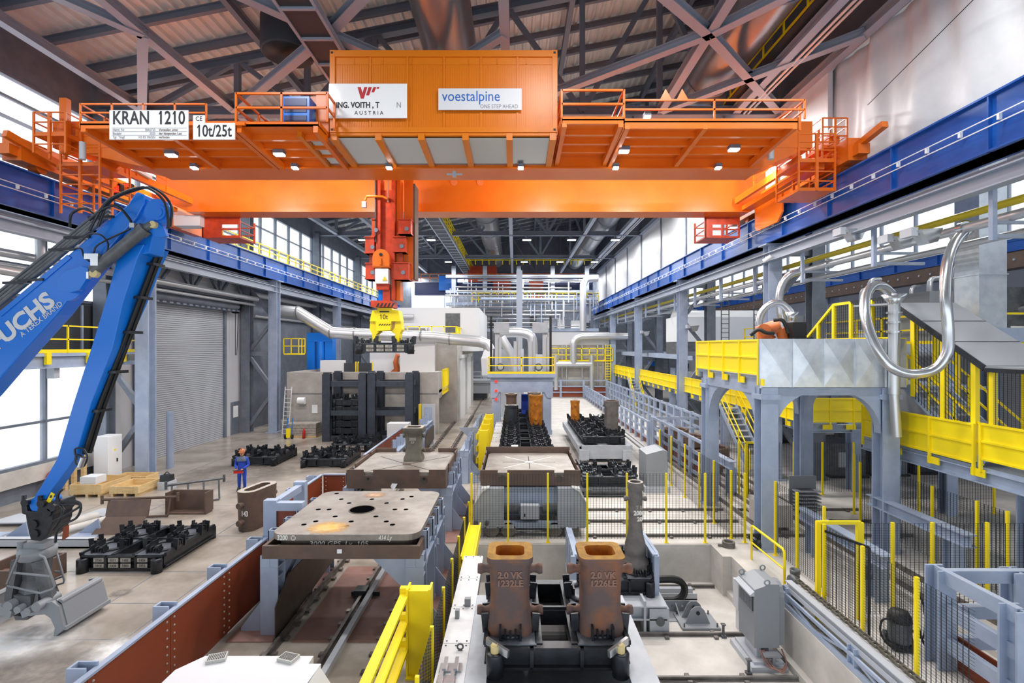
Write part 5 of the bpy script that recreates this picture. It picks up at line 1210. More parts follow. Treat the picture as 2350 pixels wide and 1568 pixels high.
mold('tall slim grey mold with white chalk 2080 20 in the pit', (3.42, 14.2, -.08), 0, [(.8, .8, .39, 0), (.82, .82, .4, .06), (.76, .76, .37, .26), (.56, .56, .27, .38), (.6, .6, .29, .44), (.58, .58, .28, .7), (.42, .42, .2, 1.0), (.38, .38, .185, 1.3), (.4, .4, .19, 2.1), (.38, .38, .18, 2.22), (.44, .44, .21, 2.26), (.44, .44, .21, 2.44), (.43, .43, .2, 2.46)], (.3, .3, .14), ('grey_iron', 'stone', 'grey_iron'), (('l', 1.98, .06, .1), ('r', 1.98, .06, .1)), (('T R', .06, 1.78, .13, .9, .004, 'stone'), ('2080', .06, 1.62, .17, .9, .004, 'chalk'), ('20', .08, 1.45, .16, .9, .004, 'chalk')))
single('cast_block', 'tan ring shaped casting between the two rusty molds', 'casting', MB().lathe([(.12, 0), (.27, 0), (.28, .2), (.24, .28), (.14, .28), (.12, .2), (.12, 0)], (1.05, 11.0, -.5), 16).box(.85, 1.25, 10.85, 11.15, -1.16, -.5, 1), ['tan', 'charcoal'])

# pit floor hardware
def cross_rail(label, x0, x1, y, z, grp): 
    g = MB().box(x0, x1, y - .06, y + .06, z, z + .02).box(x0, x1, y - .02, y + .02, z, z + .07).box(x0, x1, y - .03, y + .03, z + .06, z + .09); x = x0 + .2
    while x < x1: g.cb((x, y - .12, z + .03), .1, .1, .05); g.cb((x, y + .12, z + .03), .1, .1, .05); x += 1.24
    return single('track_rail', label, 'rail', g, 'grey_iron', grp)
cross_rail('crosswise rail in the pit in front of the triangular bracket', 2.4, 6.3, 12.75, -1.16, 'crosswise rails in the pit')
cross_rail('crosswise rail in the pit along the back ledge', 3.95, 6.1, 15.3, -1.16, 'crosswise rails in the pit')
cross_rail('crosswise rail in the pit at the bottom edge of the picture', 2.4, 6.3, 11.05, -1.16, 'crosswise rails in the pit')
single('channel_bar', 'grey channel bar on the pit floor behind the triangular bracket', 'channel', MB().box(3.95, 5.3, 14.55, 14.75, -1.16, -1.12).box(3.95, 5.3, 14.55, 14.58, -1.16, -.98).box(3.95, 5.3, 14.9, 15.05, -1.16, -1.0), 'grey_light')
g = MB().box(3.95, 5.0, 13.9, 13.93, -1.16, -.85)
for i in range(3): g.prism([(13.45, -1.16), (13.9, -1.16), (13.9, -.9)], 'yz', 4.05 + i * .4, 4.08 + i * .4)
for i in range(4): g.tube([(4.1 + i * .27, 13.88, -.98), (4.1 + i * .27, 13.9, -.98)], .035, 8, 1)
single('stop_plate', 'grey bolted stop plate with ribs on the pit floor', 'stop plate', g.box(3.95, 5.0, 13.4, 13.95, -1.16, -1.14), ['grey_paint', 'chrome'])
t = thing('bearing_bracket', 'grey triangular bracket bolted on a base plate in the pit', 'bracket', (5.0, 12.75, -1.16), world=True)
part(t, 'base_plate', MB().box(4.35, 5.35, 12.98, 13.75, -1.16, -1.1), 'grey_paint')
for y in (13.2, 13.5): part(t, 'cheek', MB().prism([(4.5, -1.1), (5.15, -1.1), (5.0, -.75), (4.9, -.66), (4.75, -.66), (4.65, -.75)], 'xz', y, y + .03).tube([(4.83, y - .02, -.82), (4.83, y + .04, -.82)], .05, 12, 1), ['grey_paint', 'ink'])
for x in (4.42, 5.28):
    for y in (13.05, 13.68): part(t, 'anchor_bolt', MB().tube([(x, y, -1.1), (x, y, -1.0)], .02, 6), 'charcoal')
for i, (px, py) in enumerate(((1660, 1463), (1718, 1548))):
    c = G(px, py, -1.16); single('anchor_post', 'small grey anchor post on the pit floor %s the grey cabinet' % ('left of', 'in front of')[i], 'post', MB().box(c.x - .06, c.x + .06, c.y - .06, c.y + .06, -1.16, -1.1).box(c.x - .025, c.x + .025, c.y - .025, c.y + .025, -1.1, -.85).box(c.x - .05, c.x + .05, c.y - .05, c.y + .05, -.85, -.82), 'charcoal')
c = G(1672, 1254, 0.02); g = MB()
for k in range(3): g.tube([c + Vector((.16 * math.cos(a / 16 * 2 * PI), .16 * math.sin(a / 16 * 2 * PI), .03 + k * .05)) for a in range(16)], .035 , 8, 0, True)
g.tube([c + Vector((-.16, 0, .03)), c + Vector((-.32, .03, .03))], .04, 8)
single('hose_coil', 'flat grey hose coil on the concrete ledge', 'hose', g, 'grey_iron')
pts = [(3.95, 14.1, -.35), (4.5, 14.1, -.35), (4.75, 14.1, -.5), (4.75, 14.1, -.78), (4.5, 14.1, -.95), (3.95, 14.1, -.95)]
single('cable_chain', 'black energy chain looping beside the tall mold car', 'energy chain', MB().tube(bez(pts, 6), .1, 6, sm=False), 'rubber')
single('cable_chain', 'black energy chain lying at the bottom edge of the picture', 'energy chain', MB().tube(bez([(2.5, 10.4, -1.0), (3.4, 10.5, -.98), (3.9, 10.5, -1.02), (4.2, 10.45, -1.1)], 5), .14, 6, sm=False).bar((2.5, 10.4, -1.14), (4.3, 10.45, -1.14), .3, .04), 'rubber')
# grey motor cabinet
X0, X1, YA, YB, Z0 = 5.5, 6.08, 11.5, 12.3, -.72
t = thing('motor_cabinet', 'grey metal cabinet with a side grille in the pit beside the chain conveyor', 'cabinet', (5.8, 11.9, -1.16), world=True)
g = MB().prism([(X0, Z0), (X1, Z0), (X1, .74), (X1 - .22, .74), (X0 + .02, .62), (X0, .6)], 'xz', YA, YB)
part(t, 'housing', g, 'grey_paint', bev=.008)
part(t, 'fan_cover', MB().prism([(YA + .08, Z0 + .02), (YB - .1, Z0 + .02), (YB - .1, .4)] + [(YB - .1 - .31 + .31 * math.cos(a / 8 * PI), .4 + .3 * math.sin(a / 8 * PI)) for a in range(1, 8)] + [(YA + .08, .4)], 'yz', X1, X1 + .16), 'grey_paint')
g = MB().box(X0 - .02, X0, YA + .05, YB - .1, .1, .42, 1)
for i in range(10): g.box(X0 - .03, X0 - .02, YA + .05, YB - .1, .1 + i * .034, .112 + i * .034)
for i in range(9): y = YA + .05 + i * .08; g.box(X0 - .03, X0 - .02, y, y + .012, .1, .42)
part(t, 'side_grille', g, ['grey_paint', 'ink'])
part(t, 'side_hood', MB().prism([(X0, .58), (X0 - .1, .5), (X0 - .1, .47), (X0, .47)], 'xz', YA - .01, YB), 'grey_light')
for x, y, z in ((X0 + .3, YA + .01, .72), (X0 + .05, YB - .05, .64), (X1 - .02, YB - .05, .74)): part(t, 'lifting_eye', MB().tube([(x + .06 * math.cos(a / 12 * 2 * PI), y, z + .06 + .06 * math.sin(a / 12 * 2 * PI)) for a in range(12)], .018, 6, 0, True), 'grey_paint')
part(t, 'stand', MB().box(X0 - .15, X1 + .1, YA - .2, YB + .15, -1.16, -1.04).box(X0 - .05, X1 + .05, YA - .1, YB + .1, -1.04, -.98).box(X0 + .1, X0 + .2, YA + .1, YB - .1, -.98, Z0).box(X1 - .2, X1 - .1, YA + .1, YB - .1, -.98, Z0), 'grey_light')
part(t, 'terminal_box', MB().box(X0 + .15, X1 - .05, YA - .2, YA - .02, -.82, -.78).box(X0 + .35, X0 + .42, YA - .14, YA - .08, -1.0, -.82), 'grey_paint')
for k in range(3): part(t, 'cable', MB().tube(bez([(X0 + .12 + .04 * k, YA - .02, -.75), (X0 + .2 + .06 * k, YA - .2, -1.0), (X0 + .45, YA - .3 - .05 * k, -1.02), (X1 + .1, YA - .1, -.98), (X1 + .1, YA + .1, -.8)], 5), .018, 6), 'red_plate')
single('switch_box', 'small white switch box on the ledge behind the grey cabinet', 'box', MB().box(5.75, 6.14, 12.9, 13.2, -.6, .12).box(5.8, 6.1, 12.95, 13.15, -1.16, -.6), 'offwhite')
# chain conveyor
t = thing('chain_conveyor', 'grey steel chain conveyor along the right side of the pit', 'conveyor', (6.7, 9, 0), world=True)
g = MB().ib((6.6, 5, .5), (6.6, 12.1, .5), .16, .14, 0, (0, 0, 1), .02).bar((6.52, 5, .42), (6.52, 12.1, .42), .02, .1)
part(t, 'top_rail', g, 'grey_light')
g = MB().bar((6.45, 5, .06), (6.45, 12.1, .06), .06, .1).bar((6.45, 5, .3), (6.45, 12.1, .3), .05, .07)
for i, y in enumerate((12.0, 9.6, 7.2)):
    g.ib((6.5, y, 0), (6.5, y, .45), .14, .2, 0, (0, 1, 0), .02)
    if i < 2: g.bar((6.45, y - .1, .28), (6.45, y - 1.2, .08), .03, .05); g.bar((6.45, y - 1.2, .08), (6.45, y - 2.2, .28), .03, .05)
part(t, 'side_truss', g, 'steel_blue')
for zc, x in ((.6, 6.78), (.12, 6.62)):
    ch = MB(); y = 5.0; k = 0
    while y < 12.1:
        p = Vector((x, y, zc)); q = p + Vector((0, .15, 0))
        for s in (-1, 1): ch.bar(p + Vector((s * (.05 if k % 2 else .035), 0, 0)), q + Vector((s * (.05 if k % 2 else .035), 0, 0)), .016, .06)
        ch.tube([p + Vector((-.07, 0, 0)), p + Vector((.07, 0, 0))], .025, 6)
        y += .14; k += 1
    part(t, 'chain', ch, 'olive_iron')
part(t, 'chain_bed', MB().box(6.66, 6.95, 5, 12.1, .45, .53), 'white')
part(t, 'sprocket', MB().lathe([(.05, -.05), (.2, -.05), (.22, 0), (.2, .05), (.05, .05)], (6.75, 12.15, .45), 16, axis='x').box(6.6, 6.9, 11.95, 12.2, .0, .4), 'charcoal')
single('corrugated_pipe', 'dark grey corrugated pipe stub standing on the kerb', 'pipe', MB().lathe([(.1, 0), (.115, .02)] + [(.1 + .015 * (k % 2), .04 + k * .03) for k in range(16)] + [(.12, .53), (.12, .6), (.09, .6), (.09, .3)], (7.05, 12.6, 0), 14), 'charcoal')
g = MB().tube(bez([(6.25, 13.35, -.16), (6.25, 13.35, .85), (6.3, 13.3, .98), (6.35, 13.2, .98), (6.4, 12.2, .98), (6.42, 12.1, .9), (6.42, 12.05, -.05)], 5), .032, 8).tube([(6.27, 13.35, .5), (6.42, 12.1, .45)], .022, 8)
c = W(1722, 1210, 14.2)
single('grab_rail', 'yellow tubular hand rail on the pit edge behind the grey cabinet', 'hand rail', MB().tube([(6.9, 14.6, 0), (6.9, 14.6, .95), (6.9, 14.52, 1.0), (6.9, 12.9, 1.0), (6.9, 12.82, .95), (6.9, 12.82, 0)], .035, 8).tube([(6.9, 14.6, .5), (6.9, 12.82, .5)], .025, 8), 'yellow')
c = G(1740, 1262, 0); g = MB().ball((c.x + .05, c.y, .16), .15, .15, .16, 10)
for k in range(5): g.tube([c + Vector((.22 * math.cos(a / 10 * 2 * PI + k), .1 * math.sin(a / 10 * 2 * PI) + .03 * k, .25 + .2 * math.sin(a / 10 * 2 * PI + k * .7))) for a in range(10)], .018, 5, 0, True)
single('cable_coil', 'tangled black cable coil beside the grey gantry leg', 'cable', g, 'rubber')

# ---------------------------------------------------------------- yellow post wire mesh fences
def mesh_panel(p, q, z0, z1, dv=.1, dh=.055):
    g = MB(); d = q - p; L = d.length; n = max(2, round(L / dv)); up = Vector((0, 0, 1))
    for i in range(1, n): c = p + d * (i / n); g.bar(c + up * z0, c + up * z1, .009, .009)
    k = max(2, round((z1 - z0) / dh))
    for i in range(k + 1): z = z0 + (z1 - z0) * i / k; g.bar(p + up * z, q + up * z, .004, .004)
    return g
def fence(label, pts, z0=0, h=2.2, post=.06, mesh_from=.12, group=None, extra=0, last=True):
    P = [Vector((x, y, 0)) for x, y in pts]; t = thing('mesh_fence', label, 'fence', (sum(p.x for p in P) / len(P), sum(p.y for p in P) / len(P), z0), world=True, group=group)
    for p in (P if last else P[:-1]): part(t, 'post', MB().box(p.x - post / 2, p.x + post / 2, p.y - post / 2, p.y + post / 2, z0, z0 + h + extra).box(p.x - .07, p.x + .07, p.y - .07, p.y + .07, z0, z0 + .012), 'yellow')
    for a, b_ in zip(P, P[1:]):
        if (a - b_).length > .4: part(t, 'mesh_panel', mesh_panel(a, b_, z0 + mesh_from, z0 + h - .02), 'mesh_wire')
    return t
FRX = [(x - VX) * 15.72 / FPX for x in (1081, 1166, 1258, 1349, 1441, 1532, 1622, 1714)]
fence('long wire mesh fence with yellow posts crossing behind the pit', [(x, 15.86) for x in FRX], 0, 2.2)
fence('wire mesh fence with yellow posts along the covered conveyor', [(-1.42, y) for y in (7.3, 8.6, 10.0, 11.35, 12.7, 14.1, 15.5)], 0, 1.4)
fence('wire mesh fence with yellow posts right of the pit beside the gantry leg', [(7.75, y) for y in (14.9, 13.75, 12.55)], 0, 2.2)
fence('wire mesh fence with yellow posts above the chain conveyor in front', [(6.98, y) for y in (11.3, 10.05, 8.7, 7.6)], 0, 2.2, last=False)
fence('wire mesh fence with yellow posts crossing behind the vacuum cleaner', [(x, 11.4) for x in (7.9, 8.6, 9.5, 10.75, 12.0)], 0, 2.2)
fence('wire mesh fence with yellow posts along the inner side aisle', [(12.0, y) for y in (12.2, 13.0, 14.4, 15.9, 17.4)], 0, 2.2)
fence('wire mesh fence with yellow posts behind the gantry', [(x, 21.0) for x in (8.2, 9.4, 10.5, 11.7, 12.9, 14.2)], 0, 2.2)
fence('wire mesh fence with yellow posts leading back from the gantry leg', [(7.0, y) for y in (16.2, 17.6, 19.0, 20.6, 22.4, 24.2)], 0, 2.2)
fence('wire mesh fence with yellow posts in front of the side aisle machines', [(x, 18.6) for x in (12.6, 13.8, 15.0, 16.4, 17.8)], 0, 2.2)
t = thing('fence_gate', 'yellow framed mesh gate at the end of the fence by the pit', 'gate', (7.4, 11.4, 0), world=True)
for x in (6.9, 7.82): part(t, 'post', MB().box(x - .045, x + .045, 11.36, 11.44, 0, 2.22), 'yellow')
part(t, 'lintel', MB().box(6.86, 7.86, 11.37, 11.43, 2.16, 2.24), 'yellow')
lf = mesh_panel(Vector((6.98, 11.3, 0)), Vector((7.32, 10.35, 0)), .12, 2.05); lf.bar((6.98, 11.3, 2.05), (7.32, 10.35, 2.05), .04, .05, 0); lf.bar((7.32, 10.35, .1), (7.32, 10.35, 2.05), .04, .04); lf.bar((6.98, 11.3, .1), (6.98, 11.3, 2.05), .04, .04)
part(t, 'gate_leaf', lf, 'mesh_wire')
part(t, 'lock', MB().box(7.84, 7.98, 11.28, 11.36, .95, 1.25).box(7.9, 8.0, 11.2, 11.3, 1.0, 1.12), 'charcoal')
t = thing('fence_gate', 'black framed mesh gate with yellow posts behind the gantry', 'gate', (10.4, 20.9, 0), world=True)
for x in (9.55, 10.75): part(t, 'post', MB().box(x - .05, x + .05, 20.6, 20.7, 0, 2.25), 'yellow')
part(t, 'lintel', MB().box(9.5, 10.8, 20.61, 20.69, 2.2, 2.28), 'yellow')
lf = mesh_panel(Vector((9.62, 20.65, 0)), Vector((10.68, 20.65, 0)), .15, 2.15)
for a, b_ in (((9.62, 20.65, .12), (9.62, 20.65, 2.17)), ((10.68, 20.65, .12), (10.68, 20.65, 2.17)), ((9.62, 20.65, .12), (10.68, 20.65, .12)), ((9.62, 20.65, 2.17), (10.68, 20.65, 2.17))): lf.bar(a, b_, .05)
part(t, 'gate_leaf', lf, 'rubber')
# vacuum cleaner
t = thing('vacuum_cleaner', 'black industrial vacuum cleaner with hoses behind the mesh fence', 'vacuum cleaner', (7.95, 10.35, 0), -.3)
t.scale = (.82, .82, .86)
part(t, 'tank', MB().lathe([(.0, .12), (.24, .12), (.26, .2), (.25, .58), (.23, .62)], (0, 0, 0), 22), 'charcoal')
part(t, 'motor_head', MB().lathe([(.24, .62), (.27, .64), (.26, .74), (.2, .86), (.1, .9), (0, .9)], (0, 0, 0), 22), 'rubber')
for s in (-1, 1): part(t, 'wheel', MB().lathe([(.02, -.03), (.15, -.03), (.15, .03), (.02, .03)], (s * .26, .12, .15), 16, axis='x'), 'black')
part(t, 'base', MB().box(-.25, .25, -.28, .2, .04, .14), 'rubber')
part(t, 'hose', MB().tube(bez([(.2, -.1, .5), (.42, -.2, .4), (.5, -.1, .95), (.45, .05, 1.25), (.36, .1, 1.2), (.4, .05, .6), (.55, -.1, .1), (.95, -.2, .05)], 6), .028, 8), 'rubber')
part(t, 'hose', MB().tube(bez([(-.2, -.1, .7), (-.42, -.15, .65), (-.46, -.15, .35), (-.3, -.2, .1), (0, -.35, .06)], 6), .025, 8), 'rubber')

# ---------------------------------------------------------------- transfer car with the third square plate
t = thing('transfer_car', 'grey transfer car with white flanks carrying a grooved square plate behind the fence', 'transfer car', (.5, 18, 0), world=True)
for s, x0, x1 in ((-1, -1.32, -.35), (1, 1.4, 2.37)):
    o = x0 if s < 0 else x1; i_ = x1 if s < 0 else x0
    g = MB().prism([(o, .35), (i_, .35), (i_, 1.6), (o - s * .25, 1.6), (o, 1.05)], 'xz', 16.25, 19.9)
    part(t, 'side_box', g, 'car_grey'); part(t, 'flank_cover', MB().prism([(o, 1.06), (o - s * .25, 1.61), (o - s * .5, 1.63), (o - s * .28, 1.5)], 'xz', 16.22, 19.9), 'white')
part(t, 'cross_body', MB().box(-.4, 1.45, 16.6, 19.8, .9, 1.55).box(-.4, 1.45, 17.4, 19.5, .35, .9).box(-1.3, 2.3, 16.3, 16.5, .3, .48), 'steel_blue')
part(t, 'motor_box', MB().box(.2, .8, 16.2, 16.5, .62, 1.05).box(.3, .35, 16.18, 16.2, .7, .8, 1), ['grey_light', 'ink'])
for x in (-.15, 1.2): part(t, 'drive_motor', MB().tube([(x - .28, 16.7, .85), (x + .28, 16.7, .85)], .2, 16), 'charcoal')
for x in (-.75, -.2, 1.3, 1.85):
    part(t, 'wheel', MB().tube([(x, 16.3, .24), (x, 16.55, .24)], .24, 20), 'grey_iron'); part(t, 'axle_box', MB().box(x - .18, x + .18, 16.26, 16.55, .3, .42), 'car_grey')
for x in (-1.25, -.9): part(t, 'buffer', MB().tube([(x, 16.1, .5), (x, 16.3, .5)], .07, 10), 'charcoal')
t = thing('plate_tray', 'brown tray with notched walls on the grey transfer car', 'tray', (.5, 18.1, 1.6), world=True)
g = notched(-1.13, 2.17, 16.5, 1.63, 2.13, 1.93, (-.4, 1.47)); g.join(MB().box(-1.13, 2.17, 19.75, 19.8, 1.63, 2.25)); g.join(notched(16.55, 19.75, -1.13, 1.63, 2.13, 1.9, (17.4, 19.0), axis='y')); g.join(notched(16.55, 19.75, 2.12, 1.63, 2.13, 1.9, (17.4, 19.0), axis='y')); g.box(-1.08, 2.12, 16.55, 19.75, 1.635, 1.65)
for x in (-.4, 1.47): g.tube([(x, 16.495, 1.84), (x, 16.52, 1.84)], .12, 16, 1)
part(t, 'tray_wall', g, ['tray', 'plate_side'])
t = thing('grooved_plate', 'square steel plate with pale radiating lines on the grey transfer car', 'steel plate', (.5, 18.1, 1.65), world=True)
part(t, 'plate_body', MB().prism(rrect(3.05, 3.05, .22, .52, 18.12, 5), 'xy', 1.65, 2.03), 'plate_top')
for a in range(8):
    ca, sa = math.cos(a * PI / 4), math.sin(a * PI / 4); k = 1.25 if a % 2 else .95
    part(t, 'groove', MB().bar((.52 + ca * .15, 18.1 + sa * .15, 2.032), (.52 + ca * k, 18.1 + sa * k, 2.032), .035, .006), 'chalk' if a % 2 else 'rubber')
part(t, 'hub', MB().box(.42, .62, 18.0, 18.2, 2.02, 2.045), 'chalk')
for i, y in enumerate((16.35, 17.7, 18.95)): cross_rail('%s crosswise floor rail behind the mesh fence' % ORD[i], 2.4, 13.0, y, 0, 'crosswise floor rails behind the fence')
# ---------------------------------------------------------------- casting lines in the back
line = thing('casting_line', 'grey roller line carrying the row of black pallets under the portal', 'roller line', (.55, 30, 0), world=True)
part(line, 'side_frame', MB().box(-.62, -.5, 21, 43.5, .2, .85).box(1.6, 1.72, 21, 43.5, .2, .85), 'steel_blue')
for k in range(8): part(line, 'cross_frame', MB().box(-.6, 1.7, 22 + k * 2.6, 22.2 + k * 2.6, 0, .8), 'charcoal')
for k in range(7): dup(P2, (.55, 22.9 + k * 2.62, .86), 0, '%s black pallet from the front on the line under the portal' % ORD[k])
RND = lambda w, h, rim: [(w * .96, w * .96, w * .47, 0), (w, w, w * .49, .05), (w * .96, w * .96, w * .47, h * .8), (w, w, w * .49, h - .16), (w * rim, w * rim, w * rim * .49, h - .12), (w * rim, w * rim, w * rim * .49, h - .01), (w * rim * .98, w * rim * .98, w * rim * .48, h)]
mold('dark blue grey round mold on the line, left of the tall ochre one', (-.22, 31.3, 1.28), 0, RND(.72, 1.28, 1.12), (.5, .5, .24), ('black_blue', 'stone', 'black_blue'), (('f', .4, .05, .05),))
mold('tall ochre round mold on the line under the portal', (1.32, 31.3, 1.28), 0, RND(.84, 1.92, 1.06), (.58, .58, .28), ('rust_bright', 'rust_top', 'rust'), (('f', 1.4, .09, .06), ('f', .5, .09, .06)))
mold('brown mold seen above the dark blue grey one', (-.22, 33.9, 1.28), 0, RND(.72, 1.75, 1.12), (.5, .5, .24), ('brown_iron', 'stone', 'brown_iron'))
mold('grey brown mold hidden behind the tall ochre one', (1.32, 33.9, 1.28), 0, RND(.84, 1.85, 1.06), (.58, .58, .28), ('grey_iron', 'stone', 'brown_iron'))
single('tank', 'blue tank standing behind the molds under the portal', 'tank', MB().box(.5, 1.2, 36.5, 37.3, 1.3, 2.7), 'overalls')
c = G(1164, 1018, 1.7); single('crate_box', 'olive grey box with white marks lying on the front black pallet', 'box', MB().box(-.45, .35, 22.05, 22.4, 1.3, 1.72).box(-.2, .2, 22.04, 22.05, 1.5, 1.55, 1).box(-.15, .15, 22.1, 22.35, 1.72, 1.82, 1), ['olive_iron', 'chalk'])
l2 = thing('casting_car', 'pale grey casting car behind the fence carrying the ribbed dark mold', 'casting car', (4.85, 31, 0), world=True)
g = MB().box(3.5, 6.25, 27.0, 35.5, .35, .82).box(3.4, 3.75, 27.0, 35.5, .55, .9).box(6.0, 6.35, 27.0, 35.5, .55, .9); g.box(3.6, 6.2, 26.8, 27.0, .2, .9)
for x in (3.7, 6.0): g.box(x - .25, x + .25, 26.6, 27.0, .15, .7)
part(l2, 'body', g, 'car_grey')
for x in (3.8, 5.95):
    for y in (27.6, 31, 34.6): part(l2, 'wheel', MB().tube([(x - .1, y, .3), (x + .1, y, .3)], .3, 18), 'charcoal')
for k in range(3): dup(P2, (4.85, 28.5 + k * 2.6, .86), 0, '%s black pallet from the front on the pale casting car' % ORD[k])
mold('slim ochre mold at the left of the pale casting car', (3.98, 33.0, 1.28), 0, RND(.6, 1.4, 1.04), (.4, .4, .19), ('rust_bright', 'stone', 'rust'), (('f', 1.1, .07, .05), ('f', .45, .07, .05)))
mold('dark purplish grey fluted mold on the pale casting car', (5.63, 29.2, 1.28), 0, [(.78, .78, .22, 0), (.8, .8, .24, .06), (.74, .74, .2, .3), (.74, .74, .2, 1.4), (.82, .82, .3, 1.5), (.86, .86, .4, 1.56), (.86, .86, .4, 1.74), (.84, .84, .4, 1.78)], (.58, .58, .28), ('grey_iron', 'brown_iron', 'brown_iron'), (('r', 1.5, .05, .06), ('l', 1.5, .05, .06)), (('3ET', 0, .8, .22, .7, .01, 'grey_iron'),))
dup(P2, (4.0, 22.3, .28), 0, 'black pallet low down behind the mesh fence, right of the transfer car')
pit_car('low dark car under the black pallet behind the mesh fence', 2.75, 5.25, 20.6, 24.0, .05, .28, 0, 'charcoal', False, 'pallet car', 'pallet_car')
single('pipe_bundle', 'bundle of silver pipes lying along the pale casting car', 'pipe bundle', MB().tube([(6.75, 24, .8), (6.75, 40, .8)], .06, 8).tube([(6.9, 24, .9), (6.9, 40, .9)], .06, 8).tube([(7.05, 24, .8), (7.05, 40, .8)], .05, 8).tube([(6.9, 24, .65), (6.9, 40, .65)], .06, 8).bar((6.9, 26, 0), (6.9, 26, .6), .1).bar((6.9, 32, 0), (6.9, 32, .6), .1).bar((6.9, 38, 0), (6.9, 38, .6), .1), 'silver_pipe')
t = thing('motor_cabinet', 'grey metal cabinet behind the mesh fence near the pale casting car', 'cabinet', (6.1, 22, 0), world=True)
part(t, 'housing', MB().prism([(5.6, .25), (6.5, .25), (6.5, 1.75), (6.3, 1.8), (5.6, 1.62)], 'xz', 21.3, 22.6), 'grey_paint'); part(t, 'stand', MB().box(5.5, 6.6, 21.2, 22.7, 0, .25), 'grey_light')
# portal
t = thing('portal_machine', 'grey blue portal machine with a yellow railed deck over the casting line', 'portal', (.5, 36, 0), world=True)
for x in (-1.6, 2.0): part(t, 'leg', MB().box(x, x + .6, 35.4, 36.2, 0, 3.2).box(x - .05, x + .65, 35.3, 36.3, 0, .3), 'steel_blue')
part(t, 'head_beam', MB().prism([(-1.7, 4.05), (2.7, 4.05), (2.7, 2.6), (2.3, 2.6), (2.1, 3.0), (-1.1, 3.0), (-1.3, 2.6), (-1.7, 2.6)], 'xz', 35.3, 36.3).box(-1.9, 2.9, 35.0, 37.4, 4.05, 4.3), 'steel_blue')
part(t, 'deck_railing', railing(MB(), [(2.8, 37.3, 4.3), (2.8, 35.05, 4.3), (-1.85, 35.05, 4.3), (-1.85, 37.3, 4.3)], 1.15, 2.1, .035, (.5,), .16), 'yellow')
for z in (3.75, 3.1, 2.5): part(t, 'signal_lamp', MB().tube([(-1.3, 35.2, z), (-1.3, 35.3, z)], .09, 14), 'signal_red')
for x in (-1.2, .15, 1.25, 2.25): part(t, 'lift_column', MB().box(x - .22, x + .12, 36.2, 36.6, 4.3, 7.2 if x in (-1.2, 2.25) else 6.6).tube([(x + .16, 36.1, 4.3), (x + .16, 36.1, 6.9)], .1, 10), 'grey_light')
for x in (-.9, 1.9): part(t, 'column_head', MB().box(x - .6, x + .5, 36.0, 36.8, 7.2, 7.9), 'car_grey')
for x in (-1.7, 2.6): part(t, 'energy_chain', MB().box(x - .08, x + .08, 36.2, 36.4, 4.4, 8.4), 'rubber')
for x in (-1.0, 1.7): part(t, 'drive_motor', MB().tube([(x, 35.4, 4.75), (x, 36, 4.75)], .28, 16).tube([(x, 35.34, 4.75), (x, 35.4, 4.75)], .18, 12, 1), ['charcoal', 'grey_light'])
# ================================================================ right side: gantry, stairs, platforms, pipes
t = thing('gantry_frame', 'grey blue arched gantry with a galvanised box and yellow side panels on top', 'gantry', (9.6, 17.5, 0), world=True)
for x in (7.72, 11.4):
    for y in (15.4, 19.8): part(t, 'leg', MB().ib((x, y, 0), (x, y, 4.96), .5, .5, 0, (0, 1, 0), .05).box(x - .32, x + .32, y - .32, y + .32, 0, .04).box(x - .3, x + .3, y - .3, y + .3, 4.6, 4.75), 'steel_blue')
def haunch(c, s, R=1.25, zt=4.8):              # concave corner plate: from the leg at u=c inwards by s
    return [(c, zt), (c + s * R, zt)] + [(c + s * (R - R * math.sin(a / 8 * PI / 2)), zt - R + R * math.cos(a / 8 * PI / 2)) for a in range(1, 9)]
for y in (15.4, 19.8):
    g = MB().box(7.7, 11.4, y - .15, y + .15, 4.72, 4.95)
    for c, s in ((7.95, 1), (11.15, -1)): g.prism(haunch(c, s), 'xz', y - .14, y + .14)
    part(t, 'arch_beam', g, 'steel_blue')
for x in (7.72, 11.4):
    g = MB().box(x - .2, x + .2, 15.4, 20.0, 4.72, 5.2)
    for c, s in ((15.65, 1), (19.55, -1)): g.prism(haunch(c, s, 1.5), 'yz', x - .16, x + .16)
    part(t, 'arch_beam', g, 'steel_blue')
part(t, 'top_deck', MB().box(7.5, 11.7, 15.3, 20.3, 5.2, 5.3), 'steel_blue')
xs = [7.42, 8.41, 9.35, 10.3, 11.24, 11.85]
for a, b_ in zip(xs, xs[1:]):
    c = Vector(((a + b_) / 2, 15.125, 5.7)); q = [Vector((a, 15.16, 4.97)), Vector((b_, 15.16, 4.97)), Vector((b_, 15.16, 6.44)), Vector((a, 15.16, 6.44))]
    g = MB(); [g.add([q[i], q[(i + 1) % 4], c], [(0, 1, 2)]) for i in range(4)]; g.box(a - .012, a + .012, 15.12, 15.16, 4.97, 6.44); g.box(a, b_, 15.17, 15.2, 4.97, 6.44)
    part(t, 'galvanised_panel', g, 'galv')
part(t, 'box_wall', MB().box(11.82, 11.86, 15.16, 20.3, 4.97, 6.44).box(7.42, 11.86, 20.26, 20.3, 5.0, 6.4).box(7.4, 7.46, 15.14, 15.3, 4.95, 6.44), 'galv')
def ypanels(x, y0, y1, z0, z1, n, s=-1, feet=True):
    g = MB().box(x - .01, x + .01, y0, y1, z0, z1); zm = (z0 + z1) / 2
    for z in (z0 + .03, zm, z1 - .03): g.box(min(x, x + s * .05), max(x, x + s * .05), y0, y1, z - .025, z + .025)
    for i in range(n + 1):
        y = y0 + (y1 - y0) * i / n; g.box(min(x, x + s * .06), max(x, x + s * .06), y - .03, y + .03, z0 - (.3 if feet else 0), z1)
        if feet and i < n: g.box(x - .02, x + .02, y - .3, y + .1, z0 - .3, z0 - .1)
    return g
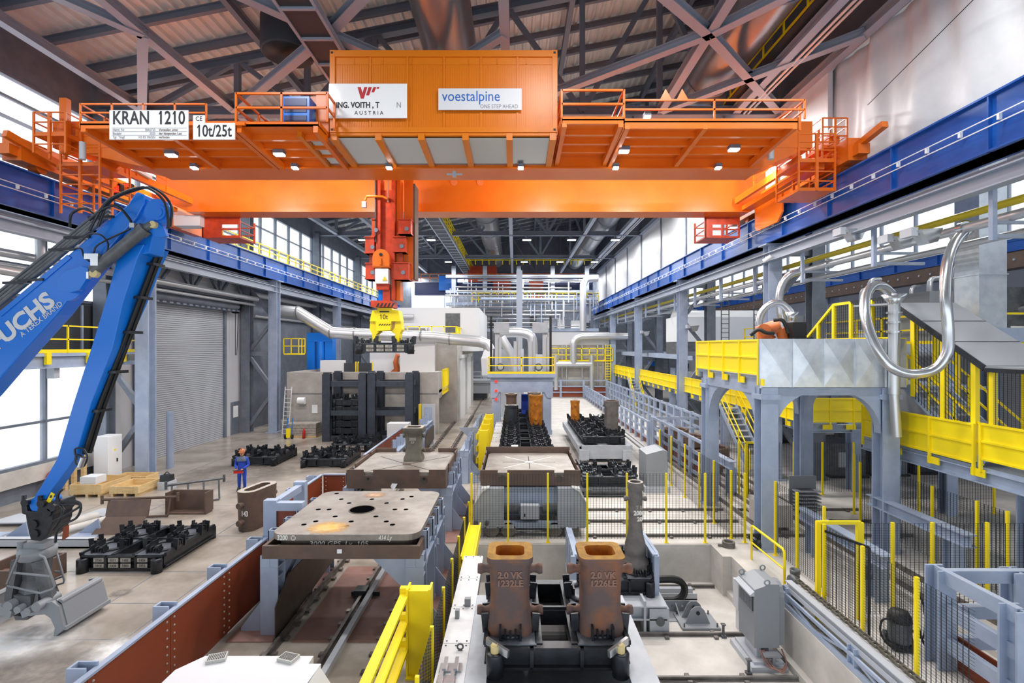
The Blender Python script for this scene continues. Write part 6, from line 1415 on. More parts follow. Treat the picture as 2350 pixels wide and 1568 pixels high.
part(t, 'yellow_panel', ypanels(7.44, 15.25, 20.4, 5.33, 6.43, 4), 'yellow')
# robot and hoses
t = thing('robot_arm', 'orange robot arm with a dark gripper looking over the gantry box', 'robot', (8.6, 17, 5.3), world=True)
part(t, 'base', MB().lathe([(0, 0), (.45, 0), (.42, .4), (.3, .8), (0, .8)], (8.5, 17.2, 5.3), 18), 'robot_orange')
part(t, 'arm', MB().tube([W(1760, 780, 17), W(1752, 758, 17), W(1775, 752, 16.8), W(1792, 748, 16.7)], [.3, .28, .24, .2], 14).tube([W(1754, 757, 16.6), W(1754, 757, 16.68)], .2, 16).tube([W(1790, 755, 16.7), W(1800, 785, 16.7)], .16, 12), 'robot_orange')
part(t, 'gripper', MB().box(9.05, 9.5, 16.3, 16.7, 6.5, 7.0).prism([(9.0, 6.4), (9.7, 6.4), (9.65, 6.5), (9.05, 6.5)], 'xz', 16.2, 16.8).tube(bez([W(1775, 735, 16.4), W(1795, 735, 16.3), W(1805, 752, 16.3), W(1808, 765, 16.3)], 5), .06, 8), 'rubber')
part(t, 'dress_pack', MB().tube(bez([W(1722, 770, 16.6), W(1740, 757, 16.5), W(1758, 764, 16.4), W(1776, 765, 16.4)], 5), .06, 8), 'rubber')
single('suction_hose', 'big looping silver hose in front of the stair canopy', 'hose', MB().tube(bez([W(x, y, Y) for x, y, Y in ((2212, 532, 14.1), (2190, 560, 13.8), (2173, 610, 13.3), (2170, 680, 13.0), (2176, 760, 13.0), (2172, 815, 13.0), (2140, 850, 13.1), (2085, 858, 13.2), (2040, 838, 13.3), (2005, 785, 13.5), (1986, 725, 13.8), (1987, 680, 14.2), (2003, 658, 14.5), (2025, 658, 14.7), (2045, 674, 14.85))], 8), .13, 14), 'chrome')
single('suction_hose', 'arched silver hose behind the orange robot arm', 'hose', MB().tube(bez([W(x, y, 18) for x, y in ((1742, 785), (1742, 742), (1750, 715), (1770, 698), (1793, 698), (1812, 715), (1816, 730), (1817, 760))], 7), .13, 12), 'chrome')
single('suction_hose', 'curved silver hose hanging from the pipe above the robot arm', 'hose', MB().tube(bez([W(x, y, 19.5) for x, y in ((1832, 625), (1812, 632), (1797, 650), (1789, 680), (1791, 715), (1797, 745), (1798, 800))], 7), .15, 12), 'chrome')
def riser(label, px, Y, ytop, ybot, r):
    t = thing('filling_pipe', label, 'pipe', tuple(W(px, ybot, Y)), world=True)
    part(t, 'pipe_tube', MB().tube([W(px, ytop + 18, Y), W(px, ybot, Y)], r, 16), 'alu')
    p = W(px, ytop, Y); part(t, 'funnel', MB().lathe([(r * 1.0, -.25), (r * 1.1, -.2), (r * 2.2, .05), (r * 2.1, .05), (r * 1.0, -.2)], p, 16), 'chrome')
    for k in range(3): q = W(px, ytop + 40 + k * 22, Y); part(t, 'flange', MB().tube([q, q + Vector((0, 0, .05))], r * 1.35, 16), 'chrome')
    return t
tt = riser('silver filling pipe with a funnel at the right end of the galvanised box', 2052, 14.9, 680, 905, .15)
part(tt, 'lower_tube', MB().tube([W(2052, 905, 14.9), W(2058, 1002, 14.9)], .13, 16), 'alu')
riser('small silver filling pipe with a funnel by the orange robot arm', 1817, 17.6, 720, 780, .1)
# platform with yellow panels, stairs and canopy
t = thing('mezzanine', 'grey platform along the side aisle edged with yellow panels', 'platform', (13.5, 40, 0), world=True)
part(t, 'platform_deck', MB().box(12.45, 13.75, 21.4, 62, 2.88, 3.0).box(14.45, 16, 21.4, 62, 2.88, 3.0).ib((12.6, 21.4, 2.7), (12.6, 62, 2.7), .25, .35).ib((12.4, 21.5, 2.7), (16, 21.5, 2.7), .25, .35).box(12.05, 15, 9.5, 17.4, 3.0, 3.1).ib((12.1, 9.5, 2.85), (12.1, 17.4, 2.85), .25, .35), 'steel_blue')
for y0, y1 in ((23.8, 36.0), (36.4, 48.8), (49.2, 62)): part(t, 'yellow_panel', ypanels(12.2, y0, y1, 2.98, 4.02, 8), 'yellow')
g = ypanels(21.3, 12.4, 15.4, 2.98, 4.02, 3)
g.v = [(y, x, z) for x, y, z in g.v]; part(t, 'yellow_panel', g, 'yellow')
part(t, 'yellow_panel', ypanels(12.2, 21.3, 23.6, 2.98, 4.02, 2), 'yellow')
part(t, 'yellow_panel', ypanels(11.98, 13.05, 17.2, 3.15, 4.2, 3), 'yellow'); part(t, 'yellow_panel', ypanels(11.98, 8.8, 12.85, 3.3, 4.25, 3), 'yellow')
for y in (12.2, 16.8, 24.4, 30, 40, 50, 60): part(t, 'support_post', MB().ib((12.6, y, 0), (12.6, y, 2.7), .4, .4, 0, (0, 1, 0), .04), 'steel_blue')
for y in (10.6, 21.6): part(t, 'support_post', MB().ib((14.6, y, 0), (14.6, y, 2.7), .4, .4, 0, (0, 1, 0), .04), 'steel_blue')
def stairs(t, x0, x1, ya, za, yb, zb, n, m='steel_blue', rail=True, axis='y'):
    def P(x, y, z): return (x, y, z) if axis == 'y' else (y, x, z)
    for x in (x0, x1): part(t, 'stringer', MB().bar(P(x, ya, za), P(x, yb, zb), .04, .24), m)
    for i in range(n):
        f = (i + .5) / n; y, z = ya + (yb - ya) * f, za + (zb - za) * f
        a, b_ = P(x0, y - .13, z), P(x1, y + .13, z); part(t, 'tread', MB().box(min(a[0], b_[0]), max(a[0], b_[0]), min(a[1], b_[1]), max(a[1], b_[1]), z - .02, z + .02), 'grey_light')
    if rail:
        for x in (x0, x1):
            g = MB()
            for h in (.5, 1.0): g.bar(P(x, ya, za + h), P(x, yb, zb + h), .045)
            for i in range(4): f = i / 3; y, z = ya + (yb - ya) * f, za + (zb - za) * f; g.bar(P(x, y, z), P(x, y, z + 1.0), .045)
            part(t, 'stair_rail', g, 'yellow')
t = thing('stair', 'yellow railed stair under the sloping dark grey canopy', 'stair', (12.6, 14.2, 3.1), world=True)
stairs(t, 12.05, 13.2, 15.4, 4.95, 12.9, 3.15, 9)
part(t, 'landing', MB().box(12.05, 14.5, 15.4, 19.6, 4.88, 4.98), 'steel_blue')
for y, z0 in ((15.9, 4.9), (15.1, 4.7), (14.05, 3.95), (13.1, 3.2)): part(t, 'post', MB().box(11.98, 12.1, y - .07, y + .07, z0, 5.62 + (y - 12.7) * .6), 'yellow'); part(t, 'post', MB().box(13.3, 13.4, y - .06, y + .06, z0, 5.62 + (y - 12.7) * .6), 'yellow')
for (ya, za), (yb, zb) in (((15.1, 4.7), (14.05, 3.95)), ((14.05, 3.95), (13.1, 3.2))):
    g = MB(); 
    for i in range(1, 10): f = i / 10; y = ya + (yb - ya) * f; g.bar((12.0, y, za + (zb - za) * f), (12.0, y, 5.66 + (y - 12.7) * .63), .012)
    for i in range(14): h = .1 + i * .13; g.bar((12.0, ya, za + h), (12.0, yb, zb + h), .006)
    part(t, 'mesh_panel', g, 'mesh_wire')
part(t, 'back_panel', MB().box(12.1, 13.3, 17.0, 17.05, 4.98, 6.5), 'yellow')
part(t, 'mesh_panel', mesh_panel(Vector((12.0, 12.8, 0)), Vector((12.0, 9.5, 0)), 4.25, 5.6), 'mesh_wire')
part(t, 'post', MB().box(11.98, 12.1, 12.55, 12.67, 4.2, 5.6), 'yellow'); part(t, 'post', MB().box(11.98, 12.1, 11.5, 11.62, 4.2, 5.6), 'yellow')
g = MB().loft([[Vector((11.9, 12.7, 5.66)), Vector((13.8, 12.7, 5.66)), Vector((13.8, 12.7, 5.72)), Vector((11.9, 12.7, 5.72))], [Vector((11.9, 15.7, 7.52)), Vector((13.8, 15.7, 7.52)), Vector((13.8, 15.7, 7.58)), Vector((11.9, 15.7, 7.58))], [Vector((11.9, 17.6, 7.6)), Vector((13.8, 17.6, 7.6)), Vector((13.8, 17.6, 7.66)), Vector((11.9, 17.6, 7.66))]])
for f in (.33, .66): g.bar((11.88, 12.7 + 3 * f, 5.73 + 1.86 * f), (13.8, 12.7 + 3 * f, 5.73 + 1.86 * f), .02, .012, 1)
part(t, 'canopy', g, ['grey_paint', 'black']); part(t, 'canopy', MB().box(11.9, 13.8, 9.2, 12.7, 5.62, 5.7), 'grey_paint')
part(t, 'canopy_edge', MB().bar((11.9, 12.7, 5.66), (11.9, 15.7, 7.5), .03, .16).box(11.88, 11.92, 9.2, 12.7, 5.56, 5.66), 'black')
t = thing('stair_cage', 'yellow framed mesh enclosure with a slanting edge above the galvanised box', 'enclosure', (12.6, 19, 4.95), world=True)
Yp = [21.5, 20.6, 19.6, 18.6, 17.5, 16.4]; zt = lambda y: 7.84 if y < 19.6 else 7.84 - (y - 19.6) * .7
for y in Yp: part(t, 'post', MB().box(12.44, 12.56, y - .06, y + .06, 4.98, zt(y)), 'yellow')
for a, b_ in zip(Yp, Yp[1:]):
    g = MB()
    for i in range(1, 9): y = a + (b_ - a) * i / 9; g.bar((12.5, y, 5.0), (12.5, y, zt(y)), .012)
    for i in range(1, 26): f = i / 26; g.bar((12.5, a, 5 + (zt(a) - 5) * f), (12.5, b_, 5 + (zt(b_) - 5) * f), .006)
    part(t, 'mesh_panel', g, 'mesh_wire'); part(t, 'top_bar', MB().bar((12.5, a, zt(a)), (12.5, b_, zt(b_)), .1, .1), 'yellow' if b_ >= 18 else 'black')
part(t, 'middle_bar', MB().bar((12.5, 21.5, 6.5), (12.5, 16.4, 6.5), .05), 'yellow')
t = thing('stair', 'grey and yellow stair seen through the left arch of the gantry', 'stair', (11.6, 25, 0), world=True)
stairs(t, 11.2, 12.1, 27.4, 3.0, 23.9, .2, 11)
t = thing('stair', 'small stair at the far left end of the yellow platform', 'stair', (11.4, 47, 0), world=True)
stairs(t, 11.2, 12.1, 49.5, 3.0, 46.2, .2, 11)
# lattice guard frames
def barrier(label, x, y0, y1, z, n, rails=(.3, .62, .95), panel=None, w=.22):
    t = thing('safety_barrier', label, 'barrier', (x, (y0 + y1) / 2, 0), world=True)
    for i in range(n + 1): y = y0 + (y1 - y0) * i / n; part(t, 'post', MB().box(x - w / 2, x + w / 2, y - w / 2, y + w / 2, 0, z), 'steel_blue')
    for f in rails: part(t, 'rail', MB().bar((x, y0, z * f), (x, y1, z * f), .1, .14), 'steel_blue')
    if panel: part(t, 'lower_panel', MB().box(x + .06, x + .1, y0, y1, .05, z * .3), panel)
    return t
barrier('long grey blue lattice barrier beside the pale casting car', 8.4, 31.4, 60, 1.55, 18, panel='red_oxide')
barrier('long grey blue lattice barrier nearer to the yellow platform', 11.2, 30, 60, 2.1, 18)
barrier('grey blue lattice barrier behind the gantry leg near the casting car', 8.5, 22.5, 30.5, 1.9, 5, (.15, .4, .65, .97), 'red_oxide')
def cross_barrier(label, y, x0, x1, z, n, panel=None):
    t = thing('safety_barrier', label, 'barrier', ((x0 + x1) / 2, y, 0), world=True)
    for i in range(n + 1): x = x0 + (x1 - x0) * i / n; part(t, 'post', MB().box(x - .12, x + .12, y - .12, y + .12, 0, z), 'steel_blue')
    for f in (.3, .62, .95): part(t, 'rail', MB().bar((x0, y, z * f), (x1, y, z * f), .1, .16), 'steel_blue')
    if panel: part(t, 'lower_panel', MB().box(x0, x1, y + .1, y + .14, .1, z * .6), panel)
cross_barrier('grey blue barrier with red brown panels across the far end of the casting car', 61, 2.8, 11.2, 2.2, 3, 'red_oxide')
cross_barrier('grey blue barrier joining the lattice barrier to the gantry leg', 30.8, 8.5, 13, 1.9, 3)
for k, (x, y) in enumerate(((9.4, 29.2), (9.5, 27), (9.2, 24.4), (10.4, 26))):
    single('casting_ring', ORD[k] + ' dark brown casting ring from the back behind the lattice barrier', 'casting', MB().lathe([(.55, 0), (.75, 0), (.75, .5), (.7, .55), (.55, .5), (.55, 0)], (x, y, .9 if k < 2 else .5), 8, sm=False).box(x - .7, x + .7, y - .6, y + .6, 0, .9 if k < 2 else .5), 'brown_iron')
# near barrier frame at the bottom right
t = thing('safety_barrier', 'pale grey blue steel barrier frame with three rails at the bottom right corner', 'barrier', (9, 9, 0), world=True)
for x, y, z in ((8.28, 9.75, 1.9), (8.28, 8.25, 1.9), (9.75, 9.75, 1.85), (9.6, 8.1, 1.5)): part(t, 'post', MB().ib((x, y, 0), (x, y, z), .34, .34, 0, (0, 1, 0), .04), 'steel_blue')
for z in (1.78, 1.16, .52): part(t, 'rail', MB().bar((8.28, 9.75, z), (8.28, 8.2, z), .12, .26), 'steel_blue')
for z in (1.74, 1.05, .45): part(t, 'rail', MB().bar((8.28, 9.75, z), (11.5, 9.75, z), .14, .24), 'steel_blue')
for z in (1.69, .99): part(t, 'rail', MB().bar((8.5, 8.1, z), (11, 8.1, z), .13, .23), 'steel_blue')
part(t, 'lower_panel', MB().bar((8.5, 9.6, .3), (8.5, 7.9, .3), .03, .7), 'red_oxide')
# goalpost beams and plinths with rails on the right floor
def goalpost(label, x, y0, y1, z, ys):
    t = thing('goalpost', label, 'frame', (x, (y0 + y1) / 2, 0), world=True)
    part(t, 'top_beam', MB().ib((x, y0, z - .15), (x, y1, z - .15), .3, .32, 0, (0, 0, 1), .03), 'steel_blue')
    for y in ys: part(t, 'post', MB().ib((x, y, 0), (x, y, z - .3), .34, .34, 0, (0, 1, 0), .03), 'steel_blue')
goalpost('grey blue goalpost frame at the right in front of the yellow platform', 11.3, 12.4, 15.9, 1.52, (12.9, 15.1))
goalpost('grey blue goalpost frame behind the mesh gate', 8.9, 11.9, 15.6, 1.2, (12.3, 14.9))
goalpost('low grey blue frame seen left of the gantry leg', 8.9, 20.4, 22.6, 1.5, (20.6, 22.3))
for k, (x, y0, y1) in enumerate(((9.8, 8, 24), (10.5, 8, 24), (8.1, 16.5, 30), (9.0, 16.5, 30))):
    t = thing('rail_plinth', '%s lengthwise concrete plinth with a rail from the pit side on the right floor' % ORD[k], 'rail', (x, (y0 + y1) / 2, 0), world=True)
    part(t, 'plinth', MB().box(x - .22, x + .22, y0, y1, 0, .14), 'concrete_light'); part(t, 'rail_profile', MB().box(x - .04, x + .04, y0, y1, .14, .26), 'rail')
t = thing('chain_rack', 'grey steel cart with stacked arms under the gantry', 'cart', (10.7, 18.4, 0), world=True)
part(t, 'back_plate', MB().box(10.2, 11.2, 18.6, 18.64, .1, 1.4), 'grey_paint')
for k in range(6): part(t, 'arm', MB().box(10.25, 11.15, 18.2, 18.5, .25 + k * .13, .29 + k * .13), 'grey_light')
part(t, 'body', MB().box(10.45, 10.95, 18.3, 18.6, .05, .95), 'charcoal')
for x in (10.5, 10.9): part(t, 'wheel', MB().tube([(x - .05, 18.4, .1), (x + .05, 18.4, .1)], .1, 12), 'black')
single('control_box', 'grey concrete block with a box on the floor left of the gantry leg', 'block', MB().box(8.1, 9.1, 16.4, 17.3, .28, 1.0), 'concrete_wall')
# pipes under the right girder
def run(name, label, x, z, r, m, y0=2, y1=74, n=12): return single(name, label, 'pipe', MB().tube([(x, y0, z), (x, y1, z)], r, n), m)
run('gas_pipe', 'long yellow gas pipe under the right blue girder', 12.85, 9.95, .11, 'yellow_pipe')
t = thing('service_pipe', 'long silver pipe with flanges under the right blue girder', 'pipe', (12.6, 38, 9.5), world=True)
part(t, 'pipe_tube', MB().tube([(12.62, 2, 9.52), (12.62, 74, 9.52)], .13, 14), 'silver_pipe')
for k in range(11): part(t, 'flange', MB().tube([(12.62, 8 + k * 6, 9.52), (12.62, 8.16 + k * 6, 9.52)], .19, 14), 'chrome')
run('service_pipe', 'thinner silver pipe below and behind the flanged one', 13.25, 9.2, .1, 'silver_pipe')
run('service_pipe', 'thin silver pipe between the yellow pipe and the flanged pipe', 13.1, 9.6, .06, 'silver_pipe')
single('cable_tray', 'perforated cable tray under the right girder', 'cable tray', MB().box(12.5, 12.95, 2, 74, 10.62, 10.64).box(12.5, 12.52, 2, 74, 10.64, 10.72).box(12.93, 12.95, 2, 74, 10.62, 10.72), 'galv')
for k in range(16):
    y = 8.5 + k * 4.2; t = thing('pipe_hanger', '%s pipe hanger from the front under the right girder' % (ORD[k] if k < 12 else ('thirteenth', 'fourteenth', 'fifteenth', 'sixteenth')[k - 12]), 'hanger', (12.7, y, 8.9), world=True, group='pipe hangers under the right girder')
    part(t, 'drop_post', MB().box(12.06, 12.18, y - .06, y + .06, 8.9, 10.2), 'steel_blue'); part(t, 'cross_arm', MB().bar((12.1, y, 9.0), (13.8, y, 9.0), .1, .1).bar((12.1, y, 9.35), (13.6, y, 9.35), .08, .08), 'steel_lilac')
def floodlight(label, px, py, Y):
    p = W(px, py, Y); t = thing('floodlight', label, 'lamp', tuple(p), world=True)
    part(t, 'reflector', MB().prism([(p.x - .35, p.z + .1), (p.x + .3, p.z + .15), (p.x + .15, p.z - .25), (p.x - .1, p.z - .3)], 'xz', p.y - .2, p.y + .2), 'chrome'); part(t, 'bracket', MB().box(p.x - .5, p.x - .3, p.y - .05, p.y + .4, p.z - .05, p.z + .2), 'grey_light')
floodlight('silver floodlight under the yellow pipe, nearest to the big looping hose', 2128, 538, 14.6); floodlight('silver floodlight on the flanged pipe left of the big hose joint', 2070, 552, 16)
floodlight('silver floodlight on the grey edge beam under the blue girder', 1960, 535, 17.5); floodlight('silver floodlight on the second column of the right aisle', 1593, 752, 35.5); floodlight('silver floodlight on the third column of the right aisle', 1483, 764, 48.3)
t = thing('hose_joint', 'silver pipe clamp where the big looping hose leaves the pipe', 'clamp', tuple(W(2205, 535, 14.3)), world=True)
part(t, 'clamp_ring', MB().tube([W(2195, 545, 14.35), W(2222, 518, 14.35)], .22, 14), 'chrome'); part(t, 'branch', MB().tube([W(2215, 525, 14.35), (12.62, 14.0, 9.52)], .12, 12), 'chrome')
single('square_duct', 'tall square galvanised duct behind the stair canopy', 'duct', MB().box(14.83, 15.72, 16, 16.9, 6.8, 17.5).box(14.8, 15.75, 15.97, 16.93, 8.5, 8.54), 'galv')
single('duct_beam', 'pale grey box beam below the square galvanised duct', 'beam', MB().box(14.4, 19, 15.9, 16.9, 6.35, 6.8), 'steel_blue')
t = thing('camera_mast', 'small surveillance camera on the first column of the right aisle', 'camera', (11.7, 23, 10), world=True)
p = W(1752, 600, 22.9); part(t, 'camera_body', MB().tube([p, p + Vector((.25, -.2, .2))], .09, 10), 'white'); part(t, 'camera_bracket', MB().box(p.x + .1, p.x + .5, 22.85, 22.95, p.z + .15, p.z + .22), 'grey_light')
# side aisle contents
t = thing('mixer_machine', 'white tank vehicle parked behind the third column of the right aisle', 'machine', (14, 42, 5), world=True)
part(t, 'tank_body', MB().box(13, 20, 40, 43, 6.6, 8.6).tube([(13.2, 41.5, 8.0), (20, 41.5, 8.0)], 1.2, 16), 'white'); part(t, 'undercarriage', MB().box(13, 20, 40, 43, 5.6, 6.6), 'charcoal')
single('upper_floor', 'grey upper floor slab in the side aisle behind the columns', 'floor slab', MB().box(13.2, 25.5, 36.6, 61, 5.2, 5.6).box(13, 13.2, 36.6, 61, 5.2, 5.6), 'steel_blue')
t = thing('mezzanine', 'grey upper platform at the far right behind the square duct', 'platform', (20, 24, 0), world=True)
part(t, 'platform_deck', MB().box(15.5, 25.5, 18, 34, 6.0, 6.3), 'steel_blue'); part(t, 'railing', railing(MB(), [(25, 18.1, 6.3), (15.6, 18.1, 6.3), (15.6, 34, 6.3)], 1.1, 1.6, .035, (.5,), .12), 'yellow')
for x, y in ((16, 18.5), (24, 18.5), (16, 33), (24, 33)): part(t, 'support_post', MB().ib((x, y, 0), (x, y, 6.0), .4, .4, 0, (0, 1, 0), .04), 'steel_blue')
rs = random.Random(11)
for k in range(9):
    x, y = 16.6 + (k % 3) * 2.8, 20 + (k // 3) * 4.6; h = rs.uniform(1.4, 2.8)
    t = thing('process_unit', '%s grey process unit, row by row from the front, on the upper right platform' % ORD[k], 'machine', (x, y, 6.3), world=True)
    part(t, 'body', MB().box(x - .7, x + .7, y - .8, y + .8, 6.3, 6.3 + h), ('grey_paint', 'charcoal', 'steel_dark')[k % 3]); part(t, 'pipe', MB().tube(bez([(x, y - .8, 6.3 + h * .6), (x, y - 1.2, 6.3 + h * .7), (x, y - 1.2, 6.3 + h + .8), (x + .6, y - 1, 6.3 + h + 1)], 4), .12, 8), 'silver_pipe')
    part(t, 'panel', MB().box(x - .4, x + .1, y - .82, y - .8, 6.5, 7.0), 'white')
for k in range(8):
    x, y = 15.8 + (k % 4) * 2.2, 24.6 + (k // 4) * 7 + k * .3
    t = thing('machine_unit', '%s dark machine, row by row from the front, on the side aisle floor' % ORD[k], 'machine', (x, y, 0), world=True)
    part(t, 'body', MB().box(x - .8, x + .8, y - .9, y + .9, .1, 1.6 + .3 * (k % 3)), ('charcoal', 'steel_dark', 'black_blue')[k % 3]); part(t, 'base', MB().box(x - .9, x + .9, y - 1, y + 1, 0, .1), 'black'); part(t, 'cover', MB().box(x - .5, x + .5, y - .93, y - .9, .5, 1.2), 'grey_light')
for k, (x, y, z) in enumerate(((14.2, 26, 3.0), (14.6, 31, 3.0), (14.0, 38, 3.0), (14.8, 45, 3.0), (14.2, 52, 3.0))):
    t = thing('drive_unit', '%s machine from the front standing on the yellow edged platform' % ORD[k], 'machine', (x, y, z), world=True)
    part(t, 'body', MB().box(x - .6, x + .6, y - .7, y + .7, z, z + 1.3), ('steel_blue', 'charcoal', 'grey_paint')[k % 3]); part(t, 'motor', MB().tube([(x - .5, y - .8, z + 1.5), (x + .5, y - .8, z + 1.5)], .25, 12), ('charcoal', 'machine_blue', 'grey_light')[k % 3])
single('packing_box', 'brown striped cardboard box standing on the yellow platform', 'box', MB().box(12.5, 13.3, 31.6, 32.4, 3.0, 4.75), 'tan')
for k, y in enumerate((28.5, 33, 41, 46)):
    single('ladder_cage', '%s dark caged ladder from the front between the columns of the right aisle' % ORD[k], 'ladder', MB().box(13.6, 13.65, y, y + .05, 3, 10).box(14.1, 14.15, y, y + .05, 3, 10).join(MB() if 0 else (lambda g: [g.box(13.6, 14.15, y, y + .04, 3.2 + i * .3, 3.24 + i * .3) for i in range(22)] and g)(MB())), 'charcoal')
# ================================================================ background: concrete hall, racks, far platforms, ducts
B = thing('furnace_building', 'low concrete building with a raised parapet behind the dark racks', 'building', (-10, 41, 0), world=True)
part(B, 'concrete_front', MB().box(-16.1, -5.4, 35.4, 35.8, 0, 4.4).box(-16.1, -15.7, 35.8, 41, 0, 4.4).box(-16.1, -5.4, 35.8, 41, 2.9, 3.1), 'concrete_wall')
part(B, 'form_joint', MB().box(-16.1, -5.4, 35.38, 35.4, 2.85, 2.9).box(-12.6, -12.55, 35.38, 35.4, 0, 4.4), 'charcoal')
part(B, 'parapet_side', MB().box(-5.8, -5.4, 35.8, 37.2, 2.5, 4.4), 'concrete_wall')
part(B, 'bunker', MB().box(-9.2, -4.7, 41, 57, 0, 6.7), 'concrete_wall'); part(B, 'upper_block', MB().box(-12, -3.2, 45, 58, 5.8, 9.7).box(-12, -9.2, 41.5, 45, 3.1, 6.2), 'offwhite')
part(B, 'doorway', MB().box(-6.2, -4.9, 44.95, 45, 7.2, 9.2), 'charcoal')
part(B, 'roller_door', MB().box(-4.7, -4.62, 43, 47, 0, 5.2).box(-4.7, -4.5, 42.8, 47.2, 5.2, 5.5), 'white'); part(B, 'roller_door', MB().box(-4.7, -4.62, 49, 53, 0, 5.2).box(-4.7, -4.5, 48.8, 53.2, 5.2, 5.5), 'white')
part(B, 'yellow_gate', (lambda g: [g.box(-5.44, -5.36, 37.2 + i * .62, 37.28 + i * .62, 2.6, 4.5) for i in range(7)] and g.box(-5.42, -5.38, 37.2, 41, 4.4, 4.5).box(-5.42, -5.38, 37.2, 41, 2.6, 2.75))(MB()), 'yellow')
part(B, 'roof_railing', railing(MB(), [(-8.8, 41.1, 6.75), (-4.8, 41.1, 6.75), (-4.8, 50, 6.75)], 1.1, 1.0, .04, (.5,), .15), 'yellow')
part(B, 'wall_pipe', MB().tube(bez([(-11.5, 44.8, 7.9), (-8.2, 44.8, 7.9), (-7.9, 44.8, 7.7), (-7.9, 44.8, 6.6)], 4), .14, 8).tube([(-11.5, 44.7, 8.9), (-9, 44.7, 8.9)], .22, 10), 'silver_pipe')
def tall_rack(label, x0, x1, y0, y1, z, hs):
    t = thing('stacking_rack', label, 'rack', ((x0 + x1) / 2, (y0 + y1) / 2, 0), world=True, group='tall dark stacking racks')
    for x in (x0, x1):
        for y in (y0, y1): part(t, 'post', MB().ib((x, y, 0), (x, y, z), .5, .5, 0, (0, 1, 0), .06).box(x - .2, x + .2, y - .2, y + .2, z, z + .12), 'black_blue')
    for h in hs:
        for y in (y0, y1): part(t, 'cross_beam', MB().bar((x0, y, h), (x1, y, h), .2, .32), 'black_blue')
        for x in (x0, x1): part(t, 'side_beam', MB().bar((x, y0, h), (x, y1, h), .2, .32), 'black_blue')
    return t
tall_rack('left tall dark rack holding a stack of black pallets', -12.3, -9.95, 32.9, 34.9, 4.4, (.2, 1.85, 3.75))
tall_rack('right tall dark rack, almost empty', -9.35, -6.9, 32.9, 34.9, 4.4, (.2, 1.85, 3.75))
for k in range(5):
    o = dup(P2, (-11.12, 33.9, .38 + k * .47), 0, '%s black pallet from below in the left tall rack' % ORD[k], 'black pallets stacked in the left rack'); o.scale = (.82, .62, 1)
t = thing('exhaust_pipe', 'thick silver exhaust pipe crossing above the dark racks and bending down', 'pipe', (-8, 39, 0), world=True)
pp = [W(640, 714, 38), W(684, 717, 38), W(760, 764, 38.5), W(815, 767, 39), W(1000, 774, 40), W(1032, 778, 40), W(1100, 784, 40), W(1117, 790, 40), W(1124, 805, 40)]
part(t, 'pipe_tube', MB().tube(pp, .46, 18), 'silver_pipe')
for f in (1, 2, 3, 5): p = pp[f]; part(t, 'pipe_band', MB().tube([p + Vector((-.05, 0, 0)), p + Vector((.05, 0, 0))], .5, 18), 'grey_duct')
for px in (860, 915, 965): p = W(px, 769, 39.4); part(t, 'pipe_band', MB().tube([p + Vector((-.04, 0, 0)), p + Vector((.04, 0, 0))], .49, 18), 'grey_duct')
part(t, 'hopper', MB().loft([[W(1112, 803, 39.6), W(1132, 803, 39.6), W(1132, 803, 40.4), W(1112, 803, 40.4)], [W(1104, 823, 39.4), W(1131, 823, 39.4), W(1131, 823, 40.6), W(1104, 823, 40.6)], [W(1106, 862, 39.4), W(1128, 862, 39.4), W(1128, 862, 40.6), W(1106, 862, 40.6)]]), 'offwhite')
single('press', 'tall blue press standing behind the concrete building front', 'press', MB().box(-16.4, -15.8, 39.6, 40.4, 3.1, 6.59).box(-15, -14.4, 39.6, 40.4, 3.1, 6.59).box(-16.4, -14.4, 39.6, 40.4, 6.6, 7.3).tube([(-15.4, 39.8, 4.5), (-15.4, 39.8, 6.6)], .35, 12), 'machine_blue')
single('service_platform', 'small yellow caged platform on the left wall behind the column', 'platform', railing(MB().box(-17, -15.9, 36.9, 38, 5.6, 5.7), [(-17, 36.9, 5.7), (-15.9, 36.9, 5.7), (-15.9, 38, 5.7)], 1.1, .5, .03), 'yellow')
single('switch_cabinet', 'white cabinet on the concrete roof beside the blue press', 'cabinet', MB().box(-14.2, -12.6, 36.6, 37.4, 3.1, 5.2), 'white')
for k, px in enumerate((765, 800, 838)):
    p = W(px, 840, 37); single('roof_panel', '%s dark framed panel from the left on the concrete roof' % ORD[k], 'panel', MB().box(p.x - .5, p.x + .5, 37, 37.1, 3.1, 5.0).box(p.x - .55, p.x - .5, 36.95, 37.15, 3.1, 5.1, 1).box(p.x + .5, p.x + .55, 36.95, 37.15, 3.1, 5.1, 1), ['grate', 'yellow'])
t = thing('robot_arm', 'small orange robot arm on the concrete building behind the held pallet', 'robot', tuple(W(905, 858, 41)), world=True)
part(t, 'arm', MB().tube([W(903, 858, 41), W(912, 848, 41), W(908, 832, 41), W(912, 815, 41), (W(925, 820, 41))], [.3, .28, .22, .2, .12], 12), 'robot_orange'); part(t, 'base', MB().box(W(895, 0, 41).x, W(915, 0, 41).x, 40.6, 41.4, 3.1, W(0, 856, 41).z), 'charcoal')
p = W(965, 840, 40.5); single('furnace_shell', 'pale machine housing on the concrete building right of the robot', 'machine', MB().box(p.x - 1.6, p.x + 1.2, 40.2, 41, 3.1, 6.6), 'white')
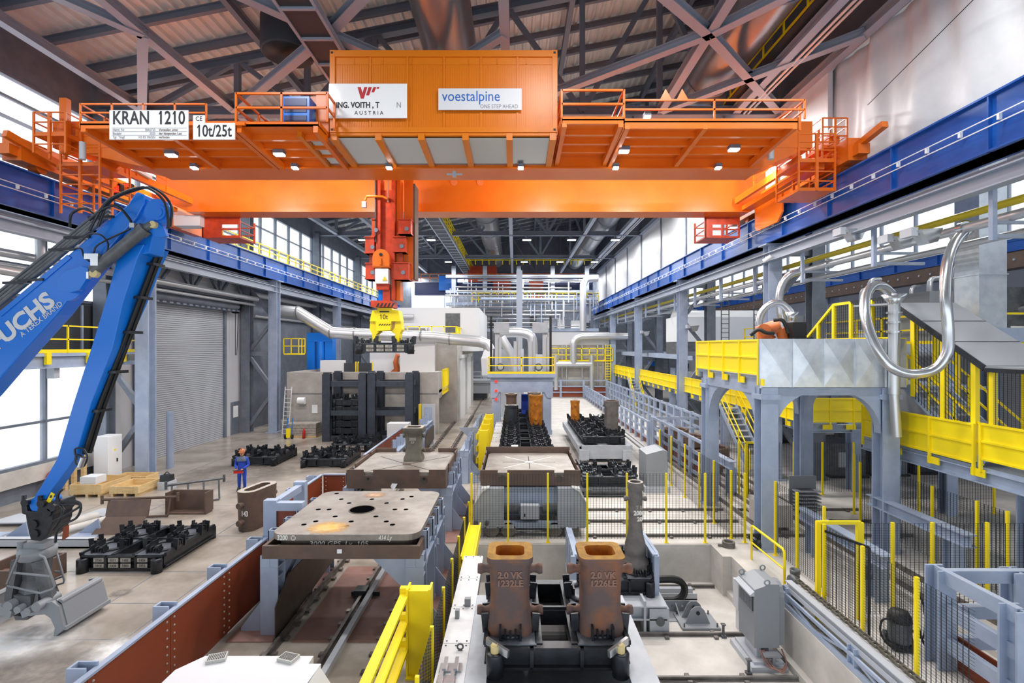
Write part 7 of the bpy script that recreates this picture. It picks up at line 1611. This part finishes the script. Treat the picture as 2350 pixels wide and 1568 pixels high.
# small things along the concrete front
x = W(700, 990, 34.8).x
t = thing('pallet_stack', 'stack of white packages beside the ladder at the concrete wall', 'stack', (x, 34.7, 0), world=True)
for k in range(5): part(t, 'package', MB().box(x - 1.0, x + 1.0, 34.2, 35.2, .12 + k * .17, .27 + k * .17), 'stone')
part(t, 'pallet', MB().box(x - 1.0, x + 1.0, 34.2, 35.2, 0, .12), 'wood')
t = thing('hand_truck', 'blue and yellow hand truck beside the white packages', 'hand truck', (x - .6, 33.6, 0), world=True)
part(t, 'frame', MB().tube([(x - .8, 33.7, .1), (x - .75, 33.8, 1.4)], .03, 6).tube([(x - .45, 33.7, .1), (x - .4, 33.8, 1.4)], .03, 6).bar((x - .8, 33.75, .8), (x - .4, 33.75, .8), .03), 'machine_blue'); part(t, 'plate', MB().box(x - .75, x - .5, 33.55, 33.7, .1, .7), 'yellow')
for s in (-.85, -.4): part(t, 'wheel', MB().lathe([(.02, -.04), (.15, -.04), (.15, .04), (.02, .04)], (x + s, 33.7, .15), 14, axis='x'), 'rubber')
single('fire_extinguisher', 'red fire extinguisher at the foot of the concrete wall', 'fire extinguisher', MB().lathe([(.0, 0), (.1, 0), (.1, .5), (.04, .58), (.04, .68), (0, .7)], (x + .3, 33.9, 0), 12), 'red')
g = MB()
for s in (0, .45): g.bar((x - 1.5 + s, 34.6, 0), (x - 1.5 + s, 35.1, 3.4), .05)
for k in range(11): g.bar((x - 1.5, 34.62 + .045 * k, .2 + k * .3), (x - 1.05, 34.62 + .045 * k, .2 + k * .3), .04)
single('ladder', 'pale ladder leaning on the concrete wall by the column', 'ladder', g, 'offwhite')
single('wall_sign', 'white notice board on the concrete wall', 'notice', MB().box(-14.3, -13.9, 35.34, 35.38, 1.5, 2.1), 'sign_white')
single('hose_reel', 'white hose reel on the concrete wall', 'hose reel', MB().tube([(-15.2, 35.2, 2.4), (-14.7, 35.2, 2.4)], .25, 14), 'white')
single('white_bale', 'white wrapped block standing right of the dark racks', 'block', MB().box(-7.8, -6.5, 30.6, 31.4, 0, 1.5), 'offwhite')
stand('empty grey blue stand on the track behind the olive mold', -5.6, -2.1, 22.6, 25.8, 1.5, (-3.9, 24.2, 0))
stand('far empty grey blue stand on the track near the portal', -5.6, -2.1, 29.2, 32.2, 1.5, (-3.9, 30.7, 0))
wall_seg('guard_wall', (-6.6, 22.0), (-6.6, 30), 1.45, label='red brown steel wall beside the track in front of the dark racks', n=5)
t = thing('panel_stand', 'grey framed panel with a yellow edge standing right of the dark racks', 'panel', (-6.1, 34, 0), world=True)
part(t, 'panel', MB().box(-6.3, -5.4, 34.0, 34.1, 0, 2.3).box(-6.1, -5.6, 33.97, 34.0, .4, 2.1, 1), ['grey_light', 'steel_blue']); part(t, 'edge_post', MB().box(-6.5, -6.35, 33.9, 34.1, 0, 2.3), 'yellow')
t = thing('ladle_car', 'grey ladle car at the far end of the rails', 'car', (-4.4, 60, 0), world=True)
part(t, 'body', MB().box(-6, -2.8, 58, 61, .8, 2.0).box(-6.2, -2.6, 57.8, 61.2, 2.0, 2.3), 'grey_paint'); part(t, 'undercarriage', MB().box(-5.6, -3.2, 58.1, 61, .2, .8), 'black')
part(t, 'railing', railing(MB(), [(-6, 57.9, 2.3), (-2.8, 57.9, 2.3)], 1.0, 1, .04), 'grey_light')
# furnace block on the right with pipes
F = thing('furnace_block', 'pale concrete furnace block with silver pipes behind the casting car', 'furnace', (8, 62.5, 0), world=True)
part(F, 'block', MB().box(4.2, 11.7, 62, 64.4, 0, 6.4).box(4.2, 11.7, 62, 64.4, 6.4, 8.0), 'concrete_wall'); part(F, 'upper_cladding', MB().box(4.2, 11.7, 61.9, 61.99, 6.4, 8.0), 'cladding')
def Wp(pts, Y): return [W(x, y, Y) for x, y in pts]
part(F, 'pipe', MB().tube(bez(Wp([(1440, 772), (1360, 772), (1330, 774), (1318, 784), (1316, 800), (1316, 835)], 61), 4), .42, 14), 'silver_pipe')
part(F, 'pipe', MB().tube(Wp([(1276, 815), (1276, 895)], 61), .3, 12).tube(Wp([(1358, 815), (1358, 895)], 61), .3, 12).tube(Wp([(1276, 836), (1358, 836)], 61), .36, 12), 'silver_pipe')
for px in (1290, 1300, 1336, 1372, 1384, 1395): part(F, 'pipe', MB().tube(Wp([(px, 792), (px, 890)], 61.7), .1, 8), 'silver_pipe')
part(F, 'platform_railing', railing(MB(), [(4.4, 61.4, 4.4), (12, 61.4, 4.4)], 1.6, .9, .05, (.5,), .2), 'yellow')
g = MB(); 
for s in (0, .6): g.bar((11.1 + s, 61.2, 0), (11.1 + s, 61.2, 6.5), .08)
for k in range(20): g.bar((11.1, 61.2, .3 + k * .32), (11.7, 61.2, .3 + k * .32), .07)
part(F, 'ladder', g, 'yellow')
# far end platforms and pipe bridges
E = thing('end_platform', 'tall steel platform with yellow railings across the far end of the hall', 'platform', (1, 66, 0), world=True)
for x in (-8, -3.9, .55, 5, 9.5): part(E, 'column', MB().ib((x, 66, 0), (x, 66, 16.8), .55, .55, 0, (0, 1, 0), .06), 'steel_lilac')
for z in (8.2, 11.6, 13.2, 15.2): part(E, 'deck_beam', MB().box(-9, 11, 65.4, 66.6, z, z + .4), 'steel_blue' if z < 15 else 'steel_lilac')
part(E, 'railing', railing(MB(), [(-5.5, 65.3, 12.0), (11, 65.3, 12.0)], 1.2, .8, .045, (.33, .66)), 'yellow'); part(E, 'railing', railing(MB(), [(-6, 65.3, 16.9), (10, 65.3, 16.9)], 1.2, .9, .05), 'yellow')
rb = random.Random(5)
for k in range(14): z = 8.8 + k * .5; part(E, 'pipe', MB().tube([(-9 + rb.uniform(0, 5), 65 - rb.uniform(0, 1.6), z), (4 + rb.uniform(0, 7), 65, z)], rb.choice((.06, .08, .12, .2)), 8), rb.choice(('silver_pipe', 'grey_duct', 'steel_blue', 'grey_duct')))
for k in range(40): x = -8.8 + k * .5 + rb.uniform(-.3, .3); z0 = rb.uniform(8.3, 12); part(E, 'riser', MB().tube([(x, 64.6, z0), (x, 64.6, z0 + rb.uniform(1.5, 4))], rb.choice((.05, .07, .1)), 8), rb.choice(('silver_pipe', 'steel_blue', 'grey_light')))
for k in range(10): x = -7 + k * 1.8; part(E, 'equipment_box', MB().box(x, x + rb.uniform(.6, 1.3), 65.6, 66.4, 8.6, 8.6 + rb.uniform(.7, 1.8)), rb.choice(('grey_paint', 'charcoal', 'white', 'steel_dark', 'black_blue')))
for k in range(7): a = -8 + k * 2.6; part(E, 'brace', MB().bar((a, 65.8, 8.4), (a + 1.3, 65.8, 11.6), .14), 'steel_blue')
c = thing('overhead_crane', 'distant orange and blue crane above the far end platform', 'crane', (0, 70, 14), world=True)
part(c, 'bridge', MB().box(-14, 11, 70, 71, 13.4, 15.2), 'navy'); part(c, 'trolley', MB().box(-6.5, -2.5, 69.6, 71.4, 15.2, 17.4).box(2, 4, 69.6, 71, 13.0, 15.5).box(-3, -.5, 69.5, 70, 13.5, 15.8), 'orange_red'); part(c, 'cabin', MB().box(-10.5, -8, 69.4, 70.6, 14.0, 16), 'machine_blue')
part(c, 'railing', railing(MB(), [(-13, 69.5, 15.2), (10, 69.5, 15.2)], 1.1, 1.2, .05), 'orange'); part(c, 'hook', MB().tube([(-1.5, 69.8, 13.4), (-1.5, 69.8, 12.6)], .12, 8), 'charcoal')
single('downpipe', 'big silver pipe bending down at the right of the far end', 'pipe', MB().tube(bez(Wp([(1372, 638), (1350, 640), (1340, 650), (1338, 670), (1338, 760)], 63.5), 5), .42, 14), 'silver_pipe')
single('support_column', 'bright grey steel column in the middle of the far end', 'column', MB().ib((.55, 58, 0), (.55, 58, 15.0), .7, .6, 0, (0, 1, 0), .08), 'steel_lilac')
single('extract_pipe', 'bent pale pipe above the portal machine', 'pipe', MB().tube(bez(Wp([(1145, 765), (1180, 763), (1212, 768), (1222, 785), (1222, 830)], 45), 5), .45, 14), 'silver_pipe')
single('extract_pipe', 'slanting pale pipe behind the portal deck', 'pipe', MB().tube(Wp([(1150, 775), (1172, 810), (1178, 850)], 43), .4, 14), 'silver_pipe')
single('process_tower', 'grey machine tower behind the portal deck', 'machine', MB().box(-1.2, .8, 44, 46, 0, 6.0).box(1.2, 2.6, 43, 45, 0, 5.5), 'grey_light')
# ducts, fan and catwalk under the roof
def duct(name, label, x, z, r, y0, y1, m='grey_duct'):
    t = thing(name, label, 'duct', (x, (y0 + y1) / 2, z), world=True); part(t, 'duct_tube', MB().tube([(x, y0, z), (x, y1, z)], r, 28), m)
    y = y0 + 2
    while y < y1: part(t, 'duct_band', MB().tube([(x, y, z), (x, y + .12, z)], r + .04, 28), 'steel_roof'); y += 6.2
duct('air_duct', 'big round silver air duct under the roof above the container house', -2.75, 19.0, 1.12, -4, 74)
duct('air_duct', 'big round silver air duct under the roof at the right', 8.9, 18.75, 1.12, -4, 74)
t = thing('roof_fan', 'dark round roof fan hanging upside down at the upper left', 'fan', (-9.05, 20, 18.6), world=True)
part(t, 'fan_housing', MB().lathe([(.0, -.05), (.98, -.05), (1.0, .0), (1.0, 1.3), (.9, 1.35), (.9, 2.4)], (-9.05, 20, 17.9), 26), 'grate'); part(t, 'grille', MB().lathe([(0, 0), (.92, 0), (.92, .02)], (-9.05, 20, 17.83), 26), 'rubber')
t = thing('catwalk', 'grey roof catwalk with yellow railing running the length of the hall', 'catwalk', (-6.8, 35, 17), world=True)
part(t, 'grating', MB().box(-7.35, -6.2, 12, 74, 16.8, 16.86), 'grate'); part(t, 'stringer', MB().box(-7.4, -7.3, 12, 74, 16.75, 17.0).box(-6.25, -6.15, 12, 74, 16.75, 17.0), 'steel_lilac')
for k in range(40): part(t, 'rung', MB().box(-7.35, -6.2, 12.5 + k * 1.55, 12.6 + k * 1.55, 16.72, 16.8), 'steel_lilac')
part(t, 'railing', railing(MB(), [(-6.1, 30, 17.0), (-6.1, 74, 17.0)], 1.1, 1.4, .035, (.33, .66), .15), 'yellow')
t = thing('catwalk', 'short yellow railed catwalk beside the right air duct', 'catwalk', (10.5, 24, 17.6), world=True)
part(t, 'grating', MB().box(10.0, 11.2, 14, 34, 17.7, 17.76), 'grate'); part(t, 'railing', railing(MB(), [(10.0, 14, 17.76), (10.0, 34, 17.76)], 1.1, 1.5, .03, (.5,), .12), 'yellow')
single('roof_tube', 'thin pale conduit bundle beside the right air duct', 'pipe', MB().tube([(10.75, 14, 17.15), (10.75, 70, 17.15)], .06, 8).tube([(10.95, 14, 17.15), (10.95, 70, 17.15)], .06, 8), 'silver_pipe')
t = thing('girder_walkway', 'yellow railed walkway on top of the left blue girder', 'walkway', (-18.3, 45, 12.4), world=True)
part(t, 'walkway_deck', MB().box(-18.9, -17.98, 28, 74, 12.35, 12.4), 'grate'); part(t, 'railing', railing(MB(), [(-18.05, 28, 12.4), (-18.05, 74, 12.4)], 1.1, 1.5, .035, (.33, .66), .1), 'yellow')
for k, (z, r) in enumerate(((12.2, .16), (10.1, .2), (8.5, .12))): single('wall_pipe', '%s silver pipe along the dark left wall beyond the roller shutter' % ('upper', 'middle', 'lower')[k], 'pipe', MB().tube([(-19.5, 37.5, z), (-19.5, 74, z)], r, 10), 'silver_pipe')
